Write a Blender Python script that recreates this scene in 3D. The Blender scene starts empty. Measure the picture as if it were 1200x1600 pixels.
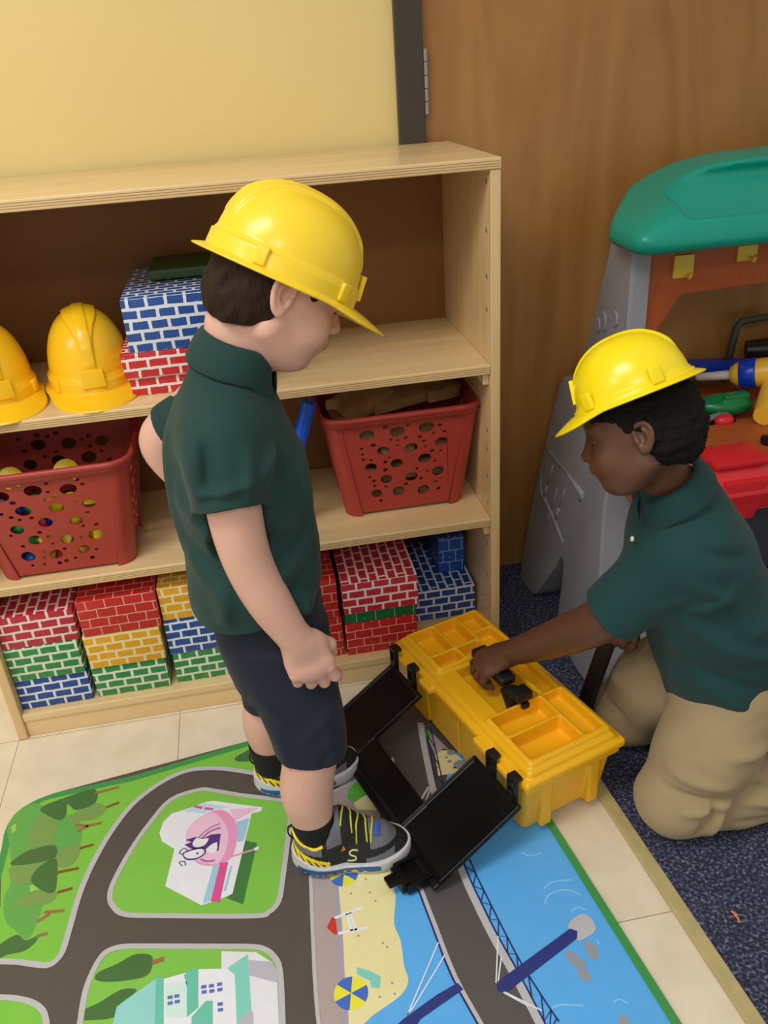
import bpy, bmesh, math, random
import numpy as np
from mathutils import Vector, Matrix
from mathutils.geometry import tessellate_polygon
import openvdb

C = bpy.context.scene.collection
scene = bpy.context.scene
PI = math.pi

# ---------------------------------------------------------------- camera
cam_d = bpy.data.cameras.new('camera')
cam = bpy.data.objects.new('camera', cam_d); C.objects.link(cam)
cam.location = (0.59706, -1.46271, 1.21678)
cam.rotation_mode = 'XYZ'
cam.rotation_euler = (1.07617, 0.06218, -0.17804)
cam_d.sensor_fit = 'VERTICAL'; cam_d.sensor_height = 24.0
cam_d.lens = 24.0 * 1315.25 / 1600.0
cam_d.clip_start = 0.02
scene.camera = cam

# ---------------------------------------------------------------- world, lamps, exposure
scene.view_settings.view_transform = 'Standard'
scene.view_settings.look = 'None'
scene.view_settings.gamma = 1.0
scene.view_settings.use_curve_mapping = False
scene.view_settings.exposure = 0.30
w = bpy.data.worlds.new('world'); scene.world = w; w.use_nodes = True
bg = w.node_tree.nodes['Background']
bg.inputs[0].default_value = (1.0, 0.955, 0.89, 1); bg.inputs[1].default_value = 0.42
def area(name, loc, size, power, rot=(0, 0, 0), col=(1.0, 0.97, 0.93)):
    d = bpy.data.lights.new(name, 'AREA'); d.shape = 'RECTANGLE'; d.size = size[0]; d.size_y = size[1]
    d.energy = power; d.color = col
    o = bpy.data.objects.new(name, d); C.objects.link(o); o.location = loc; o.rotation_euler = rot
    return o
area('ceiling_light', (-0.3, -1.2, 2.65), (1.2, 0.6), 26)
area('ceiling_light', (0.2, -3.2, 2.65), (1.2, 0.6), 22)
area('ceiling_light', (-2.2, -1.8, 2.65), (1.2, 0.6), 22)

# ---------------------------------------------------------------- materials
def lin(c):
    return tuple((v / 255 / 12.92) if v / 255 <= 0.04045 else ((v / 255 + 0.055) / 1.055) ** 2.4 for v in c)
def principled(name):
    m = bpy.data.materials.new(name); m.use_nodes = True
    return m, m.node_tree, m.node_tree.nodes['Principled BSDF']
def mat(name, col, rough=0.5, var=0.0, vscale=8.0, bump=0.0, bscale=60.0, spec=0.5, sheen=0.0, sub=0.0, metal=0.0, stretch=(1, 1, 1), coat=0.0):
    """flat procedural material: a colour with soft noise variation and optional bump"""
    m, nt, b = principled(name)
    c = lin(col)
    b.inputs['Roughness'].default_value = rough
    b.inputs['Specular IOR Level'].default_value = spec
    b.inputs['Metallic'].default_value = metal
    b.inputs['Base Color'].default_value = (*c, 1)
    if sheen: b.inputs['Sheen Weight'].default_value = sheen
    if coat: b.inputs['Coat Weight'].default_value = coat
    if sub:
        b.inputs['Subsurface Weight'].default_value = sub
        b.inputs['Subsurface Radius'].default_value = (0.012, 0.005, 0.003)
        b.inputs['Subsurface Scale'].default_value = 0.6
    if var or bump:
        tc = nt.nodes.new('ShaderNodeTexCoord'); mp = nt.nodes.new('ShaderNodeMapping')
        mp.inputs['Scale'].default_value = stretch
        nt.links.new(tc.outputs['Object'], mp.inputs[0])
    if var:
        n = nt.nodes.new('ShaderNodeTexNoise'); n.inputs['Scale'].default_value = vscale; n.inputs['Detail'].default_value = 5
        r = nt.nodes.new('ShaderNodeValToRGB')
        r.color_ramp.elements[0].position = 0.3; r.color_ramp.elements[1].position = 0.7
        r.color_ramp.elements[0].color = (*[v * (1 - var) for v in c], 1)
        r.color_ramp.elements[1].color = (*[min(1, v * (1 + var)) for v in c], 1)
        nt.links.new(mp.outputs[0], n.inputs['Vector']); nt.links.new(n.outputs[0], r.inputs[0])
        nt.links.new(r.outputs[0], b.inputs['Base Color'])
    if bump:
        n2 = nt.nodes.new('ShaderNodeTexNoise'); n2.inputs['Scale'].default_value = bscale; n2.inputs['Detail'].default_value = 3
        bp = nt.nodes.new('ShaderNodeBump'); bp.inputs['Strength'].default_value = bump; bp.inputs['Distance'].default_value = 0.002
        nt.links.new(mp.outputs[0], n2.inputs['Vector']); nt.links.new(n2.outputs[0], bp.inputs['Height'])
        nt.links.new(bp.outputs[0], b.inputs['Normal'])
    return m
def wood(name, c1, c2, rough=0.4, scale=(1.5, 30, 30), dist=1.0, bump=0.0, detail=5, coat=0.0):
    m, nt, b = principled(name)
    tc = nt.nodes.new('ShaderNodeTexCoord'); mp = nt.nodes.new('ShaderNodeMapping'); mp.inputs['Scale'].default_value = scale
    n = nt.nodes.new('ShaderNodeTexNoise'); n.inputs['Scale'].default_value = 1.0; n.inputs['Detail'].default_value = detail; n.inputs['Distortion'].default_value = dist
    r = nt.nodes.new('ShaderNodeValToRGB'); r.color_ramp.elements[0].position = 0.3; r.color_ramp.elements[1].position = 0.72
    r.color_ramp.elements[0].color = (*lin(c1), 1); r.color_ramp.elements[1].color = (*lin(c2), 1)
    nt.links.new(tc.outputs['Object'], mp.inputs[0]); nt.links.new(mp.outputs[0], n.inputs['Vector'])
    nt.links.new(n.outputs[0], r.inputs[0]); nt.links.new(r.outputs[0], b.inputs['Base Color'])
    b.inputs['Roughness'].default_value = rough
    if coat: b.inputs['Coat Weight'].default_value = coat; b.inputs['Coat Roughness'].default_value = 0.15
    return m

# ---------------------------------------------------------------- objects
def tag(o, label=None, cat=None, group=None, kind=None):
    if label: o['label'] = label
    if cat: o['category'] = cat
    if group: o['group'] = group
    if kind: o['kind'] = kind
    return o
def empty(name, loc=(0, 0, 0), rz=0.0, label=None, cat=None, group=None):
    o = bpy.data.objects.new(name, None); C.objects.link(o); o.empty_display_size = 0.05
    o.location = loc; o.rotation_euler = (0, 0, rz)
    return tag(o, label, cat, group)
def link(name, me, mats, parent=None, smooth=False, loc=None):
    if mats is not None:
        for m in (mats if isinstance(mats, (list, tuple)) else [mats]): me.materials.append(m)
    if smooth: me.polygons.foreach_set('use_smooth', [True] * len(me.polygons))
    o = bpy.data.objects.new(name, me); C.objects.link(o)
    if parent: o.parent = parent
    if loc is not None: o.location = loc
    return o
def from_bm(name, bm, mats, parent=None, smooth=False, loc=None, angle=None):
    me = bpy.data.meshes.new(name); bmesh.ops.recalc_face_normals(bm, faces=bm.faces[:]); bm.to_mesh(me); bm.free()
    if angle is not None:
        me.polygons.foreach_set('use_smooth', [True] * len(me.polygons)); me.set_sharp_from_angle(angle=math.radians(angle))
    return link(name, me, mats, parent, smooth, loc)
def from_data(name, vs, fs, mats, parent=None, smooth=False, loc=None, mi=None):
    me = bpy.data.meshes.new(name); me.from_pydata([tuple(v) for v in vs], [], [tuple(f) for f in fs]); me.update()
    o = link(name, me, mats, parent, smooth, loc)
    if mi is not None: me.polygons.foreach_set('material_index', mi)
    return o
def dup(root, loc=None, rot=None, label=None, group=None, scale=None, parent=None):
    r = root.copy(); C.objects.link(r)
    if parent is not None: r.parent = parent
    if loc is not None: r.location = loc
    if rot is not None: r.rotation_euler = rot
    if scale is not None: r.scale = (scale,) * 3
    if label: r['label'] = label
    if group: r['group'] = group
    for ch in list(root.children):
        c = ch.copy(); C.objects.link(c); c.parent = r
        for g in list(ch.children):
            d = g.copy(); C.objects.link(d); d.parent = c
    return r
def add_box(bm, lo, hi, bevel=0.0, seg=2, mi=0, M=None):
    b2 = bmesh.new(); bmesh.ops.create_cube(b2, size=1.0)
    for v in b2.verts:
        v.co = Vector([lo[i] + (v.co[i] + 0.5) * (hi[i] - lo[i]) for i in range(3)])
    if bevel: bmesh.ops.bevel(b2, geom=b2.edges[:], offset=bevel, segments=seg, affect='EDGES', profile=0.6)
    if M is not None: bmesh.ops.transform(b2, matrix=M, verts=b2.verts[:])
    for f in b2.faces: f.material_index = mi
    tmp = bpy.data.meshes.new('tmp'); b2.to_mesh(tmp); b2.free(); bm.from_mesh(tmp); bpy.data.meshes.remove(tmp)
def add_prism(bm, pts, lo, hi, axis=0, bevel=0.0, mi=0, seg=2, M=None):
    """polygon pts (a,b) extruded along axis from lo to hi"""
    b2 = bmesh.new()
    def P(a, b, t): return {0: (t, a, b), 1: (a, t, b), 2: (a, b, t)}[axis]
    v0 = [b2.verts.new(P(a, b, lo)) for a, b in pts]; v1 = [b2.verts.new(P(a, b, hi)) for a, b in pts]
    n = len(pts)
    b2.faces.new(v0); b2.faces.new(v1[::-1])
    for i in range(n): b2.faces.new((v0[i], v1[i], v1[(i + 1) % n], v0[(i + 1) % n]))
    bmesh.ops.recalc_face_normals(b2, faces=b2.faces[:])
    if bevel: bmesh.ops.bevel(b2, geom=b2.edges[:], offset=bevel, segments=seg, affect='EDGES', profile=0.6, clamp_overlap=True)
    if M is not None: bmesh.ops.transform(b2, matrix=M, verts=b2.verts[:])
    for f in b2.faces: f.material_index = mi
    tmp = bpy.data.meshes.new('tmp'); b2.to_mesh(tmp); b2.free(); bm.from_mesh(tmp); bpy.data.meshes.remove(tmp)
def tube_data(pts, rad, n=10, closed=False, flat=1.0):
    P = [Vector(p) for p in pts]; N = len(P); R = rad if isinstance(rad, (list, tuple)) else [rad] * N
    vs = []; fs = []; up = Vector((0.13, 0.21, 1)).normalized(); pn = None
    for i in range(N):
        a = P[i - 1] if (i > 0 or closed) else P[i]; b = P[(i + 1) % N] if (i < N - 1 or closed) else P[i]
        t = (b - a).normalized()
        x = t.cross(up) if pn is None else pn - t * pn.dot(t)
        if x.length < 1e-4: x = t.cross(Vector((1, 0, 0)))
        x.normalize(); pn = x; y = t.cross(x)
        for k in range(n):
            q = 2 * PI * k / n; vs.append(P[i] + x * math.cos(q) * R[i] + y * math.sin(q) * R[i] * flat)
    for i in range(N if closed else N - 1):
        j = (i + 1) % N
        for k in range(n): fs.append((i * n + k, i * n + (k + 1) % n, j * n + (k + 1) % n, j * n + k))
    if not closed:
        fs.append(tuple(range(n))[::-1]); fs.append(tuple((N - 1) * n + k for k in range(n)))
    return vs, fs
def add_tube(bm, pts, rad, n=10, closed=False, mi=0, flat=1.0):
    vs, fs = tube_data(pts, rad, n, closed, flat)
    V = [bm.verts.new(v) for v in vs]
    for f in fs:
        try: bm.faces.new([V[i] for i in f]).material_index = mi
        except ValueError: pass
def add_lathe(bm, prof, n=32, M=None, mi=0, cap=True):
    """profile [(r,z)...] turned about z"""
    M = M or Matrix(); rows = []
    for r, z in prof: rows.append([bm.verts.new(M @ Vector((r * math.cos(2 * PI * k / n), r * math.sin(2 * PI * k / n), z))) for k in range(n)])
    for a, b in zip(rows, rows[1:]):
        for k in range(n): bm.faces.new((a[k], a[(k + 1) % n], b[(k + 1) % n], b[k])).material_index = mi
    if cap:
        bm.faces.new(rows[0][::-1]).material_index = mi; bm.faces.new(rows[-1]).material_index = mi
def spline(P, n=8, closed=False):
    P = [np.array(p, float) for p in P]; out = []; N = len(P)
    for i in range(N if closed else N - 1):
        if closed: a, b, c, d = P[i - 1], P[i], P[(i + 1) % N], P[(i + 2) % N]
        else: a, b, c, d = P[max(i - 1, 0)], P[i], P[i + 1], P[min(i + 2, N - 1)]
        for k in range(n):
            t = k / n; out.append(.5 * (2 * b + (c - a) * t + (2 * a - 5 * b + 4 * c - d) * t * t + (3 * b - a - 3 * c + d) * t ** 3))
    if not closed: out.append(P[-1])
    return [tuple(p) for p in out]

# ---------------------------------------------------------------- distance-field sculpting
class Vol:
    """a solid sculpted as a distance field: primitives are blended in, cut out, and meshed as one surface"""
    def __init__(s, lo, hi, h):
        s.lo = np.array(lo, float); s.h = h
        s.n = np.ceil((np.array(hi, float) - s.lo) / h).astype(int) + 1
        s.a = np.full(s.n, 0.05, np.float32)
        s.ax = [(s.lo[i] + h * np.arange(s.n[i])).astype(np.float32) for i in range(3)]
    def reg(s, lo, hi, m):
        i0 = np.clip(np.floor((np.array(lo) - m - s.lo) / s.h).astype(int), 0, s.n)
        i1 = np.clip(np.ceil((np.array(hi) + m - s.lo) / s.h).astype(int) + 1, 0, s.n)
        sl = tuple(slice(int(a), int(b)) for a, b in zip(i0, i1))
        X = s.ax[0][sl[0]][:, None, None]; Y = s.ax[1][sl[1]][None, :, None]; Z = s.ax[2][sl[2]][None, None, :]
        return sl, X, Y, Z
    def comb(s, sl, d, k, op):
        A = s.a[sl]
        if A.size == 0: return
        if op == 'add':
            if k > 0:
                hh = np.maximum(k - np.abs(A - d), 0) / k; s.a[sl] = np.minimum(A, d) - hh * hh * k * .25
            else: s.a[sl] = np.minimum(A, d)
        elif op == 'cut':
            d = -d
            if k > 0:
                hh = np.maximum(k - np.abs(A - d), 0) / k; s.a[sl] = np.maximum(A, d) + hh * hh * k * .25
            else: s.a[sl] = np.maximum(A, d)
    def cone(s, a, b, ra, rb, k=0.01, op='add', flat=False):
        a = np.array(a, float); b = np.array(b, float); r = max(ra, rb)
        sl, X, Y, Z = s.reg(np.minimum(a, b) - r, np.maximum(a, b) + r, k + 4 * s.h)
        u = b - a; L = max(u @ u, 1e-12)
        tt = ((X - a[0]) * u[0] + (Y - a[1]) * u[1] + (Z - a[2]) * u[2]) / L
        t = np.clip(tt, 0, 1)
        d = np.sqrt((X - a[0] - t * u[0]) ** 2 + (Y - a[1] - t * u[1]) ** 2 + (Z - a[2] - t * u[2]) ** 2) - (ra + (rb - ra) * t)
        if flat: d = np.maximum(d, (tt - 1) * math.sqrt(L))
        s.comb(sl, d, k, op)
    def chain(s, pts, rad, k=0.008, op='add'):
        for i in range(len(pts) - 1): s.cone(pts[i], pts[i + 1], rad[i], rad[i + 1], k, op)
    def limb(s, pts, rad, k=.012, n=5):
        Q = spline([tuple(p) + (r,) for p, r in zip(pts, rad)], n)
        for a, b in zip(Q, Q[1:]): s.cone(a[:3], b[:3], a[3], b[3], k)
    def ell(s, c, r, R=None, k=0.01, op='add'):
        c = np.array(c, float); m = max(r)
        sl, X, Y, Z = s.reg(c - m, c + m, k + 4 * s.h)
        x, y, z = X - c[0], Y - c[1], Z - c[2]
        if R is not None:
            R = np.array(R)
            x, y, z = (x * R[0, 0] + y * R[1, 0] + z * R[2, 0], x * R[0, 1] + y * R[1, 1] + z * R[2, 1], x * R[0, 2] + y * R[1, 2] + z * R[2, 2])
        k0 = np.sqrt((x / r[0]) ** 2 + (y / r[1]) ** 2 + (z / r[2]) ** 2)
        k1 = np.sqrt((x / r[0] ** 2) ** 2 + (y / r[1] ** 2) ** 2 + (z / r[2] ** 2) ** 2) + 1e-9
        s.comb(sl, k0 * (k0 - 1) / k1, k, op)
    def box(s, lo, hi, r=0.002, k=0.0, op='add', R=None, c=None):
        """rounded box; R rotates about its centre"""
        lo = np.array(lo, float); hi = np.array(hi, float); cc = (lo + hi) / 2; hf = (hi - lo) / 2
        m = np.linalg.norm(hf) if R is not None else 0
        sl, X, Y, Z = s.reg(cc - m if m else lo, cc + m if m else hi, k + 4 * s.h)
        x, y, z = X - cc[0], Y - cc[1], Z - cc[2]
        if R is not None:
            R = np.array(R)
            x, y, z = (x * R[0, 0] + y * R[1, 0] + z * R[2, 0], x * R[0, 1] + y * R[1, 1] + z * R[2, 1], x * R[0, 2] + y * R[1, 2] + z * R[2, 2])
        qx = np.abs(x) - hf[0] + r; qy = np.abs(y) - hf[1] + r; qz = np.abs(z) - hf[2] + r
        d = np.sqrt(np.maximum(qx, 0) ** 2 + np.maximum(qy, 0) ** 2 + np.maximum(qz, 0) ** 2) + np.minimum(np.maximum(qx, np.maximum(qy, qz)), 0) - r
        s.comb(sl, d, k, op)
    def loft(s, rows, k=0.01, op='add', p=2.0):
        """vertical loft: rows (z, cx, cy, rx, ry) from low z to high z"""
        rows = np.array(rows, float); z0, z1 = rows[0, 0], rows[-1, 0]
        m = rows[:, 3:].max()
        sl, X, Y, Z = s.reg((rows[:, 1].min() - m, rows[:, 2].min() - m, z0), (rows[:, 1].max() + m, rows[:, 2].max() + m, z1), k + 4 * s.h)
        zz = Z[0, 0, :]
        f = [np.interp(zz, rows[:, 0], rows[:, i])[None, None, :] for i in range(1, 5)]
        for i in range(4):   # soften the interpolation
            g = f[i][0, 0]
            ker = max(3, int(0.03 / s.h) | 1); pad = np.pad(g, ker // 2, mode='edge'); f[i] = np.convolve(pad, np.ones(ker) / ker, 'valid')[None, None, :]
        q = (np.abs((X - f[0]) / f[2]) ** p + np.abs((Y - f[1]) / f[3]) ** p) ** (1 / p)
        d = (q - 1) * np.minimum(f[2], f[3])
        d = np.maximum(d, np.maximum(z0 - Z, Z - z1))
        s.comb(sl, d, k, op)
    def half(s, p, n, k=0.0, lo=None, hi=None, r=None):
        """cut away the side of the plane the normal points to (optionally only near a ball)"""
        n = np.array(n, float); n /= np.linalg.norm(n); p = np.array(p, float)
        if r is None: sl, X, Y, Z = s.reg(s.lo, s.lo + s.n * s.h, 0)
        else: sl, X, Y, Z = s.reg(p - r, p + r, 0)
        d = -((X - p[0]) * n[0] + (Y - p[1]) * n[1] + (Z - p[2]) * n[2])
        if r is not None:
            d = np.maximum(d, np.sqrt((X - p[0]) ** 2 + (Y - p[1]) ** 2 + (Z - p[2]) ** 2) - r)
        s.comb(sl, d, k, 'cut')
    def noise(s, amp, freq, seed=0, octs=2):
        rng = np.random.RandomState(seed); band = np.abs(s.a) < max(.02, amp * 4)
        idx = np.nonzero(band)
        X = s.ax[0][idx[0]]; Y = s.ax[1][idx[1]]; Z = s.ax[2][idx[2]]; d = np.zeros_like(X)
        for o in range(octs):
            for _ in range(5):
                v = rng.randn(3); v = v / np.linalg.norm(v) * freq * (2 ** o) * rng.uniform(.7, 1.3); d += np.sin(X * v[0] + Y * v[1] + Z * v[2] + rng.uniform(0, 6.28)) / (5 * 2 ** o) * 1.6
        s.a[idx] += d * amp
    def fold(s, a, b, amp, wd):
        """a cloth fold: raise (or, with amp < 0, sink) the surface along the segment a-b"""
        a = np.array(a, float); b = np.array(b, float); m = 2.6 * wd + .03
        sl, X, Y, Z = s.reg(np.minimum(a, b), np.maximum(a, b), m)
        if s.a[sl].size == 0: return
        u = b - a; L = max(u @ u, 1e-12)
        t = np.clip(((X - a[0]) * u[0] + (Y - a[1]) * u[1] + (Z - a[2]) * u[2]) / L, 0, 1)
        d2 = (X - a[0] - t * u[0]) ** 2 + (np.maximum(np.abs(Y - a[1] - t * u[1]) - .030, 0)) ** 2 + (Z - a[2] - t * u[2]) ** 2
        s.a[sl] -= (amp * np.clip(np.sin(PI * t), 0, 1) ** .8 * np.exp(-d2 / wd ** 2)).astype(np.float32)
    def lumps(s, pts, r, h):
        """small raised curls at the given points"""
        for p in pts: s.ell(p, (r, r, r * h), None, 0.002)
    def arrays(s, off=0.0):
        g = openvdb.FloatGrid(); g.background = 0.05
        g.copyFromArray(np.ascontiguousarray(np.clip(s.a, -.05, .05)).astype(np.float32) - off, tolerance=0.0)
        pts, quads = g.convertToQuads(isovalue=0.0)
        return pts * s.h + s.lo, quads
    def mesh(s, name, mats, parent=None, classify=None, loc=None, keep=True):
        pts, quads = s.arrays()
        quads = quads[:, ::-1]
        me = bpy.data.meshes.new(name)
        me.vertices.add(len(pts)); me.vertices.foreach_set('co', pts.astype(np.float32).ravel())
        me.loops.add(len(quads) * 4); me.loops.foreach_set('vertex_index', quads.astype(np.int32).ravel())
        me.polygons.add(len(quads)); me.polygons.foreach_set('loop_start', np.arange(0, len(quads) * 4, 4, dtype=np.int32))
        me.polygons.foreach_set('loop_total', np.full(len(quads), 4, np.int32))
        me.update(calc_edges=True); me.validate()
        o = link(name, me, mats, parent, True, loc)
        bm = bmesh.new(); bm.from_mesh(me)     # keep only pieces of real size, point normals outward
        bmesh.ops.recalc_face_normals(bm, faces=bm.faces[:]); bm.to_mesh(me); bm.free()
        me.polygons.foreach_set('use_smooth', [True] * len(me.polygons))
        if classify is not None:
            n = len(me.polygons); c = np.empty(n * 3, np.float32); me.polygons.foreach_get('center', c)
            me.polygons.foreach_set('material_index', classify(c.reshape(-1, 3)).astype(np.int32))
        return o
def rotm(x=0, y=0, z=0):
    return np.array(Matrix.Rotation(math.radians(z), 3, 'Z') @ Matrix.Rotation(math.radians(y), 3, 'Y') @ Matrix.Rotation(math.radians(x), 3, 'X'))
# ================================================================ the room
YW = 0.378
M_wall = mat('yellow paint', (228, 206, 138), 0.55, 0.02, 3, 0.15, 220)
M_door = wood('door veneer', (150, 102, 48), (184, 134, 72), 0.38, (5, 3, 1.1), 2.2, detail=7)
M_frame = mat('dark brown paint', (62, 54, 44), 0.4, 0.05, 5)
M_steel = mat('worn steel', (170, 168, 160), 0.35, 0.1, 40, metal=0.7)

def floor_material():
    m, nt, b = principled('beige floor tile')
    tc = nt.nodes.new('ShaderNodeTexCoord'); mp = nt.nodes.new('ShaderNodeMapping'); mp.inputs['Location'].default_value = (0.0, 0.0, 0)
    br = nt.nodes.new('ShaderNodeTexBrick'); br.offset = 0.0; br.squash = 1.0
    br.inputs['Scale'].default_value = 1.0; br.inputs['Mortar Size'].default_value = 0.0009; br.inputs['Mortar Smooth'].default_value = 0.4
    br.inputs['Brick Width'].default_value = 0.335; br.inputs['Row Height'].default_value = 0.335
    br.inputs['Color1'].default_value = (*lin((230, 218, 194)), 1); br.inputs['Color2'].default_value = (*lin((234, 223, 200)), 1)
    br.inputs['Mortar'].default_value = (*lin((150, 128, 98)), 1)
    n = nt.nodes.new('ShaderNodeTexNoise'); n.inputs['Scale'].default_value = 14; n.inputs['Detail'].default_value = 8
    r = nt.nodes.new('ShaderNodeValToRGB'); r.color_ramp.elements[0].position = .35; r.color_ramp.elements[1].position = .6
    r.color_ramp.elements[0].color = (.86, .83, .78, 1); r.color_ramp.elements[1].color = (1, 1, 1, 1)
    mx = nt.nodes.new('ShaderNodeMix'); mx.data_type = 'RGBA'; mx.blend_type = 'MULTIPLY'; mx.inputs[0].default_value = 0.6
    nt.links.new(tc.outputs['Object'], mp.inputs[0]); nt.links.new(mp.outputs[0], br.inputs['Vector']); nt.links.new(mp.outputs[0], n.inputs['Vector'])
    nt.links.new(n.outputs[0], r.inputs[0]); nt.links.new(br.outputs['Color'], mx.inputs[6]); nt.links.new(r.outputs[0], mx.inputs[7])
    nt.links.new(mx.outputs[2], b.inputs['Base Color']); b.inputs['Roughness'].default_value = 0.32
    return m
def carpet_material():
    m, nt, b = principled('navy flecked carpet')
    tc = nt.nodes.new('ShaderNodeTexCoord')
    n = nt.nodes.new('ShaderNodeTexNoise'); n.inputs['Scale'].default_value = 190; n.inputs['Detail'].default_value = 2
    r = nt.nodes.new('ShaderNodeValToRGB'); cr = r.color_ramp
    cr.elements[0].position = .36; cr.elements[0].color = (*lin((28, 32, 50)), 1)
    cr.elements[1].position = .72; cr.elements[1].color = (*lin((128, 128, 150)), 1)
    e = cr.elements.new(.54); e.color = (*lin((54, 60, 86)), 1)
    bp = nt.nodes.new('ShaderNodeBump'); bp.inputs['Strength'].default_value = .8; bp.inputs['Distance'].default_value = .004
    nt.links.new(tc.outputs['Object'], n.inputs['Vector']); nt.links.new(n.outputs[0], r.inputs[0]); nt.links.new(r.outputs[0], b.inputs['Base Color'])
    nt.links.new(n.outputs[0], bp.inputs['Height']); nt.links.new(bp.outputs[0], b.inputs['Normal']); b.inputs['Roughness'].default_value = .95
    return m
bm = bmesh.new(); add_box(bm, (-3.5, -4, -0.05), (3.5, YW, 0)); tag(from_bm('floor', bm, floor_material()), kind='structure')
bm = bmesh.new(); add_box(bm, (-3.5, YW, -0.05), (0.905 + 0.05, YW + 0.12, 3.0)); tag(from_bm('wall_back', bm, M_wall), kind='structure')
bm = bmesh.new(); add_box(bm, (2.06, YW, -0.05), (3.5, YW + 0.12, 3.0)); add_box(bm, (0.955, YW, 2.16), (2.06, YW + 0.12, 3.0)); tag(from_bm('wall_back', bm, M_wall), kind='structure')
# carpet right of the slanted seam, and the cream strip along the seam
S0 = Vector((1.0560, YW)); S1 = Vector((1.1653, -0.859)); sd = (S1 - S0).normalized(); SE = S0 + sd * 4.2
bm = bmesh.new(); add_prism(bm, [(S0.x, S0.y), (3.5, YW), (3.5, SE.y), (SE.x, SE.y)], 0.0, 0.006, axis=2)
tag(from_bm('floor', bm, carpet_material()), kind='structure')
nrm = Vector((sd.y, -sd.x)); nrm = nrm if nrm.x < 0 else -nrm
a0 = S0 - nrm * 0.003; a1 = S0 + nrm * 0.022; b0 = SE - nrm * 0.003; b1 = SE + nrm * 0.022
M_strip = mat('cream edge strip', (186, 170, 118), .5, .12, 30)
bm = bmesh.new(); add_prism(bm, [(a0.x, a0.y - .001), (a1.x, a1.y - .001), (b1.x, b1.y), (b0.x, b0.y)], 0.0, 0.008, axis=2, bevel=0.003)
tag(from_bm('trim_1', bm, M_strip), kind='structure')
# door frame and door
bm = bmesh.new()
add_box(bm, (0.949, YW - 0.016, 0), (1.003, YW + 0.05, 2.16), 0.002); add_box(bm, (0.949, YW - 0.016, 2.1), (2.1, YW + 0.05, 2.16), 0.002)
add_box(bm, (2.04, YW - 0.016, 0), (2.1, YW + 0.05, 2.16), 0.002)
tag(from_bm('trim_2', bm, M_frame), kind='structure')
bm = bmesh.new(); add_box(bm, (1.006, YW + 0.002, 0.0), (2.035, YW + 0.045, 2.095), 0.002)
door = tag(from_bm('door_1', bm, M_door), kind='structure')
for zc in (1.17, 0.25, 1.95):
    bm = bmesh.new()
    for k in range(5):
        add_lathe(bm, [(.001, zc - .058 + k * .0235), (.0062, zc - .058 + k * .0235), (.0062, zc - .036 + k * .0235), (.001, zc - .036 + k * .0235)], 16, Matrix.Translation((1.008, YW - .006, 0)))
    o = from_bm('hinge', bm, M_steel, angle=40); o.parent = door
    o['label'] = 'grey steel knuckle hinge'
# scuffs on the door (pale scratches)
M_scuff = mat('pale scuff', (168, 128, 84), .6)
bm = bmesh.new()
for (x, z, l) in ((1.085, .748, .034), (1.083, .741, .03), (1.10, .44, .05), (1.075, .247, .03)):
    add_box(bm, (x, YW + .0012, z), (x + l, YW + .0022, z + .0022))
o = from_bm('scuff_mark', bm, M_scuff); o.parent = door
bm = bmesh.new()
for k in range(3): add_tube(bm, [(1.2145 + .002 * k, -.716 + .006 * k, .008), (1.216 - .002 * k, -.708 + .006 * k, .0095)], .0018, 6)
tag(from_bm('crumb', bm, mat('orange crumb', (214, 130, 96), .7)), 'tiny orange crumb lying on the navy carpet', 'crumb')
# ================================================================ wooden bookcase
M_birch = wood('birch plywood', (220, 188, 134), (234, 206, 156), .33, (2.2, 22, 22), .8, coat=.2)
M_edge = wood('plywood edge', (186, 150, 96), (214, 180, 124), .5, (3, 60, 160), .3)
M_backp = wood('brown hardboard', (122, 78, 28), (134, 88, 34), .55, (3, 3, 3), .5)
SW, SD, SH, T = 1.05, .36, 1.06, .019
shelf = empty('bookcase', (0, 0, 0), 0, 'birch plywood bookcase with four shelves against the yellow wall', 'bookcase')
def panel(name, lo, hi, m=None, par=None, bev=.0025):
    bm = bmesh.new(); add_box(bm, lo, hi, bev, 3); return from_bm(name, bm, m or M_birch, par or shelf, angle=50)
M_birch_z = wood('birch plywood upright', (212, 178, 124), (228, 198, 146), .35, (22, 22, 2.2), .8, coat=.2)
panel('side_panel', (0, 0, 0), (T, SD, SH - T), M_birch_z); panel('side_panel', (SW - T, 0, 0), (SW, SD, SH - T), M_birch_z)
panel('top_board', (0, -.002, SH - T), (SW, SD, SH))
panel('shelf_board', (T, .001, .70 - T), (SW - T, SD - .008, .70)); panel('shelf_board', (T, .001, .371 - T), (SW - T, SD - .008, .371))
panel('bottom_board', (T, .004, .042), (SW - T, SD - .008, .060)); panel('toe_rail', (T, .008, 0), (SW - T, .026, .042))
panel('back_panel', (T, SD - .008, .0), (SW - T, SD, SH - T), M_backp, bev=0)
for x0 in (T, SW - T - .012):
    for z in (.70, .371): panel('shelf_cleat', (x0, .012, z - T - .024), (x0 + .012, SD - .02, z - T))
def plyline(z, y, x0, x1):
    bm = bmesh.new()
    for dz in (-.004, 0, .004): add_box(bm, (x0, y - .0004, z + dz - .0005), (x1, y + .001, z + dz + .0005))
    o = from_bm('ply_edge', bm, mat('dark ply line', (168, 130, 80), .6), shelf); return o
for z, y, a, b in ((SH - T / 2, -.002, .003, SW - .003), (.70 - T / 2, .001, T, SW - T), (.371 - T / 2, .001, T, SW - T)): plyline(z, y, a, b)
for z in (1.02, .94, .86, .80, .56, .52, .46, .40, .30, .22):
    bm = bmesh.new(); add_lathe(bm, [(.0005, 0), (.0042, 0), (.0042, .0015), (.0005, .0022)], 14, Matrix.Translation((SW - T, .022, z)) @ Matrix.Rotation(-PI / 2, 4, 'Y'))
    from_bm('screw', bm, M_steel, shelf, angle=40)

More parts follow.
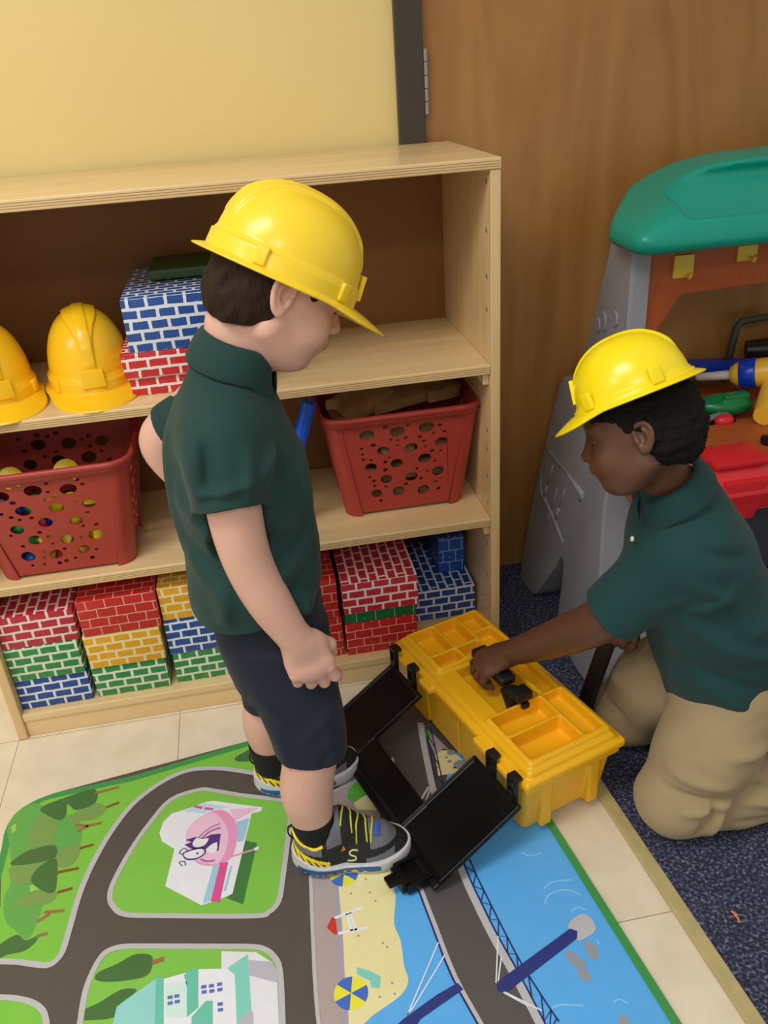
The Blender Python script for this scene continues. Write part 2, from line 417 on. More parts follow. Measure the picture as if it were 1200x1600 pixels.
# ================================================================ cardboard building blocks
def brick_mat(name, brick, mortar, bw=.036, rh=.0195, ms=.0026, off=.5, both=None, smooth=.12):
    m, nt, b = principled(name)
    uv = nt.nodes.new('ShaderNodeUVMap')
    n = nt.nodes.new('ShaderNodeTexNoise'); n.inputs['Scale'].default_value = 60; n.inputs['Detail'].default_value = 3
    nt.links.new(uv.outputs[0], n.inputs['Vector'])
    vm = nt.nodes.new('ShaderNodeVectorMath'); vm.operation = 'MULTIPLY_ADD'; vm.inputs[1].default_value = (.0035, .0035, 0)
    nt.links.new(n.outputs['Color'], vm.inputs[0]); nt.links.new(uv.outputs[0], vm.inputs[2])
    br = nt.nodes.new('ShaderNodeTexBrick'); br.offset = off; br.inputs['Scale'].default_value = 1
    br.inputs['Mortar Size'].default_value = ms; br.inputs['Mortar Smooth'].default_value = smooth
    br.inputs['Brick Width'].default_value = bw; br.inputs['Row Height'].default_value = rh; br.inputs['Bias'].default_value = 0
    c = lin(brick); br.inputs['Color1'].default_value = (*c, 1); br.inputs['Color2'].default_value = (*[v * .86 for v in c], 1)
    br.inputs['Mortar'].default_value = (*lin(mortar), 1)
    nt.links.new(vm.outputs[0], br.inputs['Vector']); nt.links.new(br.outputs['Color'], b.inputs['Base Color'])
    # scratches: small worn spots where the board shows through
    n3 = nt.nodes.new('ShaderNodeTexNoise'); n3.inputs['Scale'].default_value = 160; n3.inputs['Detail'].default_value = 4
    r = nt.nodes.new('ShaderNodeValToRGB'); r.color_ramp.elements[0].position = .70; r.color_ramp.elements[1].position = .73
    nt.links.new(uv.outputs[0], n3.inputs['Vector']); nt.links.new(n3.outputs[0], r.inputs[0])
    mx = nt.nodes.new('ShaderNodeMix'); mx.data_type = 'RGBA'; mx.inputs[7].default_value = (*lin((225, 215, 205)), 1)
    nt.links.new(r.outputs[0], mx.inputs[0]); nt.links.new(br.outputs['Color'], mx.inputs[6]); nt.links.new(mx.outputs[2], b.inputs['Base Color'])
    b.inputs['Roughness'].default_value = .38
    return m
BM = dict(
    red=brick_mat('red brick print', (196, 38, 36), (226, 170, 150), .037, .0215, .0011),
    redw=brick_mat('red brick print wide joint', (196, 40, 42), (236, 226, 220), .036, .0205, .0030),
    crim=brick_mat('crimson brick print', (188, 44, 60), (238, 214, 212), .036, .0200, .0026),
    green=brick_mat('green brick print', (52, 138, 70), (218, 228, 208), .036, .0200, .0028),
    greenr=brick_mat('green brick print narrow joint', (20, 112, 58), (150, 190, 150), .042, .034, .0010),
    blue=brick_mat('blue brick print', (34, 76, 150), (222, 228, 236), .036, .0200, .0026),
    bluer=brick_mat('blue brick print narrow joint', (26, 82, 172), (150, 180, 220), .030, .0300, .0010),
    yell=brick_mat('yellow brick print', (226, 166, 34), (236, 218, 160), .036, .0200, .0028))
def block_mesh(w, d, h, turned=False, seed=0, rows=None):
    """box with softened edges, slightly uneven; uv in metres on every face"""
    bm = bmesh.new(); add_box(bm, (-w / 2, 0, 0), (w / 2, d, h), .0028, 2)
    rnd = random.Random(seed); tw = [rnd.uniform(-.0016, .0016) for _ in range(4)]
    for v in bm.verts:
        v.co.x += tw[0] * (v.co.z / h) + tw[1] * (v.co.y / d); v.co.z += (tw[2] * (v.co.x / w)) * (v.co.z / h)
    uvl = bm.loops.layers.uv.new('UVMap')
    bm.normal_update()
    for f in bm.faces:
        n = f.normal
        for l in f.loops:
            c = l.vert.co
            if abs(n.y) > .6: u, v = c.x + w / 2, c.z
            elif abs(n.x) > .6: u, v = c.y, c.z
            else: u, v = (c.y, c.x + w / 2) if turned else (c.x + w / 2, c.y)
            l[uvl].uv = (u + .0031 * seed, v)
    me = bpy.data.meshes.new('toy_block'); bm.to_mesh(me); bm.free()
    me.polygons.foreach_set('use_smooth', [True] * len(me.polygons)); me.set_sharp_from_angle(angle=math.radians(50))
    return me
BLK = [  # x0, x1, y front, depth, z0, z1, material, turned, label
    (.020, .164, .022, .29, .060, .135, 'blue', 1, 'blue brick-print block at the bottom of the leftmost stack'),
    (.021, .165, .018, .29, .1355, .216, 'green', 1, 'green brick-print block between blue and crimson blocks, leftmost stack'),
    (.022, .170, .020, .29, .2165, .292, 'crim', 1, 'crimson brick-print block on top of the leftmost stack'),
    (.174, .326, .024, .29, .060, .138, 'green', 1, 'green brick-print block at the bottom of second stack, under a yellow block'),
    (.176, .330, .018, .29, .1385, .221, 'yell', 0, 'yellow brick-print block between red and green blocks in second stack'),
    (.180, .336, .016, .29, .2215, .306, 'red', 0, 'red brick-print block topping the second stack, above the yellow block'),
    (.340, .486, .030, .29, .060, .136, 'green', 0, 'green brick-print block under a blue block beside the standing child'),
    (.338, .484, .028, .29, .1365, .226, 'blue', 1, 'blue brick-print block between yellow and green blocks beside the standing child'),
    (.340, .488, .024, .29, .2265, .305, 'yell', 0, 'yellow brick-print block on top of the third stack, behind the shirt hem'),
    (.560, .706, .034, .29, .060, .165, 'red', 0, 'red brick-print block low down, just right of the navy shorts'),
    (.556, .702, .030, .29, .1655, .262, 'red', 0, 'red brick-print block above another, just right of the green shirt hem'),
    (.712, .870, .028, .29, .060, .142, 'red', 0, 'red brick-print block on the bottom board directly left of the toolbox'),
    (.714, .870, .030, .28, .1425, .176, 'greenr', 0, 'thin green block squeezed between red block and crimson block'),
    (.712, .874, .016, .29, .1765, .254, 'crim', 1, 'large crimson brick-print block on top of a thin green block'),
    (.882, 1.026, .112, .225, .060, .142, 'blue', 1, 'wide blue brick-print block at the right end of the bottom shelf'),
    (.955, 1.018, .175, .16, .1425, .238, 'bluer', 0, 'small blue block standing on the wide blue block at right end'),
]
GB = 'cardboard building blocks on the bottom shelf'
for i, (x0, x1, y, d, z0, z1, m, tn, lab) in enumerate(BLK):
    me = block_mesh(x1 - x0, d, z1 - z0, bool(tn), i)
    o = link('toy_block', me, BM[m]); o.location = ((x0 + x1) / 2, y, z0 + .0004); o.rotation_euler = (0, 0, math.radians(random.Random(i).uniform(-.6, .6)))
    tag(o, lab, 'toy block', GB)
# two blocks on the upper shelf
def toyb(x, y, z, w, d, h, m, rz, lab, seed):
    o = link('toy_block', block_mesh(w, d, h, False, seed), BM[m]); o.location = (x, y, z); o.rotation_euler = (0, 0, math.radians(rz)); tag(o, lab, 'toy block', 'cardboard building blocks on the upper shelf'); return o
BM['blueb'] = brick_mat('blue brick print tall', (38, 84, 160), (226, 230, 236), .0330, .0198, .0030)
BM['redb'] = brick_mat('red brick print pale joint', (204, 44, 50), (238, 228, 224), .0365, .0180, .0026)
toyb(.447, .058, .7003, .152, .26, .036, 'redb', 0, 'red brick-print block lying on the upper shelf, lowest beside the hard hats', 31)
toyb(.443, .050, .7366, .156, .26, .045, 'redb', 0, 'red brick-print block with white joints, second from the bottom beside the hard hats', 32)
toyb(.455, .052, .7820, .146, .27, .096, 'blueb', 0, 'blue brick-print block stacked on two red ones beside the hard hats', 33)
bm = bmesh.new(); add_box(bm, (.428, .16, .8825), (.58, .30, .900), .003)
tag(from_bm('toy_block', bm, mat('dark green card', (44, 74, 34), .5, .1, 20), angle=50), 'dark green flat block lying on top of the blue block', 'toy block')
# blue plastic pail, half hidden behind the child's neck
M_bluep = mat('cobalt plastic', (22, 30, 190), .25, .04, 10)
pail = empty('toy_pail', (.5735, .052, .7), 0, 'cobalt blue plastic pail behind the standing child, on the upper shelf', 'pail')
bm = bmesh.new(); add_lathe(bm, [(.030, .0), (.033, .004), (.037, .150), (.041, .152), (.042, .160), (.039, .161), (.036, .156), (.032, .006), (.001, .004)], 6, cap=False)
from_bm('pail_body', bm, M_bluep, pail, angle=25)
bm = bmesh.new(); add_tube(bm, spline([(-.040, 0, .155), (-.038, .01, .130), (0, .044, .120), (.038, .01, .130), (.040, 0, .155)], 6), .003, 8); from_bm('handle', bm, M_bluep, pail, True)
# ================================================================ hard hats
M_hat = mat('yellow hat plastic', (250, 214, 50), .27, .02, 6, spec=.5)
M_hat2 = mat('lemon hat plastic', (252, 226, 20), .25, .02, 6, spec=.5)
M_hat3 = mat('amber hat plastic', (252, 200, 30), .24, .02, 6, spec=.5)
M_hatin = mat('pale hat liner', (240, 220, 150), .6)
def sstep(a, b, x):
    t = np.clip((x - a) / (b - a), 0, 1); return t * t * (3 - 2 * t)
def hat_mesh(ridged=True,  L=.112, Wd=.092, H=.118):
    """hard hat: +x is the visor. rim plane z = 0. L, Wd half length and width of the shell, H its height"""
    nt, npf = 256, 84
    th = np.linspace(0, 2 * PI, nt, endpoint=False); ct, st = np.cos(th), np.sin(th)
    rows = []
    if not ridged: pass
    brim = (.010 if ridged else .006) + (.046 if ridged else .030) * np.clip(ct, 0, 1) ** 2.4 * sstep(.25, .75, ct) + .006 * np.clip(-ct, 0, 1) ** 2   # brim length
    drop = -.006 - .010 * sstep(.3, 1, ct)
    prof = []
    # brim from the edge inwards, top side
    for k in range(7):
        t = 1 - k / 6; prof.append(('brim', t))
    for k in range(5): prof.append(('band', k / 4))
    for k in range(npf): prof.append(('dome', k / (npf - 1)))
    V = []
    for kind, t in prof:
        if kind == 'brim':
            x = (L + .003 + brim * t) * ct; y = (Wd + .003 + brim * t * .9) * st
            z = drop * t ** 1.2 + np.zeros(nt)
            x = x
        elif kind == 'band':
            x = (L + .003 - .001 * t) * ct; y = (Wd + .003 - .001 * t) * st; z = (.020 if ridged else .003) * t + .001 + np.zeros(nt)
        else:
            # superellipse dome, from band top to the crown
            a = t * PI / 2; cr = math.cos(a) ** .86 if t < 1 else 0.0; sz = math.sin(a)
            step = .0028 * (1 - float(sstep(0, .05, t)))
            x = (L - .001 - .002 + step) * cr * ct; y = (Wd - .001 - .002 + step) * cr * st; z = (.021 if ridged else .004) + (H - (.021 if ridged else .004)) * sz + np.zeros(nt)
            nx, ny, nz = x / L ** 2, y / Wd ** 2, (z - .0) / H ** 2
            nn = np.sqrt(nx ** 2 + ny ** 2 + nz ** 2) + 1e-9
            if ridged:
                # raised crown strip, narrowing to a point at the front, stepped off at the back
                f = sstep(-.080, -.064, x) * (1 - sstep(.060, .098, x))
                hw = .030 - .020 * sstep(.02, .095, x)
                strip = (1 - sstep(hw - .003, hw + .001, np.abs(y))) * sstep(.038, .050, z) * sstep(-.098, -.086, x)
                crown = (1 - sstep(.007, .012, np.abs(y))) * sstep(.060, .078, z)
                d = .0042 * strip + .0022 * crown
                # swept side steps
                side = (1 - sstep(.0, .004, np.abs(np.abs(y) - (.062 + .25 * np.maximum(x, 0))))) * sstep(.055, .065, z)
                d = d + .0 * side
            else:
                crown = (1 - sstep(.003, .009, np.abs(y))) * sstep(.03, .05, z)
                d = .0032 * crown
            x, y, z = x + nx / nn * d, y + ny / nn * d, z + nz / nn * d
        V.append(np.stack([x, y, z], 1))
    V = np.array(V); V = V; nr = len(V); vs = V.reshape(-1, 3).tolist(); fs = []
    for i in range(nr - 1):
        for k in range(nt): fs.append((i * nt + k, i * nt + (k + 1) % nt, (i + 1) * nt + (k + 1) % nt, (i + 1) * nt + k))
    return vs, fs
def make_hat(name, m, ridged, label, group='yellow hard hats', **kw):
    root = empty(name, (0, 0, 0), 0, label, 'hard hat', group)
    vs, fs = hat_mesh(ridged, **kw)
    me = bpy.data.meshes.new('hat_shell'); me.from_pydata(vs, [], fs); me.update()
    o = link('hat_shell', me, m, root, True)
    bmm = bmesh.new(); bmm.from_mesh(me); bmesh.ops.remove_doubles(bmm, verts=bmm.verts[:], dist=1e-6); bmesh.ops.recalc_face_normals(bmm, faces=bmm.faces[:]); bmm.to_mesh(me); bmm.free()
    me.polygons.foreach_set('use_smooth', [True] * len(me.polygons))
    s = o.modifiers.new('solid', 'SOLIDIFY'); s.thickness = .0022; s.offset = -1
    L = kw.get('L', .112); Wd = kw.get('Wd', .092)
    # accessory slots low on the sides, rounded plugs
    for sx in (.62, -.52):
        for sy in (-1, 1):
            bm = bmesh.new(); px = L * sx; py = sy * (Wd * math.sqrt(1 - sx * sx) + .0035)
            add_box(bm, (-.0085, -.0035, .0005), (.0085, .0035, .024), .0032, 3, M=Matrix.Translation((px, py, 0)) @ Matrix.Rotation(math.atan2(py / Wd ** 2, px / L ** 2) - PI / 2, 4, 'Z'))
            from_bm('slot_plug', bm, m, root, True)
    # badge plate at the front
    bm = bmesh.new()
    add_prism(bm, [(-.021, .0), (.021, .0), (.019, .033), (-.019, .033)], L - .004, L + .0022, axis=0, bevel=.0012, M=Matrix.Translation((.0035 if ridged else -.0045, 0, .002)) @ Matrix.Rotation(math.radians(-5 if ridged else -9), 4, 'Y'))
    from_bm('front_badge', bm, m, root, True)
    # suspension band inside
    bm = bmesh.new()
    for (z0, z1) in ((.004, .022),):
        ring = 48; A = []; B = []
        for k in range(ring):
            q = 2 * PI * k / ring; A.append(bm.verts.new(((L - .012) * math.cos(q), (Wd - .010) * math.sin(q), z0))); B.append(bm.verts.new(((L - .013) * math.cos(q), (Wd - .011) * math.sin(q), z1)))
        for k in range(ring): bm.faces.new((A[k], A[(k + 1) % ring], B[(k + 1) % ring], B[k]))
    from_bm('head_band', bm, M_hatin, root, True)
    return root
def pose(o, loc, yaw, pitch, roll=0):
    """yaw about z, then nose-down pitch, then roll"""
    o.rotation_mode = 'QUATERNION'
    o.location = loc
    o.rotation_quaternion = (Matrix.Rotation(math.radians(yaw), 4, 'Z') @ Matrix.Rotation(math.radians(pitch), 4, 'Y') @ Matrix.Rotation(math.radians(roll), 4, 'X')).to_quaternion()
hatA = make_hat('hard_hat', M_hat, True, 'yellow hard hat with raised crown strip worn by the standing child', L=.101, Wd=.088, H=.108)
pose(hatA, (.647, -.346, .977), 8, 31, -5)
hatB = make_hat('hard_hat', M_hat2, False, 'bright lemon yellow hard hat worn by the kneeling child', L=.080, Wd=.075, H=.079)
pose(hatB, (1.092, -.463, .801), 155, 26, 18)
hatC = make_hat('hard_hat', M_hat3, True, 'amber yellow hard hat resting on the shelf directly beside the brick-print blocks', L=.094, Wd=.077, H=.134)
pose(hatC, (.292, .150, .7165), -80, 0)
hatD = make_hat('hard_hat', M_hat3, True, 'amber yellow hard hat at the left edge of the upper shelf, partly out of view', L=.094, Wd=.077, H=.134)
pose(hatD, (.112, .135, .7165), -66, 0)
# ================================================================ red plastic baskets
M_red = mat('brick red plastic', (170, 58, 48), .42, .04, 10, .05, 200)
def basket(loc, label, seed=1):
    """tapered basket, x width, y depth; walls really pierced by round holes"""
    root = empty('storage_basket', loc, 0, label, 'basket', 'red storage baskets')
    bx, by, tx, ty, H = .123, .090, .158, .120, .228       # half sizes bottom and top
    rc = .030
    rnd = random.Random(seed); bm = bmesh.new()
    def wall(P0, P1, Q0, Q1, inward):
        """P bottom corners, Q top corners; (s,t) in a metric frame"""
        P0, P1, Q0, Q1 = map(Vector, (P0, P1, Q0, Q1)); wd = (P1 - P0).length; ht = ((Q0 + Q1) / 2 - (P0 + P1) / 2).length
        def at(s, t): return (P0 * (1 - s) + P1 * s) * (1 - t) + (Q0 * (1 - s) + Q1 * s) * t
        holes = []; m = .035
        ns = max(3, int((wd - .06) / .036)); n_t = 5
        big = []
        for j in range(n_t):
            for i in range(ns):
                s = (i + .5 + (.25 if j % 2 else -.25)) / ns; t = .10 + .80 * (j + .5) / n_t
                s = .12 + .76 * s; s += rnd.uniform(-.012, .012); t += rnd.uniform(-.02, .02)
                big.append((s, t, .0112 + rnd.uniform(-.001, .0012)))
        small = []
        for _ in range(400):
            s, t = rnd.uniform(.11, .89), rnd.uniform(.08, .93); r = rnd.choice((.0032, .0038, .0046))
            if all(math.hypot((s - a) * wd, (t - b) * ht) > r + c + .0035 for a, b, c in big + small): small.append((s, t, r))
            if len(small) > 34: break
        cnt = []
        for s, t, r in big + small:
            n = 18 if r > .006 else 10
            holes.append([(s + r / wd * math.cos(2 * PI * k / n), t + r / ht * math.sin(2 * PI * k / n)) for k in range(n)])
        outer = [(0, 0), (1, 0), (1, 1), (0, 1)]
        loops = [[Vector((a * wd, b * ht, 0)) for a, b in outer]] + [[Vector((a * wd, b * ht, 0)) for a, b in h] for h in holes]
        tris = tessellate_polygon(loops); flat = [v for l in loops for v in l]
        V = [bm.verts.new(at(v.x / wd, v.y / ht)) for v in flat]
        nrm = (P1 - P0).cross(Q0 - P0).normalized(); off = nrm * .0026 * inward
        V2 = [bm.verts.new(v.co + off) for v in V]
        for a, b, c in tris:
            bm.faces.new((V[a], V[b], V[c])); bm.faces.new((V2[c], V2[b], V2[a]))
        k = 0
        for l in loops:
            n = len(l)
            for i in range(n): bm.faces.new((V[k + i], V[k + (i + 1) % n], V2[k + (i + 1) % n], V2[k + i]))
            k += n
    B = [(-bx, 0), (bx, 0), (bx, 2 * by), (-bx, 2 * by)]; oy = by
    def c(x, y, z): return (x, y + oy, z)
    wall(c(-bx + rc, -by, .006), c(bx - rc, -by, .006), c(-tx + rc, -ty, H), c(tx - rc, -ty, H), -1)
    wall(c(bx - rc, by, .006), c(-bx + rc, by, .006), c(tx - rc, ty, H), c(-tx + rc, ty, H), -1)
    wall(c(bx, -by + rc, .006), c(bx, by - rc, .006), c(tx, -ty + rc, H), c(tx, ty - rc, H), -1)
    wall(c(-bx, by - rc, .006), c(-bx, -by + rc, .006), c(-tx, ty - rc, H), c(-tx, -ty + rc, H), -1)
    # rounded bulging corner posts that stand lowest
    for sx in (-1, 1):
        for sy in (-1, 1):
            rows = []
            for z, f in ((0, 0), (.05, .22), (.12, .53), (.18, .79), (H, 1)):
                hx = bx + (tx - bx) * f; hy = by + (ty - by) * f; e = .004 * (1 - f * .7); row = []
                cx, cy = sx * (hx - rc), sy * (hy - rc)
                pts = [(hx - rc, hy - .0005, 0)] ; q = []
                for k in range(9):
                    a = k / 8 * PI / 2; rr = rc + (e if 0 < k < 8 else e * .8)
                    q.append((cx + sx * rr * math.sin(a), cy + sy * rr * math.cos(a)))
                rows.append([c(x, y, z) for x, y in q])
            VV = [[bm.verts.new(p) for p in r] for r in rows]
            VI = [[bm.verts.new((p[0] - sx * .0030 * math.sin(k / 8 * PI / 2), p[1] - sy * .0030 * math.cos(k / 8 * PI / 2), p[2])) for k, p in enumerate(r)] for r in rows]
            for A in (VV, VI):
                for a, b in zip(A, A[1:]):
                    for k in range(8): bm.faces.new((a[k], a[k + 1], b[k + 1], b[k]))
            for k in range(8): bm.faces.new((VV[0][k], VV[0][k + 1], VI[0][k + 1], VI[0][k]))
            for i in range(4):
                bm.faces.new((VV[i][0], VV[i + 1][0], VI[i + 1][0], VI[i][0])); bm.faces.new((VV[i][8], VV[i + 1][8], VI[i + 1][8], VI[i][8]))
    add_box(bm, (-bx + .004, .004, .007), (bx - .004, 2 * by - .004, .0105))
    from_bm('basket_body', bm, M_red, root, angle=35)
    # rolled rim with a flat apron under it
    P = []; hx, hy, r = tx + .004, ty + .004, .045
    for (cx, cy, a0) in ((hx - r, hy - r, 0), (-hx + r, hy - r, 90), (-hx + r, -hy + r, 180), (hx - r, -hy + r, 270)):
        for k in range(9):
            a = math.radians(a0 + k * 90 / 8); P.append((cx + r * math.cos(a), cy + r * math.sin(a) + oy, H))
    bm = bmesh.new(); add_tube(bm, P, .0062, 10, True)
    top = [bm.verts.new((x * 1.0, y, H + .0)) for x, y, z in P]; low = [bm.verts.new(((x) * 1.012, (y - oy) * 1.012 + oy, H - .016)) for x, y, z in P]; lowi = [bm.verts.new((x * 1.0, (y - oy) * 1.0 + oy, H - .016)) for x, y, z in P]
    n = len(P)
    for k in range(n):
        j = (k + 1) % n; bm.faces.new((top[k], top[j], low[j], low[k])); bm.faces.new((low[k], low[j], lowi[j], lowi[k]))
    from_bm('basket_rim', bm, M_red, root, True)
    return root
basket((.186, .028, .3715), 'red perforated basket of toy pieces on the left, below the hard hats')
basket((.871, .090, .3715), 'red perforated basket full of wooden blocks, under the empty shelf', 2)
# ---- wooden blocks in the right basket
M_beech = wood('beech block', (150, 112, 70), (182, 144, 98), .5, (14, 50, 50), .5)
WB = 'wooden blocks in the right basket'
def wblock(pts, h, loc, rot, lab):
    bm = bmesh.new(); add_prism(bm, pts, -h / 2, h / 2, axis=2, bevel=.002)
    o = from_bm('wooden_block', bm, M_beech, angle=40); o.location = loc; o.rotation_euler = [math.radians(a) for a in rot]
    tag(o, lab, 'wooden block', WB)
def rect(a, b): return [(-a, -b), (a, -b), (a, b), (-a, b)]
def halfr(a, b, n=10): return [(-a, -b), (a - b, -b)] + [(a - b + b * math.sin(PI * k / n), -b * math.cos(PI * k / n)) for k in range(1, n)] + [(a - b, b), (-a, b)]
wblock(rect(.060, .040), .022, (.800, .165, .600), (14, -16, 28), 'slanting rectangular wooden block at the front left of the right basket')
wblock(halfr(.085, .036), .022, (.900, .180, .600), (14, -4, 12), 'long wooden block with a rounded end, across the middle of the right basket')
wblock(rect(.075, .012), .020, (.905, .235, .618), (4, 5, -8), 'thin wooden stick lying behind the round-ended block')
wblock(rect(.055, .012), .022, (.752, .165, .578), (0, 40, 70), 'thin wooden stick against the left inner wall of the basket')
wblock(halfr(.040, .018), .024, (.975, .165, .598), (5, 0, 15), 'short wooden block with rounded end at the right rim')
wblock(rect(.030, .012), .022, (.770, .115, .573), (0, 10, 30), 'small wooden offcut in the front left corner of the basket')
bm = bmesh.new(); add_lathe(bm, [(.001, 0), (.010, 0), (.010, .018), (.007, .022), (.007, .030), (.011, .033), (.011, .045), (.001, .047)], 20, Matrix.Translation((.985, .215, .585)))
tag(from_bm('wooden_peg', bm, M_beech, angle=40), 'small turned wooden peg behind the round-ended blocks', 'peg')
ORD = ['first', 'second', 'third', 'fourth', 'fifth', 'sixth', 'seventh', 'eighth']; LAY = ['lowest', 'second', 'third', 'top']
rnd = random.Random(5)
for j, zz in enumerate((.405, .450, .497, .538)):
    for i, xx in enumerate((.790, .868, .946)):
        wblock(rect(.034 + .004 * rnd.random(), .015), .028, (xx + rnd.uniform(-.005, .005), .128 + rnd.uniform(-.004, .004) - .02 * (zz - .4), zz), (rnd.uniform(-20, 20), rnd.uniform(-14, 14), rnd.uniform(-18, 18)),
               'wooden block glimpsed through the right basket\'s holes, %s layer, %s from the left' % (LAY[j], ORD[i]))
# ---- coloured toy pieces in the left basket
cols = dict(yellow=(238, 208, 40), green=(40, 150, 70), blue=(34, 96, 190), red=(200, 44, 40), navy=(40, 32, 130), orange=(226, 140, 50))
MC = {k: mat(k + ' toy plastic', v, .3, .03, 10) for k, v in cols.items()}
rnd = random.Random(11); order = []
spots = []
for j, zz in enumerate((.402, .442, .482, .521)):
    for ix in range(7):
        spots.append((.088 + .0325 * ix + (.004 if j % 2 else -.002), .050 - .13 * (zz - .40), zz, j, ix))
seq = ['green', 'blue', 'yellow', 'red', 'orange', 'blue', 'red', 'green', 'green', 'yellow', 'yellow', 'yellow', 'yellow', 'blue', 'red', 'green', 'red', 'navy', 'yellow', 'orange', 'red', 'blue', 'navy', 'green', 'yellow', 'yellow', 'yellow', 'yellow']
for i, (x, y, z, j, ix) in enumerate(spots):
    kind = (i * 2 + j) % 3; cn = seq[i]
    bm = bmesh.new()
    if kind == 0: add_lathe(bm, [(.001, -.013), (.0155, -.013), (.017, -.011), (.017, .011), (.0155, .013), (.001, .013)], 20); nm = 'disc'
    elif kind == 1: add_box(bm, (-.016, -.014, -.013), (.016, .014, .013), .003); nm = 'cube'
    else: bmesh.ops.create_uvsphere(bm, u_segments=20, v_segments=12, radius=.0165); nm = 'ball'
    o = from_bm('toy_' + nm, bm, MC[cn], angle=45); o.location = (x, y, z); o.rotation_euler = (rnd.uniform(-.5, .5), rnd.uniform(-.5, .5), rnd.uniform(0, 3)) if kind else (1.57 + rnd.uniform(-.3, .3), 0, rnd.uniform(-.3, .3))
    tag(o, '%s toy %s behind the left basket\'s holes, %s layer, %s from the left' % (cn, nm, LAY[j], ORD[ix]), 'toy piece', 'toy pieces in the left basket')
for (x, y, z, cn, lab) in ((.115, .075, .562, 'yellow', 'upright yellow plastic disc near the left end of the left basket'), (.088, .085, .560, 'green', 'green plastic disc leaning beside the yellow one in the left basket'), (.215, .085, .560, 'yellow', 'round yellow plastic disc on top of the heap in the left basket')):
    bm = bmesh.new(); add_lathe(bm, [(.001, -.007), (.021, -.007), (.0235, -.005), (.0235, .005), (.021, .007), (.001, .007)], 24)
    o = from_bm('toy_disc', bm, MC[cn], angle=45); o.location = (x, y, z); o.rotation_euler = (1.2, .15, .2); tag(o, lab, 'toy piece')
# blue toy left of the right basket
bm = bmesh.new(); add_tube(bm, spline([(.600, .07, .387), (.622, .072, .45), (.650, .07, .53), (.672, .07, .595), (.690, .07, .645)], 6), [.015] * 25, 14)
tag(from_bm('toy_tube', bm, mat('bright blue plastic', (20, 90, 220), .3), angle=60), 'bright blue plastic tube standing between the child and right basket', 'toy tube')
RUG_OUT=[[0.0267,-1.5912],[0.0267,-0.2912],[0.0239,-0.26],[0.0265,-0.2355],[0.0341,-0.2134],[0.0482,-0.1982],[0.0706,-0.1854],[0.099,-0.1765],[0.8644,-0.0709],[0.8919,-0.0697],[0.9152,-0.074],[0.9342,-0.084],[0.9489,-0.0997],[0.9592,-0.1209],[0.9653,-0.1479],[1.1566,-1.5953]]
RUG_PAL=["ballb", "border", "green", "green2", "green3", "greyb", "kerb", "kerbw", "magenta", "mint", "navy", "navy2", "offwhite", "paleblue", "palepink", "pink", "pinkl", "purple", "purplel", "red", "road2", "rock", "sand", "shade", "skyl", "tdark", "tealm", "tealp", "tealpale", "tgreen", "tlime", "tolive", "trunk", "trunkl", "walk", "walkp", "water", "waterl", "white", "winb", "yellow"]
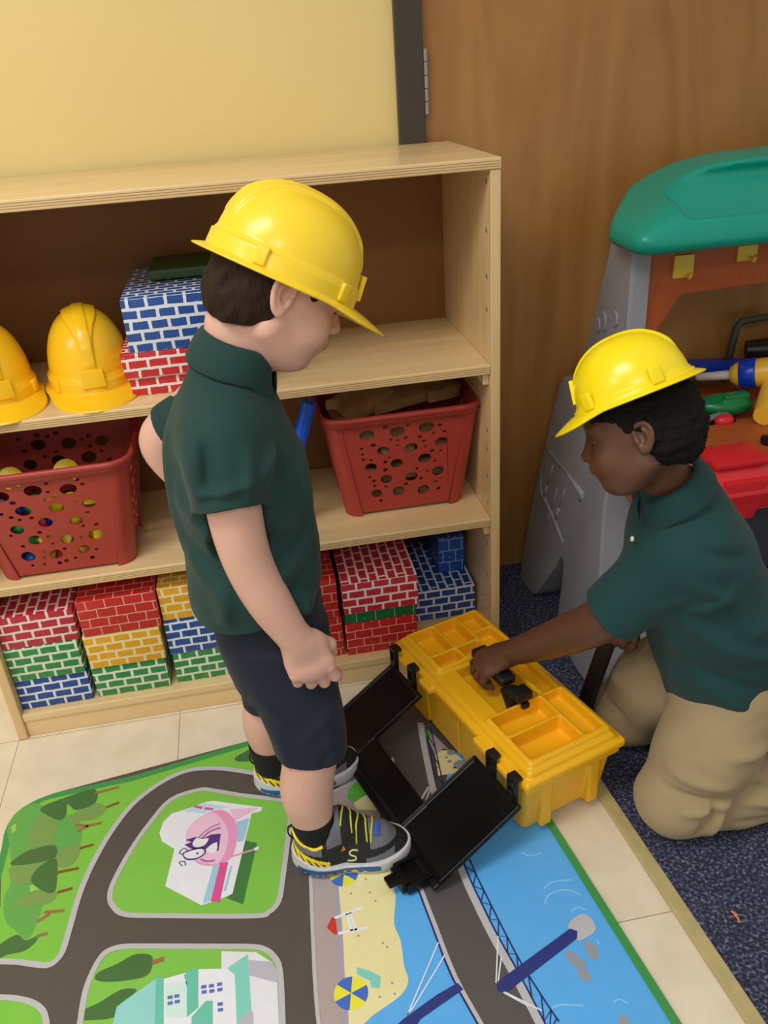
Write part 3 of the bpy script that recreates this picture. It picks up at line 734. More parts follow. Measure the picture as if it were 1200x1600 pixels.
RUG_ART="""2 1 5097,-2303 5007,-2257 4876,-2190 4728,-2116 4588,-2050 4459,-1993 4329,-1938 4199,-1889 4068,-1851 3937,-1821 3806,-1798 3676,-1788 3546,-1796 3417,-1824 3289,-1869 3163,-1929 3039,-2001 2914,-2087 2790,-2185 2672,-2295 2564,-2413 2468,-2542 2381,-2679 2301,-2825 2226,-2976 2154,-3135 2087,-3302 2026,-3470 1972,-3631 1926,-3784 1887,-3931 1853,-4079 1824,-4231 1800,-4397 1781,-4570 1765,-4735 1750,-4876 1738,-4992 1727,-5092 1717,-5176 1705,-5248 1691,-5304 1675,-5346 1658,-5379 1635,-5407 1610,-5435 1582,-5457 1548,-5472 1505,-5478 1450,-5470 1386,-5451 1317,-5426 1250,-5403 1191,-5382 1136,-5359 1073,-5335 990,-5309 868,-5276 718,-5239 576,-5205 478,-5181 371,-4711 520,-4195 267,-2912 265,-2355 482,-1982 990,-1765 2503,-1673 5159,-1190
6 4 5074,-2348 5005,-2312 5051,-2223 5120,-2258
6 4 5005,-2312 4908,-2262 4953,-2173 5051,-2223
6 4 4908,-2262 4794,-2204 4839,-2115 4953,-2173
6 4 4794,-2204 4677,-2146 4720,-2056 4839,-2115
6 4 4677,-2146 4567,-2096 4609,-2004 4720,-2056
6 4 4567,-2096 4465,-2050 4505,-1959 4609,-2004
6 4 4465,-2050 4362,-2006 4400,-1913 4505,-1959
6 4 4362,-2006 4259,-1964 4294,-1871 4400,-1913
6 4 4259,-1964 4157,-1928 4188,-1833 4294,-1871
6 4 4157,-1928 4055,-1899 4081,-1803 4188,-1833
6 4 4055,-1899 3953,-1876 3974,-1778 4081,-1803
6 4 3953,-1876 3851,-1855 3867,-1757 3974,-1778
6 4 3851,-1855 3750,-1842 3758,-1743 3867,-1757
6 4 3750,-1842 3650,-1838 3649,-1738 3758,-1743
6 4 3650,-1838 3553,-1846 3539,-1746 3649,-1738
6 4 3553,-1846 3456,-1865 3431,-1769 3539,-1746
6 4 3456,-1865 3358,-1896 3323,-1802 3431,-1769
6 4 3358,-1896 3260,-1937 3218,-1846 3323,-1802
6 4 3260,-1937 3162,-1986 3114,-1899 3218,-1846
6 4 3162,-1986 3066,-2043 3012,-1959 3114,-1899
6 4 3066,-2043 2969,-2108 2911,-2027 3012,-1959
6 4 2969,-2108 2872,-2183 2809,-2105 2911,-2027
6 4 2872,-2183 2776,-2264 2709,-2190 2809,-2105
6 4 2776,-2264 2686,-2352 2614,-2283 2709,-2190
6 4 2686,-2352 2602,-2445 2526,-2381 2614,-2283
6 4 2602,-2445 2527,-2543 2446,-2486 2526,-2381
6 4 2527,-2543 2457,-2649 2372,-2597 2446,-2486
6 4 2457,-2649 2392,-2761 2305,-2713 2372,-2597
6 4 2392,-2761 2331,-2878 2242,-2832 2305,-2713
6 4 2331,-2878 2271,-2998 2181,-2954 2242,-2832
6 4 2271,-2998 2214,-3122 2122,-3082 2181,-2954
6 4 2214,-3122 2160,-3253 2067,-3216 2122,-3082
6 4 2160,-3253 2109,-3386 2015,-3351 2067,-3216
6 4 2109,-3386 2062,-3518 1967,-3486 2015,-3351
6 4 2062,-3518 2020,-3646 1924,-3616 1967,-3486
6 4 2020,-3646 1982,-3768 1886,-3740 1924,-3616
6 4 1982,-3768 1950,-3885 1853,-3860 1886,-3740
6 4 1950,-3885 1922,-4002 1824,-3979 1853,-3860
6 4 1922,-4002 1896,-4119 1798,-4099 1824,-3979
6 4 1896,-4119 1873,-4239 1775,-4223 1798,-4099
6 4 1873,-4239 1854,-4368 1754,-4355 1775,-4223
6 4 1854,-4368 1837,-4504 1738,-4493 1754,-4355
6 4 1837,-4504 1824,-4640 1724,-4631 1738,-4493
6 4 1824,-4640 1812,-4769 1712,-4759 1724,-4631
6 4 1812,-4769 1800,-4881 1700,-4871 1712,-4759
6 4 1800,-4881 1789,-4977 1690,-4966 1700,-4871
6 4 1789,-4977 1781,-5060 1681,-5050 1690,-4966
6 4 1781,-5060 1773,-5133 1674,-5122 1681,-5050
6 4 1773,-5133 1765,-5199 1666,-5184 1674,-5122
6 4 1765,-5199 1754,-5258 1656,-5238 1666,-5184
6 4 1754,-5258 1742,-5308 1645,-5281 1656,-5238
6 4 1742,-5308 1728,-5349 1635,-5313 1645,-5281
6 4 1728,-5349 1713,-5384 1624,-5336 1635,-5313
6 4 1713,-5384 1694,-5413 1613,-5355 1624,-5336
6 4 1694,-5413 1673,-5439 1597,-5375 1613,-5355
6 4 1673,-5439 1650,-5464 1579,-5394 1597,-5375
6 4 1650,-5464 1624,-5488 1563,-5409 1579,-5394
6 4 1624,-5488 1591,-5509 1547,-5419 1563,-5409
6 4 1591,-5509 1550,-5523 1530,-5426 1547,-5419
6 4 1550,-5523 1504,-5528 1506,-5428 1530,-5426
6 4 1504,-5528 1452,-5522 1472,-5424 1506,-5428
6 4 1452,-5522 1398,-5507 1427,-5412 1472,-5424
6 4 1398,-5507 1342,-5489 1375,-5394 1427,-5412
6 4 1342,-5489 1287,-5469 1320,-5374 1375,-5394
6 4 1287,-5469 1233,-5450 1267,-5356 1320,-5374
6 4 1233,-5450 1185,-5433 1220,-5339 1267,-5356
6 4 1185,-5433 1140,-5415 1177,-5322 1220,-5339
6 4 1140,-5415 1095,-5397 1130,-5303 1177,-5322
6 4 1095,-5397 1042,-5378 1074,-5283 1130,-5303
6 4 1042,-5378 976,-5357 1004,-5261 1074,-5283
6 4 976,-5357 883,-5332 908,-5235 1004,-5261
6 4 883,-5332 767,-5303 791,-5206 908,-5235
6 4 767,-5303 646,-5273 670,-5176 791,-5206
6 4 646,-5273 540,-5248 563,-5150 670,-5176
6 4 540,-5248 466,-5230 490,-5132 563,-5150
29 2 247,-2297 283,-2145 365,-2037 463,-1971 575,-1947 703,-1966 827,-2026 941,-2158 1051,-2331 1154,-2450 1250,-2450 1339,-2397 1425,-2390 1515,-2474 1600,-2604 1660,-2753 1689,-2935 1692,-3135 1663,-3281 1581,-3322 1467,-3310 1381,-3328 1355,-3414 1357,-3530 1343,-3650 1286,-3766 1213,-3886 1166,-4005 1172,-4120 1203,-4233 1224,-4347 1220,-4469 1205,-4591 1184,-4701 1160,-4804 1129,-4894 1085,-4935 1020,-4898 942,-4812 865,-4723 791,-4654 717,-4581 655,-4486 604,-4350 564,-4190 542,-4041 556,-3929 588,-3828 597,-3691 562,-3494 503,-3263 440,-3024 363,-2771 282,-2512
31 3 730,-2533 765,-2437 817,-2364 878,-2323 951,-2323 1032,-2357 1101,-2407 1151,-2475 1188,-2559 1208,-2646 1199,-2732 1173,-2820 1158,-2903 1184,-2985 1222,-3062 1215,-3119 1120,-3152 979,-3164 864,-3151 801,-3109 763,-3042 738,-2950 721,-2819 717,-2665
31 3 1356,-2560 1373,-2498 1434,-2418 1513,-2349 1611,-2296 1728,-2254 1828,-2233 1901,-2241 1959,-2270 2003,-2307 2036,-2348 2055,-2396 2054,-2446 2030,-2502 1985,-2559 1919,-2601 1822,-2619 1704,-2622 1596,-2617 1495,-2609 1404,-2593
31 3 1280,-3248 1382,-3194 1531,-3164 1647,-3163 1694,-3204 1707,-3275 1705,-3348 1694,-3420 1668,-3494 1634,-3554 1592,-3595 1542,-3622 1492,-3630 1441,-3620 1390,-3593 1348,-3542 1304,-3452 1268,-3338
31 3 534,-3381 637,-3360 782,-3365 906,-3385 991,-3419 1055,-3470 1085,-3536 1074,-3637 1030,-3753 965,-3829 868,-3835 749,-3801 653,-3757 599,-3713 567,-3660 546,-3600 521,-3523 506,-3440
31 3 748,-4239 767,-4172 855,-4091 960,-4035 1079,-4026 1216,-4042 1324,-4067 1387,-4095 1421,-4130 1435,-4169 1430,-4216 1404,-4268 1363,-4304 1311,-4317 1244,-4316 1155,-4307 1011,-4295 845,-4274
30 3.5 346,-2442 423,-2369 448,-2557 396,-2635
30 3.5 941,-3876 1003,-3864 1122,-3995 966,-4011
25 4 857,-2065 960,-2021 1106,-1976 1264,-1936 1446,-1886 1639,-1840 1782,-1846 1850,-1947 1866,-2099 1839,-2220 1750,-2281 1618,-2311 1508,-2316 1446,-2288 1405,-2234 1372,-2188 1341,-2149 1318,-2118 1304,-2124 1308,-2197 1322,-2307 1321,-2397 1297,-2453 1259,-2489 1207,-2494 1133,-2452 1046,-2380 969,-2313 910,-2266 861,-2226 831,-2186 813,-2146 814,-2106
25 4 500,-3318 533,-3261 607,-3193 684,-3137 747,-3104 814,-3085 894,-3073 1007,-3060 1135,-3055 1231,-3080 1283,-3162 1304,-3275 1287,-3362 1217,-3396 1108,-3404 997,-3406 892,-3409 784,-3406 690,-3395 604,-3378 531,-3354
25 4 1303,-3394 1346,-3503 1367,-3670 1381,-3819 1394,-3928 1399,-4018 1390,-4082 1367,-4115 1330,-4122 1277,-4103 1195,-4049 1098,-3970 1019,-3894 971,-3834 941,-3777 933,-3716 947,-3642 982,-3563 1035,-3497 1119,-3435 1222,-3385
25 4 637,-4971 706,-4904 809,-4842 902,-4814 965,-4846 1017,-4911 1069,-4955 1132,-4949 1196,-4923 1241,-4913 1259,-4936 1257,-4975 1239,-5016 1202,-5060 1149,-5106 1084,-5139 1003,-5150 911,-5148 831,-5149 770,-5167 720,-5188 682,-5182 648,-5128 625,-5046
33 5 1793,-1939 2247,-1882 2253,-1936 1799,-1993
32 5 2051,-2358 2281,-2292 2297,-2344 2067,-2410
33 5 1571,-2830 1766,-2741 1788,-2791 1593,-2880
33 5 1544,-2652 1786,-2740 1768,-2792 1526,-2704
33 5 1763,-2736 2014,-2714 2018,-2768 1767,-2790
32 5 1690,-3233 1921,-3201 1929,-3255 1698,-3287
32 5 1351,-3679 1730,-3672 1732,-3726 1353,-3733
32 5 1433,-4104 1683,-4077 1689,-4131 1439,-4158
33 5 1180,-4621 1365,-4507 1393,-4553 1208,-4667
33 5 1281,-4455 1607,-4493 1601,-4547 1275,-4509
33 5 1239,-4886 1398,-4875 1402,-4929 1243,-4940
25 4 4492,-1681 4532,-1638 4608,-1594 4709,-1546 4854,-1478 5023,-1407 5148,-1385 5202,-1450 5211,-1564 5186,-1664 5119,-1732 5017,-1787 4911,-1822 4801,-1830 4686,-1818 4595,-1796 4533,-1765 4495,-1724
3 1 3789,-2356 3671,-2364 3532,-2382 3390,-2419 3264,-2481 3160,-2578 3066,-2704 2981,-2843 2898,-2979 2818,-3110 2743,-3244 2673,-3380 2607,-3518 2543,-3665 2481,-3819 2427,-3965 2385,-4091 2358,-4189 2342,-4268 2336,-4336 2337,-4401 2345,-4464 2361,-4521 2385,-4574 2417,-4627 2453,-4680 2493,-4732 2548,-4782 2630,-4828 2726,-4865 2834,-4896 2984,-4931 3201,-4982 3542,-5064 3976,-5167 4401,-5265 4713,-5331 4869,-5355 4928,-5353 4946,-5335 4975,-5311 5024,-5285 5067,-5252 5104,-5207 5138,-5146 5163,-5085 5180,-5020 5200,-4919 5233,-4747 5290,-4452 5362,-4066 5431,-3684 5478,-3401 5497,-3254 5498,-3190 5489,-3163 5474,-3130 5469,-3091 5466,-3067 5438,-3040 5359,-2997 5202,-2928 4989,-2842 4763,-2753 4570,-2674 4419,-2605 4287,-2540 4171,-2483 4068,-2437 3988,-2401 3930,-2374 3871,-2358
6 4 3790,-2401 3676,-2409 3667,-2319 3788,-2311
6 4 3676,-2409 3541,-2426 3523,-2338 3667,-2319
6 4 3541,-2426 3405,-2461 3374,-2376 3523,-2338
6 4 3405,-2461 3290,-2518 3238,-2444 3374,-2376
6 4 3290,-2518 3193,-2608 3126,-2548 3238,-2444
6 4 3193,-2608 3104,-2729 3029,-2679 3126,-2548
6 4 3104,-2729 3019,-2866 2942,-2819 3029,-2679
6 4 3019,-2866 2936,-3002 2860,-2956 2942,-2819
6 4 2936,-3002 2857,-3133 2779,-3087 2860,-2956
6 4 2857,-3133 2783,-3265 2704,-3222 2779,-3087
6 4 2783,-3265 2713,-3400 2633,-3360 2704,-3222
6 4 2713,-3400 2648,-3537 2566,-3499 2633,-3360
6 4 2648,-3537 2584,-3682 2501,-3648 2566,-3499
6 4 2584,-3682 2523,-3835 2439,-3803 2501,-3648
6 4 2523,-3835 2469,-3980 2384,-3951 2439,-3803
6 4 2469,-3980 2428,-4104 2342,-4078 2384,-3951
6 4 2428,-4104 2401,-4200 2314,-4178 2342,-4078
6 4 2401,-4200 2387,-4274 2298,-4261 2314,-4178
6 4 2387,-4274 2381,-4337 2291,-4334 2298,-4261
6 4 2381,-4337 2382,-4398 2292,-4404 2291,-4334
6 4 2382,-4398 2389,-4455 2301,-4473 2292,-4404
6 4 2389,-4455 2403,-4506 2318,-4536 2301,-4473
6 4 2403,-4506 2424,-4553 2345,-4595 2318,-4536
6 4 2424,-4553 2455,-4603 2379,-4651 2345,-4595
6 4 2455,-4603 2489,-4654 2416,-4706 2379,-4651
6 4 2489,-4654 2526,-4701 2460,-4763 2416,-4706
6 4 2526,-4701 2574,-4745 2523,-4819 2460,-4763
6 4 2574,-4745 2649,-4787 2611,-4869 2523,-4819
6 4 2649,-4787 2740,-4823 2711,-4908 2611,-4869
6 4 2740,-4823 2845,-4852 2823,-4939 2711,-4908
6 4 2845,-4852 2994,-4887 2973,-4975 2823,-4939
6 4 2994,-4887 3211,-4938 3191,-5026 2973,-4975
6 4 3211,-4938 3553,-5020 3532,-5108 3191,-5026
6 4 3553,-5020 3987,-5124 3966,-5211 3532,-5108
6 4 3987,-5124 4411,-5221 4391,-5309 3966,-5211
6 4 4411,-5221 4722,-5287 4704,-5375 4391,-5309
6 4 4722,-5287 4873,-5311 4864,-5400 4704,-5375
6 4 4873,-5311 4917,-5310 4940,-5397 4864,-5400
6 4 4917,-5310 4916,-5301 4976,-5368 4940,-5397
6 4 4916,-5301 4951,-5273 4999,-5349 4976,-5368
6 4 4951,-5273 5000,-5248 5049,-5323 4999,-5349
6 4 5000,-5248 5035,-5220 5098,-5284 5049,-5323
6 4 5035,-5220 5067,-5182 5142,-5232 5098,-5284
6 4 5067,-5182 5097,-5127 5179,-5165 5142,-5232
6 4 5097,-5127 5120,-5071 5206,-5099 5179,-5165
6 4 5120,-5071 5136,-5010 5224,-5030 5206,-5099
6 4 5136,-5010 5156,-4910 5244,-4927 5224,-5030
6 4 5156,-4910 5189,-4739 5277,-4755 5244,-4927
6 4 5189,-4739 5245,-4444 5334,-4460 5277,-4755
6 4 5245,-4444 5317,-4058 5406,-4074 5334,-4460
6 4 5317,-4058 5386,-3676 5475,-3692 5406,-4074
6 4 5386,-3676 5434,-3394 5522,-3408 5475,-3692
6 4 5434,-3394 5452,-3250 5542,-3259 5522,-3408
6 4 5452,-3250 5454,-3194 5543,-3186 5542,-3259
6 4 5454,-3194 5447,-3180 5530,-3146 5543,-3186
6 4 5447,-3180 5431,-3142 5517,-3118 5530,-3146
6 4 5431,-3142 5424,-3097 5513,-3086 5517,-3118
6 4 5424,-3097 5427,-3090 5504,-3043 5513,-3086
6 4 5427,-3090 5413,-3078 5462,-3003 5504,-3043
6 4 5413,-3078 5340,-3038 5378,-2956 5462,-3003
6 4 5340,-3038 5185,-2969 5220,-2886 5378,-2956
6 4 5185,-2969 4972,-2884 5005,-2800 5220,-2886
6 4 4972,-2884 4746,-2795 4780,-2711 5005,-2800
6 4 4746,-2795 4552,-2715 4588,-2633 4780,-2711
6 4 4552,-2715 4400,-2646 4438,-2564 4588,-2633
6 4 4400,-2646 4267,-2581 4307,-2500 4438,-2564
6 4 4267,-2581 4152,-2524 4190,-2443 4307,-2500
6 4 4152,-2524 4050,-2478 4086,-2396 4190,-2443
6 4 4050,-2478 3970,-2442 4007,-2360 4086,-2396
6 4 3970,-2442 3915,-2416 3945,-2332 4007,-2360
6 4 3915,-2416 3865,-2403 3876,-2313 3945,-2332
6 4 3865,-2403 3790,-2401 3788,-2311 3876,-2313
23 2 4626,-3766 4840,-3876 4557,-5074 4279,-4888 4387,-4829
38 3 3928,-2694 4068,-2701 4975,-3076 4951,-3161 4773,-3182 4387,-4829 4191,-4888 3875,-4939 3259,-4422 3382,-3688 3381,-3664 3155,-3445 3096,-3237 3151,-3001 3299,-2832 3671,-2764
13 4 3691,-2756 3909,-2716 4385,-2935 4068,-2924 3871,-2968 3515,-2831
24 4 4494,-3319 4730,-3274 4607,-3762 4502,-3785
24 4 4068,-4192 4178,-4217 4015,-4889 3893,-4912
24 4 4361,-4260 4398,-4268 4281,-4752 4237,-4742
14 4 4364,-2982 4916,-3075 4734,-3160 4456,-3285 4420,-3124
8 5 3720,-2729 3880,-2801 3851,-2859 3701,-2777
8 5 3909,-2821 4068,-2885 4068,-2937 3900,-2876
15 5 3950,-2987 4029,-2962 4111,-2948 4186,-2952 4251,-2980 4310,-3027 4362,-3085 4407,-3154 4446,-3233 4475,-3315 4495,-3396 4505,-3480 4507,-3569 4499,-3669 4482,-3774 4462,-3870 4441,-3952 4417,-4024 4383,-4084 4337,-4133 4281,-4170 4215,-4192 4134,-4197 4043,-4188 3958,-4166 3884,-4136 3815,-4094 3754,-4028 3699,-3924 3651,-3796 3616,-3672 3592,-3560 3580,-3452 3588,-3353 3622,-3263 3676,-3182 3737,-3114 3802,-3060 3875,-3018
16 6 3950,-2999 4007,-2989 4057,-2995 4107,-3024 4162,-3087 4216,-3174 4262,-3264 4296,-3349 4322,-3437 4336,-3529 4338,-3630 4329,-3735 4312,-3835 4286,-3930 4252,-4020 4216,-4090 4181,-4133 4145,-4157 4105,-4167 4060,-4164 4012,-4148 3957,-4121 3890,-4088 3817,-4045 3753,-3983 3701,-3893 3657,-3784 3625,-3674 3604,-3566 3596,-3457 3604,-3356 3634,-3265 3681,-3182 3737,-3114 3804,-3061 3880,-3022
8 6 4188,-4163 4326,-4173 4173,-4946 4024,-4901
15 6 4344,-4058 4775,-3997 4779,-4031 4348,-4092
38 7 4779,-3979 4873,-3966 4861,-4034 4785,-4039
18 7 4207,-3300 4160,-3310 4155,-3285 4201,-3276
18 7 4160,-3310 4096,-3324 4089,-3300 4155,-3285
18 7 4096,-3324 4034,-3345 4024,-3323 4089,-3300
18 7 4034,-3345 3981,-3378 3967,-3357 4024,-3323
18 7 3981,-3378 3929,-3418 3913,-3398 3967,-3357
18 7 3929,-3418 3885,-3454 3869,-3436 3913,-3398
18 7 3885,-3454 3852,-3485 3834,-3468 3869,-3436
18 7 3852,-3485 3827,-3513 3809,-3496 3834,-3468
18 7 3827,-3513 3810,-3532 3792,-3516 3809,-3496
18 7 4205,-3407 4164,-3412 4159,-3372 4201,-3367
18 7 4164,-3412 4107,-3419 4100,-3380 4159,-3372
18 7 4107,-3419 4055,-3431 4043,-3393 4100,-3380
18 7 4055,-3431 4015,-3450 3996,-3415 4043,-3393
18 7 4015,-3450 3978,-3475 3955,-3442 3996,-3415
18 7 3978,-3475 3947,-3498 3921,-3468 3955,-3442
18 7 3947,-3498 3923,-3520 3895,-3492 3921,-3468
18 7 3923,-3520 3906,-3540 3875,-3514 3895,-3492
18 7 3906,-3540 3893,-3555 3863,-3529 3875,-3514
18 7 3858,-3988 3886,-4009 3862,-4041 3834,-4020
18 7 3886,-4009 3924,-4037 3903,-4071 3862,-4041
18 7 3924,-4037 3963,-4057 3951,-4095 3903,-4071
18 7 3963,-4057 4008,-4064 4005,-4104 3951,-4095
18 7 4008,-4064 4059,-4065 4059,-4105 4005,-4104
18 7 4059,-4065 4096,-4065 4096,-4105 4059,-4105
17 8 4202,-3522 4161,-3893 4105,-3880 3955,-3798 3711,-3765 3558,-3623 3689,-3594 3574,-3519 3725,-3494 3916,-3551 4030,-3506
38 9 3708,-3599 3739,-3551 3782,-3520 3827,-3538 3878,-3567 3946,-3568 3992,-3581 3970,-3650 3917,-3719 3852,-3739 3786,-3735 3740,-3715 3710,-3682 3700,-3642
17 8 3462,-3773 3499,-3723 3512,-3735 3476,-3783
17 8 3499,-3723 3551,-3683 3551,-3701 3512,-3735
17 8 3551,-3683 3602,-3727 3587,-3738 3551,-3701
17 8 3602,-3727 3628,-3790 3610,-3790 3587,-3738
17 8 3628,-3790 3597,-3833 3586,-3819 3610,-3790
17 8 3597,-3833 3545,-3851 3547,-3833 3586,-3819
17 8 3545,-3851 3497,-3820 3509,-3806 3547,-3833
17 8 3497,-3820 3463,-3784 3475,-3772 3509,-3806
17 8 3528,-4084 3493,-4038 3508,-4028 3542,-4074
17 8 3493,-4038 3468,-3984 3486,-3990 3508,-4028
17 8 3468,-3984 3518,-3965 3518,-3983 3486,-3990
17 8 3518,-3965 3575,-3978 3563,-3992 3518,-3983
17 8 3575,-3978 3594,-4031 3576,-4035 3563,-3992
17 8 3594,-4031 3599,-4080 3581,-4082 3576,-4035
17 8 3544,-3784 3656,-3756 3786,-3747 3872,-3760 3927,-3792 3945,-3848 3928,-3909 3869,-3958 3790,-3991 3703,-3993 3624,-3975 3575,-3938 3547,-3889 3526,-3833
38 9 3563,-3812 3668,-3787 3787,-3775 3857,-3784 3899,-3809 3914,-3854 3900,-3902 3849,-3939 3780,-3962 3702,-3960 3632,-3943 3592,-3916 3569,-3883 3548,-3846
17 10 3814,-3872 3812,-3862 3806,-3855 3797,-3851 3787,-3851 3778,-3855 3772,-3862 3770,-3872 3772,-3882 3778,-3889 3787,-3893 3797,-3893 3806,-3889 3812,-3882
38 9 3974,-3779 4056,-3719 4134,-3699 4144,-3813 4115,-3929 4033,-3919 3956,-3869 3945,-3825
3 1 2133,-6814 2133,-6770 2133,-6709 2133,-6632 2134,-6543 2135,-6434 2136,-6305 2139,-6173 2147,-6056 2161,-5960 2180,-5875 2202,-5799 2226,-5727 2251,-5658 2279,-5593 2309,-5537 2340,-5492 2371,-5460 2403,-5441 2437,-5429 2476,-5421 2519,-5414 2565,-5411 2618,-5413 2683,-5420 2746,-5430 2809,-5443 2904,-5465 3062,-5501 3328,-5561 3671,-5639 4013,-5717 4276,-5777 4432,-5813 4526,-5834 4589,-5849 4649,-5866 4709,-5883 4756,-5899 4795,-5916 4834,-5939 4874,-5967 4912,-5997 4947,-6034 4980,-6081 5010,-6127 5038,-6175 5062,-6246 5076,-6360 5079,-6546 5074,-6780 5065,-7007 5058,-7180 5055,-7288 5051,-7361 5049,-7409 5047,-7444
6 4 2088,-6814 2088,-6771 2178,-6770 2178,-6814
6 4 2088,-6771 2088,-6709 2178,-6709 2178,-6770
6 4 2088,-6709 2088,-6632 2178,-6633 2178,-6709
6 4 2088,-6632 2089,-6543 2179,-6543 2178,-6633
6 4 2089,-6543 2090,-6432 2180,-6433 2179,-6543
6 4 2090,-6432 2091,-6302 2181,-6304 2180,-6433
6 4 2091,-6302 2094,-6170 2184,-6174 2181,-6304
6 4 2094,-6170 2102,-6051 2192,-6061 2184,-6174
6 4 2102,-6051 2117,-5952 2206,-5969 2192,-6061
6 4 2117,-5952 2137,-5865 2224,-5887 2206,-5969
6 4 2137,-5865 2159,-5786 2245,-5812 2224,-5887
6 4 2159,-5786 2184,-5712 2268,-5742 2245,-5812
6 4 2184,-5712 2210,-5641 2293,-5675 2268,-5742
6 4 2210,-5641 2239,-5574 2320,-5613 2293,-5675
6 4 2239,-5574 2271,-5514 2348,-5560 2320,-5613
6 4 2271,-5514 2305,-5464 2375,-5520 2348,-5560
6 4 2305,-5464 2343,-5426 2399,-5496 2375,-5520
6 4 2343,-5426 2383,-5401 2421,-5483 2399,-5496
6 4 2383,-5401 2424,-5387 2449,-5473 2421,-5483
6 4 2424,-5387 2467,-5377 2485,-5465 2449,-5473
6 4 2467,-5377 2514,-5369 2524,-5459 2485,-5465
6 4 2514,-5369 2564,-5366 2565,-5456 2524,-5459
6 4 2564,-5366 2621,-5368 2614,-5458 2565,-5456
6 4 2621,-5368 2689,-5375 2677,-5465 2614,-5458
6 4 2689,-5375 2754,-5386 2738,-5474 2677,-5465
6 4 2754,-5386 2819,-5399 2800,-5487 2738,-5474
6 4 2819,-5399 2915,-5421 2894,-5509 2800,-5487
6 4 2915,-5421 3072,-5457 3052,-5545 2894,-5509
6 4 3072,-5457 3336,-5517 3317,-5605 3052,-5545
6 4 3336,-5517 3679,-5595 3659,-5682 3317,-5605
6 4 3679,-5595 4022,-5673 4002,-5760 3659,-5682
6 4 4022,-5673 4286,-5733 4266,-5821 4002,-5760
6 4 4286,-5733 4443,-5769 4423,-5857 4266,-5821
6 4 4443,-5769 4537,-5790 4517,-5878 4423,-5857
6 4 4537,-5790 4600,-5806 4577,-5893 4517,-5878
6 4 4600,-5806 4661,-5823 4637,-5909 4577,-5893
6 4 4661,-5823 4723,-5841 4696,-5927 4637,-5909
6 4 4723,-5841 4772,-5857 4740,-5941 4696,-5927
6 4 4772,-5857 4815,-5876 4775,-5956 4740,-5941
6 4 4815,-5876 4858,-5901 4810,-5977 4775,-5956
6 4 4858,-5901 4901,-5930 4848,-6003 4810,-5977
6 4 4901,-5930 4943,-5964 4882,-6030 4848,-6003
6 4 4943,-5964 4983,-6006 4913,-6062 4882,-6030
6 4 4983,-6006 5018,-6056 4942,-6106 4913,-6062
6 4 5018,-6056 5049,-6105 4972,-6152 4942,-6106
6 4 5049,-6105 5080,-6161 4997,-6196 4972,-6152
6 4 5080,-6161 5105,-6240 5017,-6258 4997,-6196
6 4 5105,-6240 5121,-6357 5031,-6363 5017,-6258
6 4 5121,-6357 5124,-6540 5034,-6540 5031,-6363
6 4 5124,-6540 5119,-6772 5029,-6770 5034,-6540
6 4 5119,-6772 5110,-7003 5020,-7000 5029,-6770
6 4 5110,-7003 5103,-7182 5013,-7178 5020,-7000
6 4 5103,-7182 5099,-7293 5010,-7290 5013,-7178
6 4 5099,-7293 5096,-7365 5006,-7361 5010,-7290
6 4 5096,-7365 5094,-7412 5004,-7407 5006,-7361
6 4 5094,-7412 5092,-7446 5002,-7442 5004,-7407
12 2 4194,-5840 4728,-5976 4955,-6189 5022,-6517 5007,-7168 4983,-7509 2775,-7032 4189,-6455
5 3 4575,-6072 4969,-6192 5032,-6364 5026,-6549 4596,-6330
25 3 2281,-5895 2260,-5856 2271,-5814 2310,-5776 2387,-5747 2493,-5722 2592,-5695 2672,-5659 2747,-5621 2819,-5598 2894,-5597 2967,-5610 3028,-5629 3074,-5649 3108,-5676 3128,-5717 3134,-5786 3127,-5869 3107,-5937 3080,-5978 3041,-6003 2968,-6016 2838,-6015 2676,-6001 2534,-5982 2426,-5958 2338,-5928
25 3 2130,-6475 2115,-6436 2115,-6388 2140,-6347 2196,-6323 2277,-6305 2368,-6280 2472,-6231 2587,-6174 2692,-6140 2795,-6143 2888,-6169 2925,-6207 2865,-6259 2749,-6325 2659,-6388 2641,-6452 2648,-6514 2620,-6554 2515,-6557 2374,-6538 2259,-6518 2194,-6507 2154,-6496
33 4 3122,-5758 3303,-5733 3313,-5813 3132,-5838
28 4 3230,-6059 2646,-6400 2616,-6647 2639,-7003 3318,-7150
26 5 3201,-6052 3318,-6078 3372,-7161 3237,-7132
38 4 3319,-6110 3840,-6068 4425,-6182 4608,-5998 4617,-6904 4610,-7429 3372,-7161
9 5 3352,-6194 3670,-6234 3685,-6786 3364,-6716
26 5 3623,-6114 3737,-6039 3840,-6052 3849,-6678 3685,-6786 3672,-6311
26 6 3754,-6801 3961,-6600 4060,-6621 4060,-7310 3764,-7246
27 5 4279,-6150 4602,-5987 4617,-6904 4404,-7028 4393,-6285
5 6 4404,-7036 4590,-6875 4644,-6924 4623,-7432 4396,-7382
39 6 3887,-6343 3965,-6348 3965,-6403 3888,-6398
39 6 4002,-6353 4080,-6358 4080,-6413 4003,-6408
39 6 4123,-6355 4201,-6360 4200,-6415 4123,-6410
39 6 3894,-6427 3971,-6431 3972,-6486 3895,-6481
39 6 4008,-6437 4086,-6441 4086,-6496 4009,-6491
39 6 4129,-6442 4206,-6447 4205,-6501 4128,-6496
39 6 3390,-6400 3467,-6405 3469,-6459 3393,-6454
39 6 3490,-6401 3566,-6406 3568,-6460 3492,-6455
39 6 3395,-6490 3471,-6495 3473,-6548 3397,-6544
39 6 3499,-6489 3575,-6494 3577,-6548 3501,-6543
39 6 4130,-6666 4207,-6671 4206,-6724 4130,-6719
39 6 4136,-6755 4211,-6760 4211,-6812 4135,-6807
2 1 625,-5826 1115,-5947 1369,-6060 1542,-6213 1633,-6434 1696,-6719 783,-6522
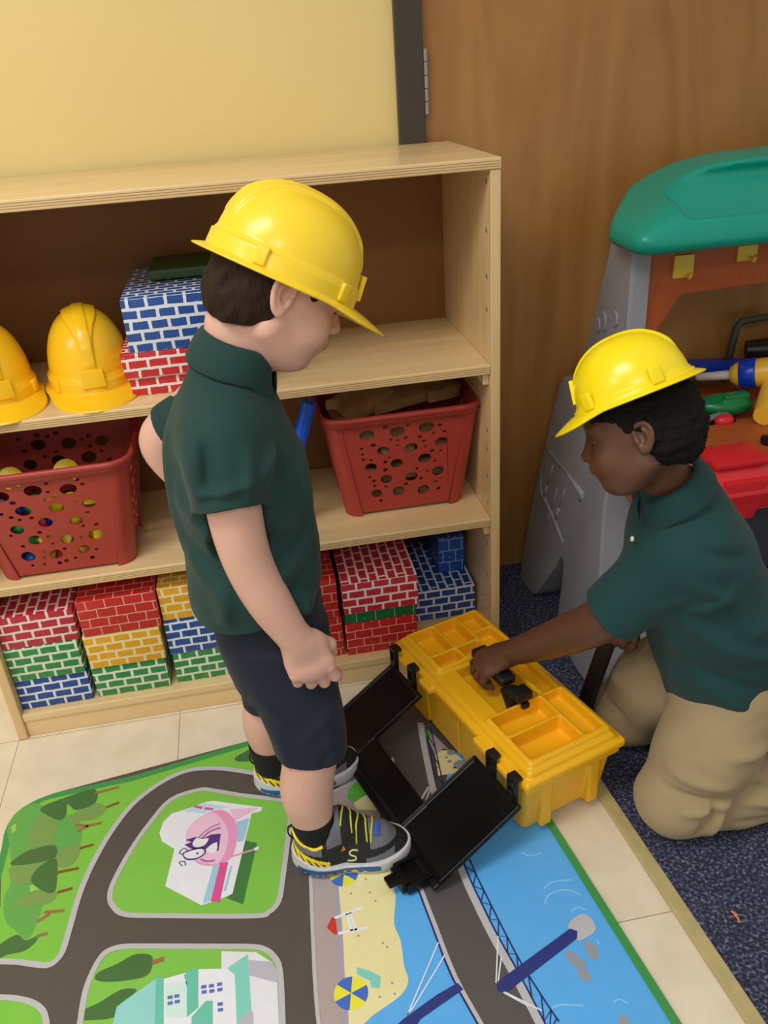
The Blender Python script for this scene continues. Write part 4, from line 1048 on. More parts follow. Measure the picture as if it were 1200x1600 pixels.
6 4 630,-5760 674,-5770 654,-5858 610,-5848
6 4 674,-5770 738,-5785 717,-5872 654,-5858
6 4 738,-5785 809,-5801 788,-5889 717,-5872
6 4 809,-5801 877,-5818 855,-5906 788,-5889
6 4 877,-5818 939,-5834 916,-5921 855,-5906
6 4 939,-5834 1001,-5850 977,-5937 916,-5921
6 4 1001,-5850 1064,-5869 1037,-5954 977,-5937
6 4 1064,-5869 1129,-5891 1097,-5975 1037,-5954
6 4 1129,-5891 1195,-5917 1161,-6000 1097,-5975
6 4 1195,-5917 1263,-5946 1226,-6028 1161,-6000
6 4 1263,-5946 1330,-5978 1288,-6058 1226,-6028
6 4 1330,-5978 1392,-6014 1344,-6090 1288,-6058
6 4 1392,-6014 1448,-6052 1394,-6124 1344,-6090
6 4 1448,-6052 1499,-6093 1439,-6161 1394,-6124
6 4 1499,-6093 1545,-6139 1479,-6200 1439,-6161
6 4 1545,-6139 1587,-6189 1513,-6241 1479,-6200
6 4 1587,-6189 1620,-6243 1541,-6286 1513,-6241
6 4 1620,-6243 1647,-6301 1564,-6335 1541,-6286
6 4 1647,-6301 1669,-6361 1583,-6389 1564,-6335
6 4 1669,-6361 1688,-6424 1602,-6448 1583,-6389
6 4 1688,-6424 1707,-6500 1620,-6519 1602,-6448
6 4 1707,-6500 1724,-6584 1636,-6601 1620,-6519
6 4 1724,-6584 1738,-6660 1649,-6676 1636,-6601
6 4 1738,-6660 1747,-6713 1659,-6729 1649,-6676
34 1 5714,-4484 5711,-4705 5639,-5755 5577,-6811 5570,-7505 6097,-7619 6130,-5865 6210,-4821 6221,-4602
6 4 5744,-4482 5746,-4509 5686,-4512 5684,-4486
6 4 5746,-4509 5747,-4562 5687,-4561 5686,-4512
6 4 5747,-4562 5741,-4707 5681,-4703 5687,-4561
6 4 5741,-4707 5722,-4995 5662,-4991 5681,-4703
6 4 5722,-4995 5695,-5376 5635,-5372 5662,-4991
6 4 5695,-5376 5669,-5757 5609,-5753 5635,-5372
6 4 5669,-5757 5645,-6122 5586,-6118 5609,-5753
6 4 5645,-6122 5623,-6487 5563,-6484 5586,-6118
6 4 5623,-6487 5607,-6812 5547,-6810 5563,-6484
6 4 5607,-6812 5600,-7095 5540,-7094 5547,-6810
6 4 5600,-7095 5600,-7339 5540,-7338 5540,-7094
6 4 5600,-7339 5600,-7505 5540,-7505 5540,-7338
35 2 6125,-4625 5997,-5835 5920,-6887 5896,-7576 6008,-7600 6100,-6232 6240,-4740
36 0.5 6906,-4535 8119,-4252 8566,-2935 9376,-1858 10038,-4633 10540,-8373 10612,-9077 5510,-7985 6000,-7003 6655,-5984
22 3 6151,-5023 6175,-4866 6205,-4766 6245,-4697 6287,-4654 6340,-4643 6437,-4652 6626,-4673 6860,-4715 7029,-4790 7076,-4919 7059,-5082 7040,-5228 7045,-5330 7048,-5416 7039,-5519 7004,-5662 6957,-5823 6927,-5969 6932,-6079 6955,-6173 6970,-6280 6964,-6422 6950,-6577 6942,-6705 6947,-6784 6957,-6836 6962,-6882 6958,-6928 6948,-6969 6929,-7009 6899,-7051 6858,-7092 6808,-7132 6745,-7169 6672,-7204 6596,-7238 6517,-7271 6435,-7304 6358,-7338 6296,-7375 6239,-7413 6169,-7452 6059,-7502 5935,-7552 5860,-7568 5875,-7545 5939,-7490 5993,-7383 6011,-7212 6017,-6991 6029,-6743 6053,-6465 6082,-6160 6107,-5860 6122,-5559 6134,-5262
34 2 6244,-3036 6442,-2922 6644,-2805 6867,-2563 7145,-2414 7300,-2626 6978,-3051 7092,-3633 7082,-3858 6198,-3420
22 3 6653,-3373 7017,-3182 7105,-3559 7031,-3638 6689,-3537
4 4 6616,-3004 6857,-2836 7003,-3179 6653,-3373 6553,-3231
6 4 6233,-3008 6426,-2933 6448,-2989 6255,-3064
6 4 6426,-2933 6621,-2857 6643,-2913 6448,-2989
6 4 6621,-2857 6803,-2785 6825,-2841 6643,-2913
22 2 8404,-2546 8598,-2415 8741,-2495 9082,-3146 8683,-3099 8338,-3091
34 2 8345,-1648 8526,-2028 8711,-2488 8557,-2450 8404,-2546 8370,-2129
4 3 8377,-1656 8468,-1919 8417,-2141 8333,-2003
21 3 8983,-2913 8968,-2861 8924,-2819 8862,-2796 8792,-2796 8730,-2819 8686,-2861 8671,-2913 8686,-2965 8730,-3007 8792,-3030 8862,-3030 8924,-3007 8968,-2965
21 3 8816,-2559 8807,-2529 8782,-2504 8745,-2491 8705,-2491 8668,-2504 8643,-2529 8634,-2559 8643,-2589 8668,-2614 8705,-2627 8745,-2627 8782,-2614 8807,-2589
21 3 8689,-2780 8684,-2763 8669,-2749 8649,-2741 8625,-2741 8605,-2749 8590,-2763 8585,-2780 8590,-2797 8605,-2811 8625,-2819 8649,-2819 8669,-2811 8684,-2797
21 3 8641,-2662 8637,-2649 8626,-2639 8611,-2633 8593,-2633 8578,-2639 8567,-2649 8563,-2662 8567,-2675 8578,-2685 8593,-2691 8611,-2691 8626,-2685 8637,-2675
21 3 8725,-2964 8721,-2951 8710,-2941 8695,-2935 8677,-2935 8662,-2941 8651,-2951 8647,-2964 8651,-2977 8662,-2987 8677,-2993 8695,-2993 8710,-2987 8721,-2977
20 4 7496,-1386 8312,-1591 8238,-2326 8147,-3808 8223,-5200 8292,-5886 8387,-6525 8516,-7192 8643,-7960 8675,-8178 7867,-8003 7822,-7782 7641,-7032 7546,-6185 7449,-5194 7449,-4477 7334,-3458 7309,-2454
6 5 7494,-4478 7490,-4653 7400,-4652 7404,-4476
6 5 7490,-4653 7487,-4908 7397,-4908 7400,-4652
6 5 7487,-4908 7494,-5192 7404,-5196 7397,-4908
6 5 7494,-5192 7519,-5505 7429,-5514 7404,-5196
6 5 7519,-5505 7555,-5850 7465,-5860 7429,-5514
6 5 7555,-5850 7591,-6180 7501,-6190 7465,-5860
6 5 7591,-6180 7619,-6477 7530,-6486 7501,-6190
6 5 7619,-6477 7648,-6757 7558,-6768 7530,-6486
6 5 7648,-6757 7685,-7024 7597,-7040 7558,-6768
6 5 7685,-7024 7743,-7298 7656,-7319 7597,-7040
6 5 7743,-7298 7811,-7563 7724,-7586 7656,-7319
6 5 7811,-7563 7866,-7771 7778,-7793 7724,-7586
6 5 7866,-7771 7896,-7893 7809,-7915 7778,-7793
6 5 7896,-7893 7914,-7955 7827,-7979 7809,-7915
6 5 7914,-7955 7924,-7994 7838,-8018 7827,-7979
10 6 7431,-4492 7427,-4661 7397,-4661 7401,-4492
10 6 7427,-4661 7423,-4907 7393,-4907 7397,-4661
10 6 7423,-4907 7429,-5185 7399,-5187 7393,-4907
10 6 7429,-5185 7453,-5498 7423,-5501 7399,-5187
10 6 7453,-5498 7487,-5844 7457,-5847 7423,-5501
10 6 7487,-5844 7522,-6174 7492,-6178 7457,-5847
10 6 7522,-6174 7551,-6471 7521,-6474 7492,-6178
10 6 7551,-6471 7580,-6752 7550,-6756 7521,-6474
10 6 7580,-6752 7619,-7021 7589,-7027 7550,-6756
10 6 7619,-7021 7678,-7297 7649,-7304 7589,-7027
10 6 7678,-7297 7747,-7563 7718,-7570 7649,-7304
10 6 7747,-7563 7802,-7770 7772,-7778 7718,-7570
10 6 7802,-7770 7831,-7892 7802,-7899 7772,-7778
10 6 7831,-7892 7846,-7955 7817,-7962 7802,-7899
10 6 7846,-7955 7856,-7993 7826,-8001 7817,-7962
6 5 8372,-1598 8353,-1764 8233,-1751 8252,-1584
6 5 8353,-1764 8325,-2012 8206,-2000 8233,-1751
6 5 8325,-2012 8298,-2331 8178,-2321 8206,-2000
6 5 8298,-2331 8267,-2739 8147,-2730 8178,-2321
6 5 8267,-2739 8235,-3218 8115,-3212 8147,-2730
6 5 8235,-3218 8219,-3708 8099,-3708 8115,-3212
6 5 8219,-3708 8230,-4225 8110,-4229 8099,-3708
6 5 8230,-4225 8256,-4755 8136,-4762 8110,-4229
6 5 8256,-4755 8283,-5196 8163,-5204 8136,-4762
6 5 8283,-5196 8304,-5485 8185,-5495 8163,-5204
6 5 8304,-5485 8326,-5684 8207,-5698 8185,-5495
6 5 8326,-5684 8351,-5878 8233,-5894 8207,-5698
6 5 8351,-5878 8380,-6093 8261,-6110 8233,-5894
6 5 8380,-6093 8411,-6302 8293,-6321 8261,-6110
6 5 8411,-6302 8446,-6515 8328,-6535 8293,-6321
6 5 8446,-6515 8486,-6730 8369,-6753 8328,-6535
6 5 8486,-6730 8531,-6950 8413,-6973 8369,-6753
6 5 8531,-6950 8575,-7181 8457,-7203 8413,-6973
6 5 8575,-7181 8621,-7451 8503,-7471 8457,-7203
6 5 8621,-7451 8667,-7731 8549,-7751 8503,-7471
6 5 8667,-7731 8702,-7951 8584,-7969 8549,-7751
6 5 8702,-7951 8721,-8073 8603,-8090 8584,-7969
6 5 8721,-8073 8730,-8134 8611,-8150 8603,-8090
6 5 8730,-8134 8734,-8170 8616,-8186 8611,-8150
10 6 8404,-1742 8394,-1874 8369,-1872 8380,-1740
10 6 8394,-1874 8377,-2073 8352,-2071 8369,-1872
10 6 8377,-2073 8353,-2352 8329,-2350 8352,-2071
10 6 8353,-2352 8314,-2733 8289,-2731 8329,-2350
10 6 8314,-2733 8267,-3193 8242,-3191 8289,-2731
10 6 8267,-3193 8240,-3672 8216,-3672 8242,-3191
10 6 8240,-3672 8250,-4187 8225,-4188 8216,-3672
10 6 8250,-4187 8279,-4722 8254,-4724 8225,-4188
10 6 8279,-4722 8309,-5172 8285,-5174 8254,-4724
10 6 8309,-5172 8334,-5476 8309,-5479 8285,-5174
10 6 8334,-5476 8360,-5695 8335,-5698 8309,-5479
10 6 8360,-5695 8387,-5903 8363,-5907 8335,-5698
10 6 8387,-5903 8416,-6123 8391,-6127 8363,-5907
10 6 8416,-6123 8446,-6332 8421,-6336 8391,-6127
10 6 8446,-6332 8479,-6541 8455,-6545 8421,-6336
10 6 8479,-6541 8517,-6746 8493,-6751 8455,-6545
10 6 8517,-6746 8559,-6951 8534,-6956 8493,-6751
10 6 8559,-6951 8600,-7172 8576,-7176 8534,-6956
10 6 8600,-7172 8645,-7438 8621,-7442 8576,-7176
10 6 8645,-7438 8691,-7720 8666,-7724 8621,-7442
10 6 8691,-7720 8724,-7943 8700,-7947 8666,-7724
10 6 8724,-7943 8740,-8074 8715,-8076 8700,-7947
10 6 8740,-8074 8744,-8145 8719,-8147 8715,-8076
10 6 8744,-8145 8745,-8190 8721,-8190 8719,-8147
10 6 8501,-1766 8487,-1978 8462,-1977 8477,-1764
10 6 8487,-1978 8466,-2285 8441,-2283 8462,-1977
10 6 8466,-2285 8444,-2613 8420,-2611 8441,-2283
10 6 8444,-2613 8419,-2928 8394,-2926 8420,-2611
10 6 8419,-2928 8393,-3265 8368,-3264 8394,-2926
10 6 8393,-3265 8379,-3653 8355,-3653 8368,-3264
10 6 8379,-3653 8388,-4150 8363,-4151 8355,-3653
10 6 8388,-4150 8409,-4699 8384,-4700 8363,-4151
10 6 8409,-4699 8433,-5157 8409,-5159 8384,-4700
10 6 8433,-5157 8457,-5453 8433,-5456 8409,-5159
10 6 8457,-5453 8484,-5659 8459,-5663 8433,-5456
10 6 8484,-5659 8510,-5851 8486,-5855 8459,-5663
10 6 8510,-5851 8535,-6047 8510,-6050 8486,-5855
10 6 8535,-6047 8560,-6227 8535,-6231 8510,-6050
10 6 8560,-6227 8587,-6416 8563,-6420 8535,-6231
10 6 8587,-6416 8617,-6622 8593,-6626 8563,-6420
10 6 8617,-6622 8650,-6836 8625,-6841 8593,-6626
10 6 8650,-6836 8689,-7054 8665,-7058 8625,-6841
10 6 8689,-7054 8742,-7288 8718,-7294 8665,-7058
10 6 8742,-7288 8801,-7526 8777,-7532 8718,-7294
10 6 8801,-7526 8851,-7720 8827,-7726 8777,-7532
10 6 8851,-7720 8886,-7848 8862,-7855 8827,-7726
10 6 8886,-7848 8911,-7931 8887,-7939 8862,-7855
10 6 8911,-7931 8928,-7985 8904,-7993 8887,-7939
10 7 8401,-1737 8487,-1948 8467,-1946 8383,-1745
10 7 8487,-1948 8384,-1960 8364,-1958 8467,-1946
10 7 8384,-1960 8458,-2373 8438,-2371 8364,-1958
10 7 8458,-2373 8351,-2352 8331,-2350 8438,-2371
10 7 8351,-2352 8421,-2853 8401,-2851 8331,-2350
10 7 8421,-2853 8285,-2961 8265,-2959 8401,-2851
10 7 8285,-2961 8389,-3375 8369,-3373 8265,-2959
10 7 8389,-3375 8238,-3672 8218,-3672 8369,-3373
10 7 8238,-3672 8386,-4058 8366,-4058 8218,-3672
10 7 8386,-4058 8262,-4473 8242,-4473 8366,-4058
10 7 8262,-4473 8414,-4808 8394,-4810 8242,-4473
10 7 8414,-4808 8307,-5172 8287,-5174 8394,-4810
10 7 8307,-5172 8450,-5359 8430,-5361 8287,-5174
10 7 8450,-5359 8345,-5585 8325,-5587 8430,-5361
10 7 8345,-5585 8488,-5705 8468,-5707 8325,-5587
10 7 8488,-5705 8385,-5904 8365,-5906 8468,-5707
10 7 8385,-5904 8527,-5995 8507,-5997 8365,-5906
10 7 8527,-5995 8429,-6229 8409,-6231 8507,-5997
10 7 8429,-6229 8565,-6277 8545,-6281 8409,-6231
10 7 8565,-6277 8477,-6542 8457,-6544 8545,-6281
10 7 8477,-6542 8608,-6574 8588,-6578 8457,-6544
10 7 8608,-6574 8536,-6847 8516,-6851 8588,-6578
10 7 8536,-6847 8659,-6893 8639,-6897 8516,-6851
10 7 8659,-6893 8598,-7172 8578,-7176 8639,-6897
10 7 8598,-7172 8729,-7236 8709,-7240 8578,-7176
10 7 8729,-7236 8667,-7587 8647,-7591 8709,-7240
10 7 8667,-7587 8810,-7569 8790,-7573 8647,-7591
10 7 8810,-7569 8722,-7942 8702,-7948 8790,-7573
10 7 8722,-7942 8874,-7809 8854,-7811 8702,-7948
10 7 8874,-7809 8739,-8110 8719,-8116 8854,-7811
10 7 8739,-8110 8895,-7936 8909,-7950 8719,-8116
7 6 7373,-2506 7597,-2419 7541,-2441 7403,-2558
7 6 7597,-2419 7556,-2883 7496,-2877 7541,-2441
7 6 7806,-3667 8082,-3309 8114,-3333 7838,-3691
7 6 7916,-3696 8104,-3372 8130,-3388 7942,-3712
11 7 7790,-3697 7938,-3665 8206,-3729 8092,-3872 7875,-3946
11 8 8218,-7294 8336,-7207 9592,-6668 9685,-6731 9639,-6846 8362,-7418 8254,-7413 8203,-7365
6 7 9578,-6602 9694,-6513 9830,-6465 9909,-6483 9960,-6538 9989,-6614 9994,-6696 9982,-6758 9939,-6810 9833,-6856 9721,-6885 9656,-6894 9614,-6861 9574,-6739
11 8 6625,-7582 6768,-7490 7328,-7246 7663,-7138 7721,-7250 7007,-7542 6803,-7772 6568,-7721
38 7 7544,-6450 6848,-7449 6832,-7437 7528,-6438
38 7 7589,-6678 6963,-7349 6949,-7335 7575,-6664
38 7 8487,-6511 8225,-7263 8207,-7257 8469,-6505
38 7 8420,-6896 8265,-7240 8247,-7232 8402,-6888
38 7 8291,-7400 8741,-7787 8727,-7803 8277,-7416
38 7 8286,-7416 8583,-7690 8569,-7704 8272,-7430
38 7 6833,-7435 6949,-7334 6963,-7350 6847,-7451
21 2 9389,-6993 9432,-6994 9488,-7035 9555,-7122 9605,-7219 9604,-7299 9572,-7348 9512,-7333 9448,-7282 9403,-7210 9375,-7129 9371,-7049
21 2 9452,-7321 9526,-7332 9600,-7373 9617,-7419 9605,-7469 9572,-7518 9529,-7546 9483,-7523 9448,-7472 9436,-7389
21 2 9731,-6907 9780,-6912 9830,-6950 9861,-7009 9872,-7081 9853,-7164 9818,-7228 9769,-7237 9724,-7207 9702,-7132 9696,-7042 9706,-6962
21 2 9781,-8070 9826,-8082 9865,-8123 9881,-8174 9871,-8228 9811,-8279 9748,-8303 9725,-8262 9725,-8196 9746,-8123
37 2 9353,-6153 9378,-6115 9398,-6129 9373,-6167
37 2 9378,-6115 9415,-6062 9434,-6078 9398,-6129
37 2 9415,-6062 9465,-6016 9479,-6038 9434,-6078
37 2 9465,-6016 9529,-5990 9536,-6014 9479,-6038
37 2 9529,-5990 9602,-5974 9605,-5999 9536,-6014
37 2 9602,-5974 9673,-5969 9673,-5993 9605,-5999
37 2 9673,-5969 9741,-5974 9737,-5999 9673,-5993
37 2 9741,-5974 9808,-5990 9800,-6013 9737,-5999
37 2 9808,-5990 9867,-6014 9855,-6036 9800,-6013
37 2 9867,-6014 9918,-6054 9901,-6072 9855,-6036
37 2 9918,-6054 9960,-6102 9941,-6118 9901,-6072
37 2 9960,-6102 9988,-6135 9968,-6151 9941,-6118
37 2 9427,-5894 9468,-5863 9483,-5884 9441,-5914
37 2 9468,-5863 9531,-5821 9542,-5844 9483,-5884
37 2 9531,-5821 9612,-5793 9616,-5817 9542,-5844
37 2 9612,-5793 9724,-5793 9722,-5818 9616,-5817
37 2 9724,-5793 9849,-5808 9846,-5833 9722,-5818
37 2 9849,-5808 9938,-5820 9934,-5844 9846,-5833
37 2 9314,-5112 9346,-5145 9329,-5163 9296,-5130
37 2 9346,-5145 9393,-5188 9378,-5208 9329,-5163
37 2 9393,-5188 9443,-5217 9437,-5241 9378,-5208
37 2 9443,-5217 9508,-5220 9509,-5245 9437,-5241
37 2 9508,-5220 9583,-5210 9586,-5235 9509,-5245
37 2 9583,-5210 9636,-5202 9640,-5226 9586,-5235
37 2 9721,-6364 9757,-6351 9765,-6375 9729,-6388
37 2 9757,-6351 9809,-6334 9815,-6358 9765,-6375
37 2 9809,-6334 9861,-6328 9857,-6352 9815,-6358
37 2 9861,-6328 9904,-6346 9890,-6367 9857,-6352
37 2 9904,-6346 9939,-6376 9923,-6395 9890,-6367
37 2 9939,-6376 9962,-6397 9946,-6415 9923,-6395
37 2 8885,-7775 8919,-7766 8925,-7790 8891,-7799
37 2 8919,-7766 8972,-7754 8974,-7779 8925,-7790
37 2 8972,-7754 9042,-7755 9038,-7779 8974,-7779
37 2 9042,-7755 9141,-7778 9135,-7802 9038,-7779
37 2 9141,-7778 9255,-7812 9248,-7836 9135,-7802
37 2 9255,-7812 9337,-7837 9329,-7861 9248,-7836
37 2 9765,-7879 9791,-7870 9799,-7894 9773,-7903
37 2 9791,-7870 9831,-7858 9835,-7883 9799,-7894
37 2 9831,-7858 9873,-7858 9865,-7882 9835,-7883
37 2 9873,-7858 9912,-7883 9896,-7902 9865,-7882
37 2 9912,-7883 9946,-7917 9929,-7935 9896,-7902
37 2 9946,-7917 9970,-7942 9952,-7960 9929,-7935
37 2 9946,-6935 9942,-6958 9918,-6954 9922,-6931
37 2 9942,-6958 9937,-6990 9913,-6986 9918,-6954
37 2 9937,-6990 9933,-7013 9909,-7009 9913,-6986
40 5 6090,-6948 6334,-6873 6306,-6812 6263,-6761 6209,-6722 6147,-6699
0 5 6090,-6948 6147,-6699 6080,-6693 6015,-6704 5954,-6732 5903,-6775
40 5 6090,-6948 5903,-6775 5864,-6829 5841,-6891 5835,-6958 5846,-7023
0 5 6090,-6948 5846,-7023 5874,-7084 5917,-7135 5971,-7174 6033,-7197
40 5 6090,-6948 6033,-7197 6100,-7203 6165,-7192 6226,-7164 6277,-7121
0 5 6090,-6948 6277,-7121 6316,-7067 6339,-7005 6345,-6938 6334,-6873
40 5 6265,-4877 6494,-4806 6468,-4749 6428,-4701 6377,-4665 6318,-4643
0 5 6265,-4877 6318,-4643 6256,-4637 6194,-4648 6137,-4674 6089,-4714
40 5 6265,-4877 6089,-4714 6053,-4765 6031,-4824 6025,-4886 6036,-4948
0 5 6265,-4877 6036,-4948 6062,-5005 6102,-5053 6153,-5089 6212,-5111
40 5 6265,-4877 6212,-5111 6274,-5117 6336,-5106 6393,-5080 6441,-5040
0 5 6265,-4877 6441,-5040 6477,-4989 6499,-4930 6505,-4868 6494,-4806
19 5 5863,-5805 5962,-5642 6017,-5678 6015,-5961 5959,-5941
38 5 6006,-5640 6474,-5548 6484,-5598 6016,-5690
38 5 6026,-5923 6524,-5922 6524,-5972 6026,-5973
38 5 6233,-5627 6274,-5946 6224,-5952 6183,-5633
38 5 6286,-5619 6341,-5949 6291,-5957 6236,-5627
27 5 6231,-6564 6436,-6679 6564,-6794 6517,-6969 6396,-6925 6396,-6824 6223,-6684
13 5 6592,-4733 6732,-4788 6700,-4869 6572,-4861
21 5 6635,-5053 6629,-5039 6615,-5033 6601,-5039 6595,-5053 6601,-5067 6615,-5073 6629,-5067
21 5 6349,-5274 6343,-5260 6329,-5254 6315,-5260 6309,-5274 6315,-5288 6329,-5294 6343,-5288
21 5 6663,-5325 6657,-5311 6643,-5305 6629,-5311 6623,-5325 6629,-5339 6643,-5345 6657,-5339
21 5 6723,-5503 6717,-5489 6703,-5483 6689,-5489 6683,-5503 6689,-5517 6703,-5523 6717,-5517
21 5 6355,-6056 6349,-6042 6335,-6036 6321,-6042 6315,-6056 6321,-6070 6335,-6076 6349,-6070
21 5 6712,-6262 6706,-6248 6692,-6242 6678,-6248 6672,-6262 6678,-6276 6692,-6282 6706,-6276
21 5 6765,-6340 6759,-6326 6745,-6320 6731,-6326 6725,-6340 6731,-6354 6745,-6360 6759,-6354
21 5 6732,-6928 6726,-6914 6712,-6908 6698,-6914 6692,-6928 6698,-6942 6712,-6948 6726,-6942
21 5 6515,-7096 6509,-7082 6495,-7076 6481,-7082 6475,-7096 6481,-7110 6495,-7116 6509,-7110
21 5 6739,-7096 6733,-7082 6719,-7076 6705,-7082 6699,-7096 6705,-7110 6719,-7116 6733,-7110
1 1.5 272,-14912 272,-5912 402,-5912 402,-14912
1 1.5 272,-5912 272,-2912 402,-2912 402,-5912
1 1.5 272,-2912 266,-2854 395,-2839 402,-2912
1 1.5 266,-2854 257,-2771 386,-2758 395,-2839
1 1.5 257,-2771 248,-2680 378,-2671 386,-2758
1 1.5 248,-2680 244,-2600 374,-2598 378,-2671
1 1.5 244,-2600 246,-2534 375,-2540 374,-2598
1 1.5 246,-2534 251,-2472 380,-2487 375,-2540
1 1.5 251,-2472 259,-2414 387,-2435 380,-2487
1 1.5 259,-2414 270,-2356 397,-2384 387,-2435
1 1.5 270,-2356 284,-2298 409,-2331 397,-2384
1 1.5 284,-2298 301,-2240 424,-2281 409,-2331
1 1.5 301,-2240 321,-2186 440,-2237 424,-2281
1 1.5 321,-2186 346,-2137 458,-2201 440,-2237
1 1.5 346,-2137 374,-2094 478,-2171 458,-2201
1 1.5 374,-2094 406,-2056 500,-2145 478,-2171
1 1.5 406,-2056 443,-2021 529,-2118 500,-2145
1 1.5 443,-2021 485,-1986 564,-2090 529,-2118
1 1.5 485,-1986 534,-1952 605,-2060 564,-2090
1 1.5 534,-1952 588,-1919 652,-2031 605,-2060
1 1.5 588,-1919 646,-1888 704,-2004 652,-2031
1 1.5 646,-1888 709,-1859 770,-1973 704,-2004
1 1.5 709,-1859 747,-1833 826,-1937 770,-1973
1 1.5 747,-1833 770,-1812 827,-1929 826,-1937
1 1.5 770,-1812 832,-1792 856,-1919 827,-1929
1 1.5 832,-1792 991,-1770 1003,-1899 856,-1919
1 1.5 991,-1770 1318,-1745 1326,-1875 1003,-1899
1 1.5 1318,-1745 1765,-1719 1772,-1848 1326,-1875
1 1.5 1765,-1719 2203,-1695 2210,-1824 1772,-1848
1 1.5 2203,-1695 2504,-1678 2525,-1806 2210,-1824
1 1.5 2504,-1678 5160,-1195 5183,-1323 2525,-1806
1 9 9653,-1479 11500,-15457 11362,-15475 9514,-1497
1 3 8644,-709 5159,-1190 5178,-1329 8663,-848
"""
# ================================================================ printed play rug
RC = dict(ballb=(66, 112, 200), border=(64, 150, 78), green=(124, 196, 70), green2=(128, 196, 78), green3=(92, 178, 62), greyb=(186, 186, 200), kerb=(190, 190, 194), kerbw=(206, 206, 210),
          magenta=(216, 86, 150), mint=(206, 236, 230), navy=(38, 44, 110), navy2=(44, 56, 128), offwhite=(228, 230, 238), paleblue=(190, 222, 240), palepink=(236, 196, 222),
          pink=(232, 156, 200), pinkl=(238, 196, 224), purple=(84, 54, 128), purplel=(170, 110, 170), red=(206, 52, 40), road=(86, 80, 76), road2=(88, 84, 84), rock=(150, 158, 168),
          sand=(234, 226, 168), shade=(66, 124, 66), skyl=(160, 204, 232), tdark=(68, 112, 60), tealm=(104, 196, 174), tealp=(130, 210, 196), tealpale=(146, 214, 208), tgreen=(98, 170, 82),
          tlime=(150, 206, 90), tolive=(122, 158, 84), trunk=(136, 80, 40), trunkl=(160, 106, 72), walk=(176, 162, 160), walkp=(168, 160, 176), water=(92, 178, 246), waterl=(140, 206, 250), white=(232, 236, 244), winb=(96, 116, 186), yellow=(236, 232, 60))
def build_rug():
    mats = [mat('rug ' + n, RC[n], .42, .02, 30) for n in RUG_PAL]; base = mat('rug road grey', RC['road'], .42, .03, 30); mats.append(base)
    bm = bmesh.new(); add_prism(bm, RUG_OUT, 0.0008, 0.0040, axis=2, mi=len(RUG_PAL))
    out = RUG_OUT
    def inside(p):
        x, y = p; c = False; n = len(out)
        for i in range(n):
            (x1, y1), (x2, y2) = out[i], out[i - 1]
            if (y1 > y) != (y2 > y) and x < (x2 - x1) * (y - y1) / (y2 - y1) + x1: c = not c
        return c
    def nearest(p):
        best = None
        for i in range(len(out)):
            a = Vector(out[i - 1]); b = Vector(out[i]); v = Vector(p); t = max(0, min(1, (v - a).dot(b - a) / (b - a).length_squared)); q = a + (b - a) * t
            if best is None or (q - v).length < (best - v).length: best = q
        return (best.x, best.y)
    big = [f for f in bm.faces if len(f.verts) > 4]
    for ln in RUG_ART.strip().split('\n'):
        a = ln.split(); ci, lv = int(a[0]), float(a[1]); P = [tuple(int(v) / 1e4 for v in s.split(',')) for s in a[2:]]
        P = [p if inside(p) else nearest(p) for p in P]
        Q = [P[0]]
        for p in P[1:]:
            if math.hypot(p[0] - Q[-1][0], p[1] - Q[-1][1]) > 1e-4: Q.append(p)
        if math.hypot(Q[0][0] - Q[-1][0], Q[0][1] - Q[-1][1]) < 1e-4: Q.pop()
        if len(Q) < 3: continue
        z = .0040 + .00018 * (lv + 1)
        V = [bm.verts.new((x, y, z)) for x, y in Q]
        try: f = bm.faces.new(V)
        except ValueError: continue
        f.material_index = ci
        if len(Q) > 4: big.append(f)
    bm.normal_update()
    for f in big:
        if f.normal.z < 0: f.normal_flip()
    bmesh.ops.triangulate(bm, faces=big, quad_method='BEAUTY', ngon_method='BEAUTY')
    bm.normal_update()
    me = bpy.data.meshes.new('play_rug'); bm.normal_update()
    for f in bm.faces:
        if f.normal.z < 0 and all(v.co.z > .0041 for v in f.verts): f.normal_flip()
    bm.to_mesh(me); bm.free()
    o = link('play_rug', me, mats)
    tag(o, 'printed play rug with grey roads, green lawns, a beach and blue water on the floor', 'rug')
build_rug()
# ================================================================ toy workbench
M_grey = mat('grey moulded plastic', (150, 152, 160), .42, .03, 6, .12, 160)
M_teal = mat('teal moulded plastic', (0, 150, 128), .36, .03, 6, .10, 160)
M_orange = mat('orange brown plastic', (176, 88, 36), .5, .04, 8, .2, 200)
M_hook = mat('yellow hook plastic', (232, 200, 70), .4)
bench = empty('toy_workbench', (1.45, .1, .006), 0, 'grey, orange and teal plastic toy workbench standing beside the wooden door', 'toy workbench')
def inb(o): o.parent = bench; o.matrix_parent_inverse = Matrix.Translation(bench.location).inverted(); return o
# side frame: an A leaning inward, x = 1.2 + .2 z at its outer face
def lean(y, z, dx=0.0): return (1.2 + .2 * z + dx, y, z)
def side_frame():
    out = [(.315, .006), (.250, .006), (.205, .02), (.150, .12), (.128, .165), (.108, .165), (.088, .12), (.060, .02), (.035, .006), (-.110, .006), (-.150, .020), (-.125, .10), (-.085, .19), (-.012, .35), (.010, .45),
           (.016, .50), (.040, .538), (.30, .538), (.340, .522), (.352, .48), (.352, .35), (.345, .20)]
    sm = [tuple(p) for p in spline(out, 3, True)]
    bm = bmesh.new(); add_prism(bm, sm, 0, .125, axis=0)
    bmesh.ops.bevel(bm, geom=[e for e in bm.edges if abs(e.verts[0].co.x - e.verts[1].co.x) < 1e-6], offset=.012, segments=3, affect='EDGES', profile=.6, clamp_overlap=True)
    for v in bm.verts: v.co.x = 1.2 + .2 * v.co.z + v.co.x * 1.0
    return bm
inb(from_bm('side_frame', side_frame(), M_grey, angle=40))
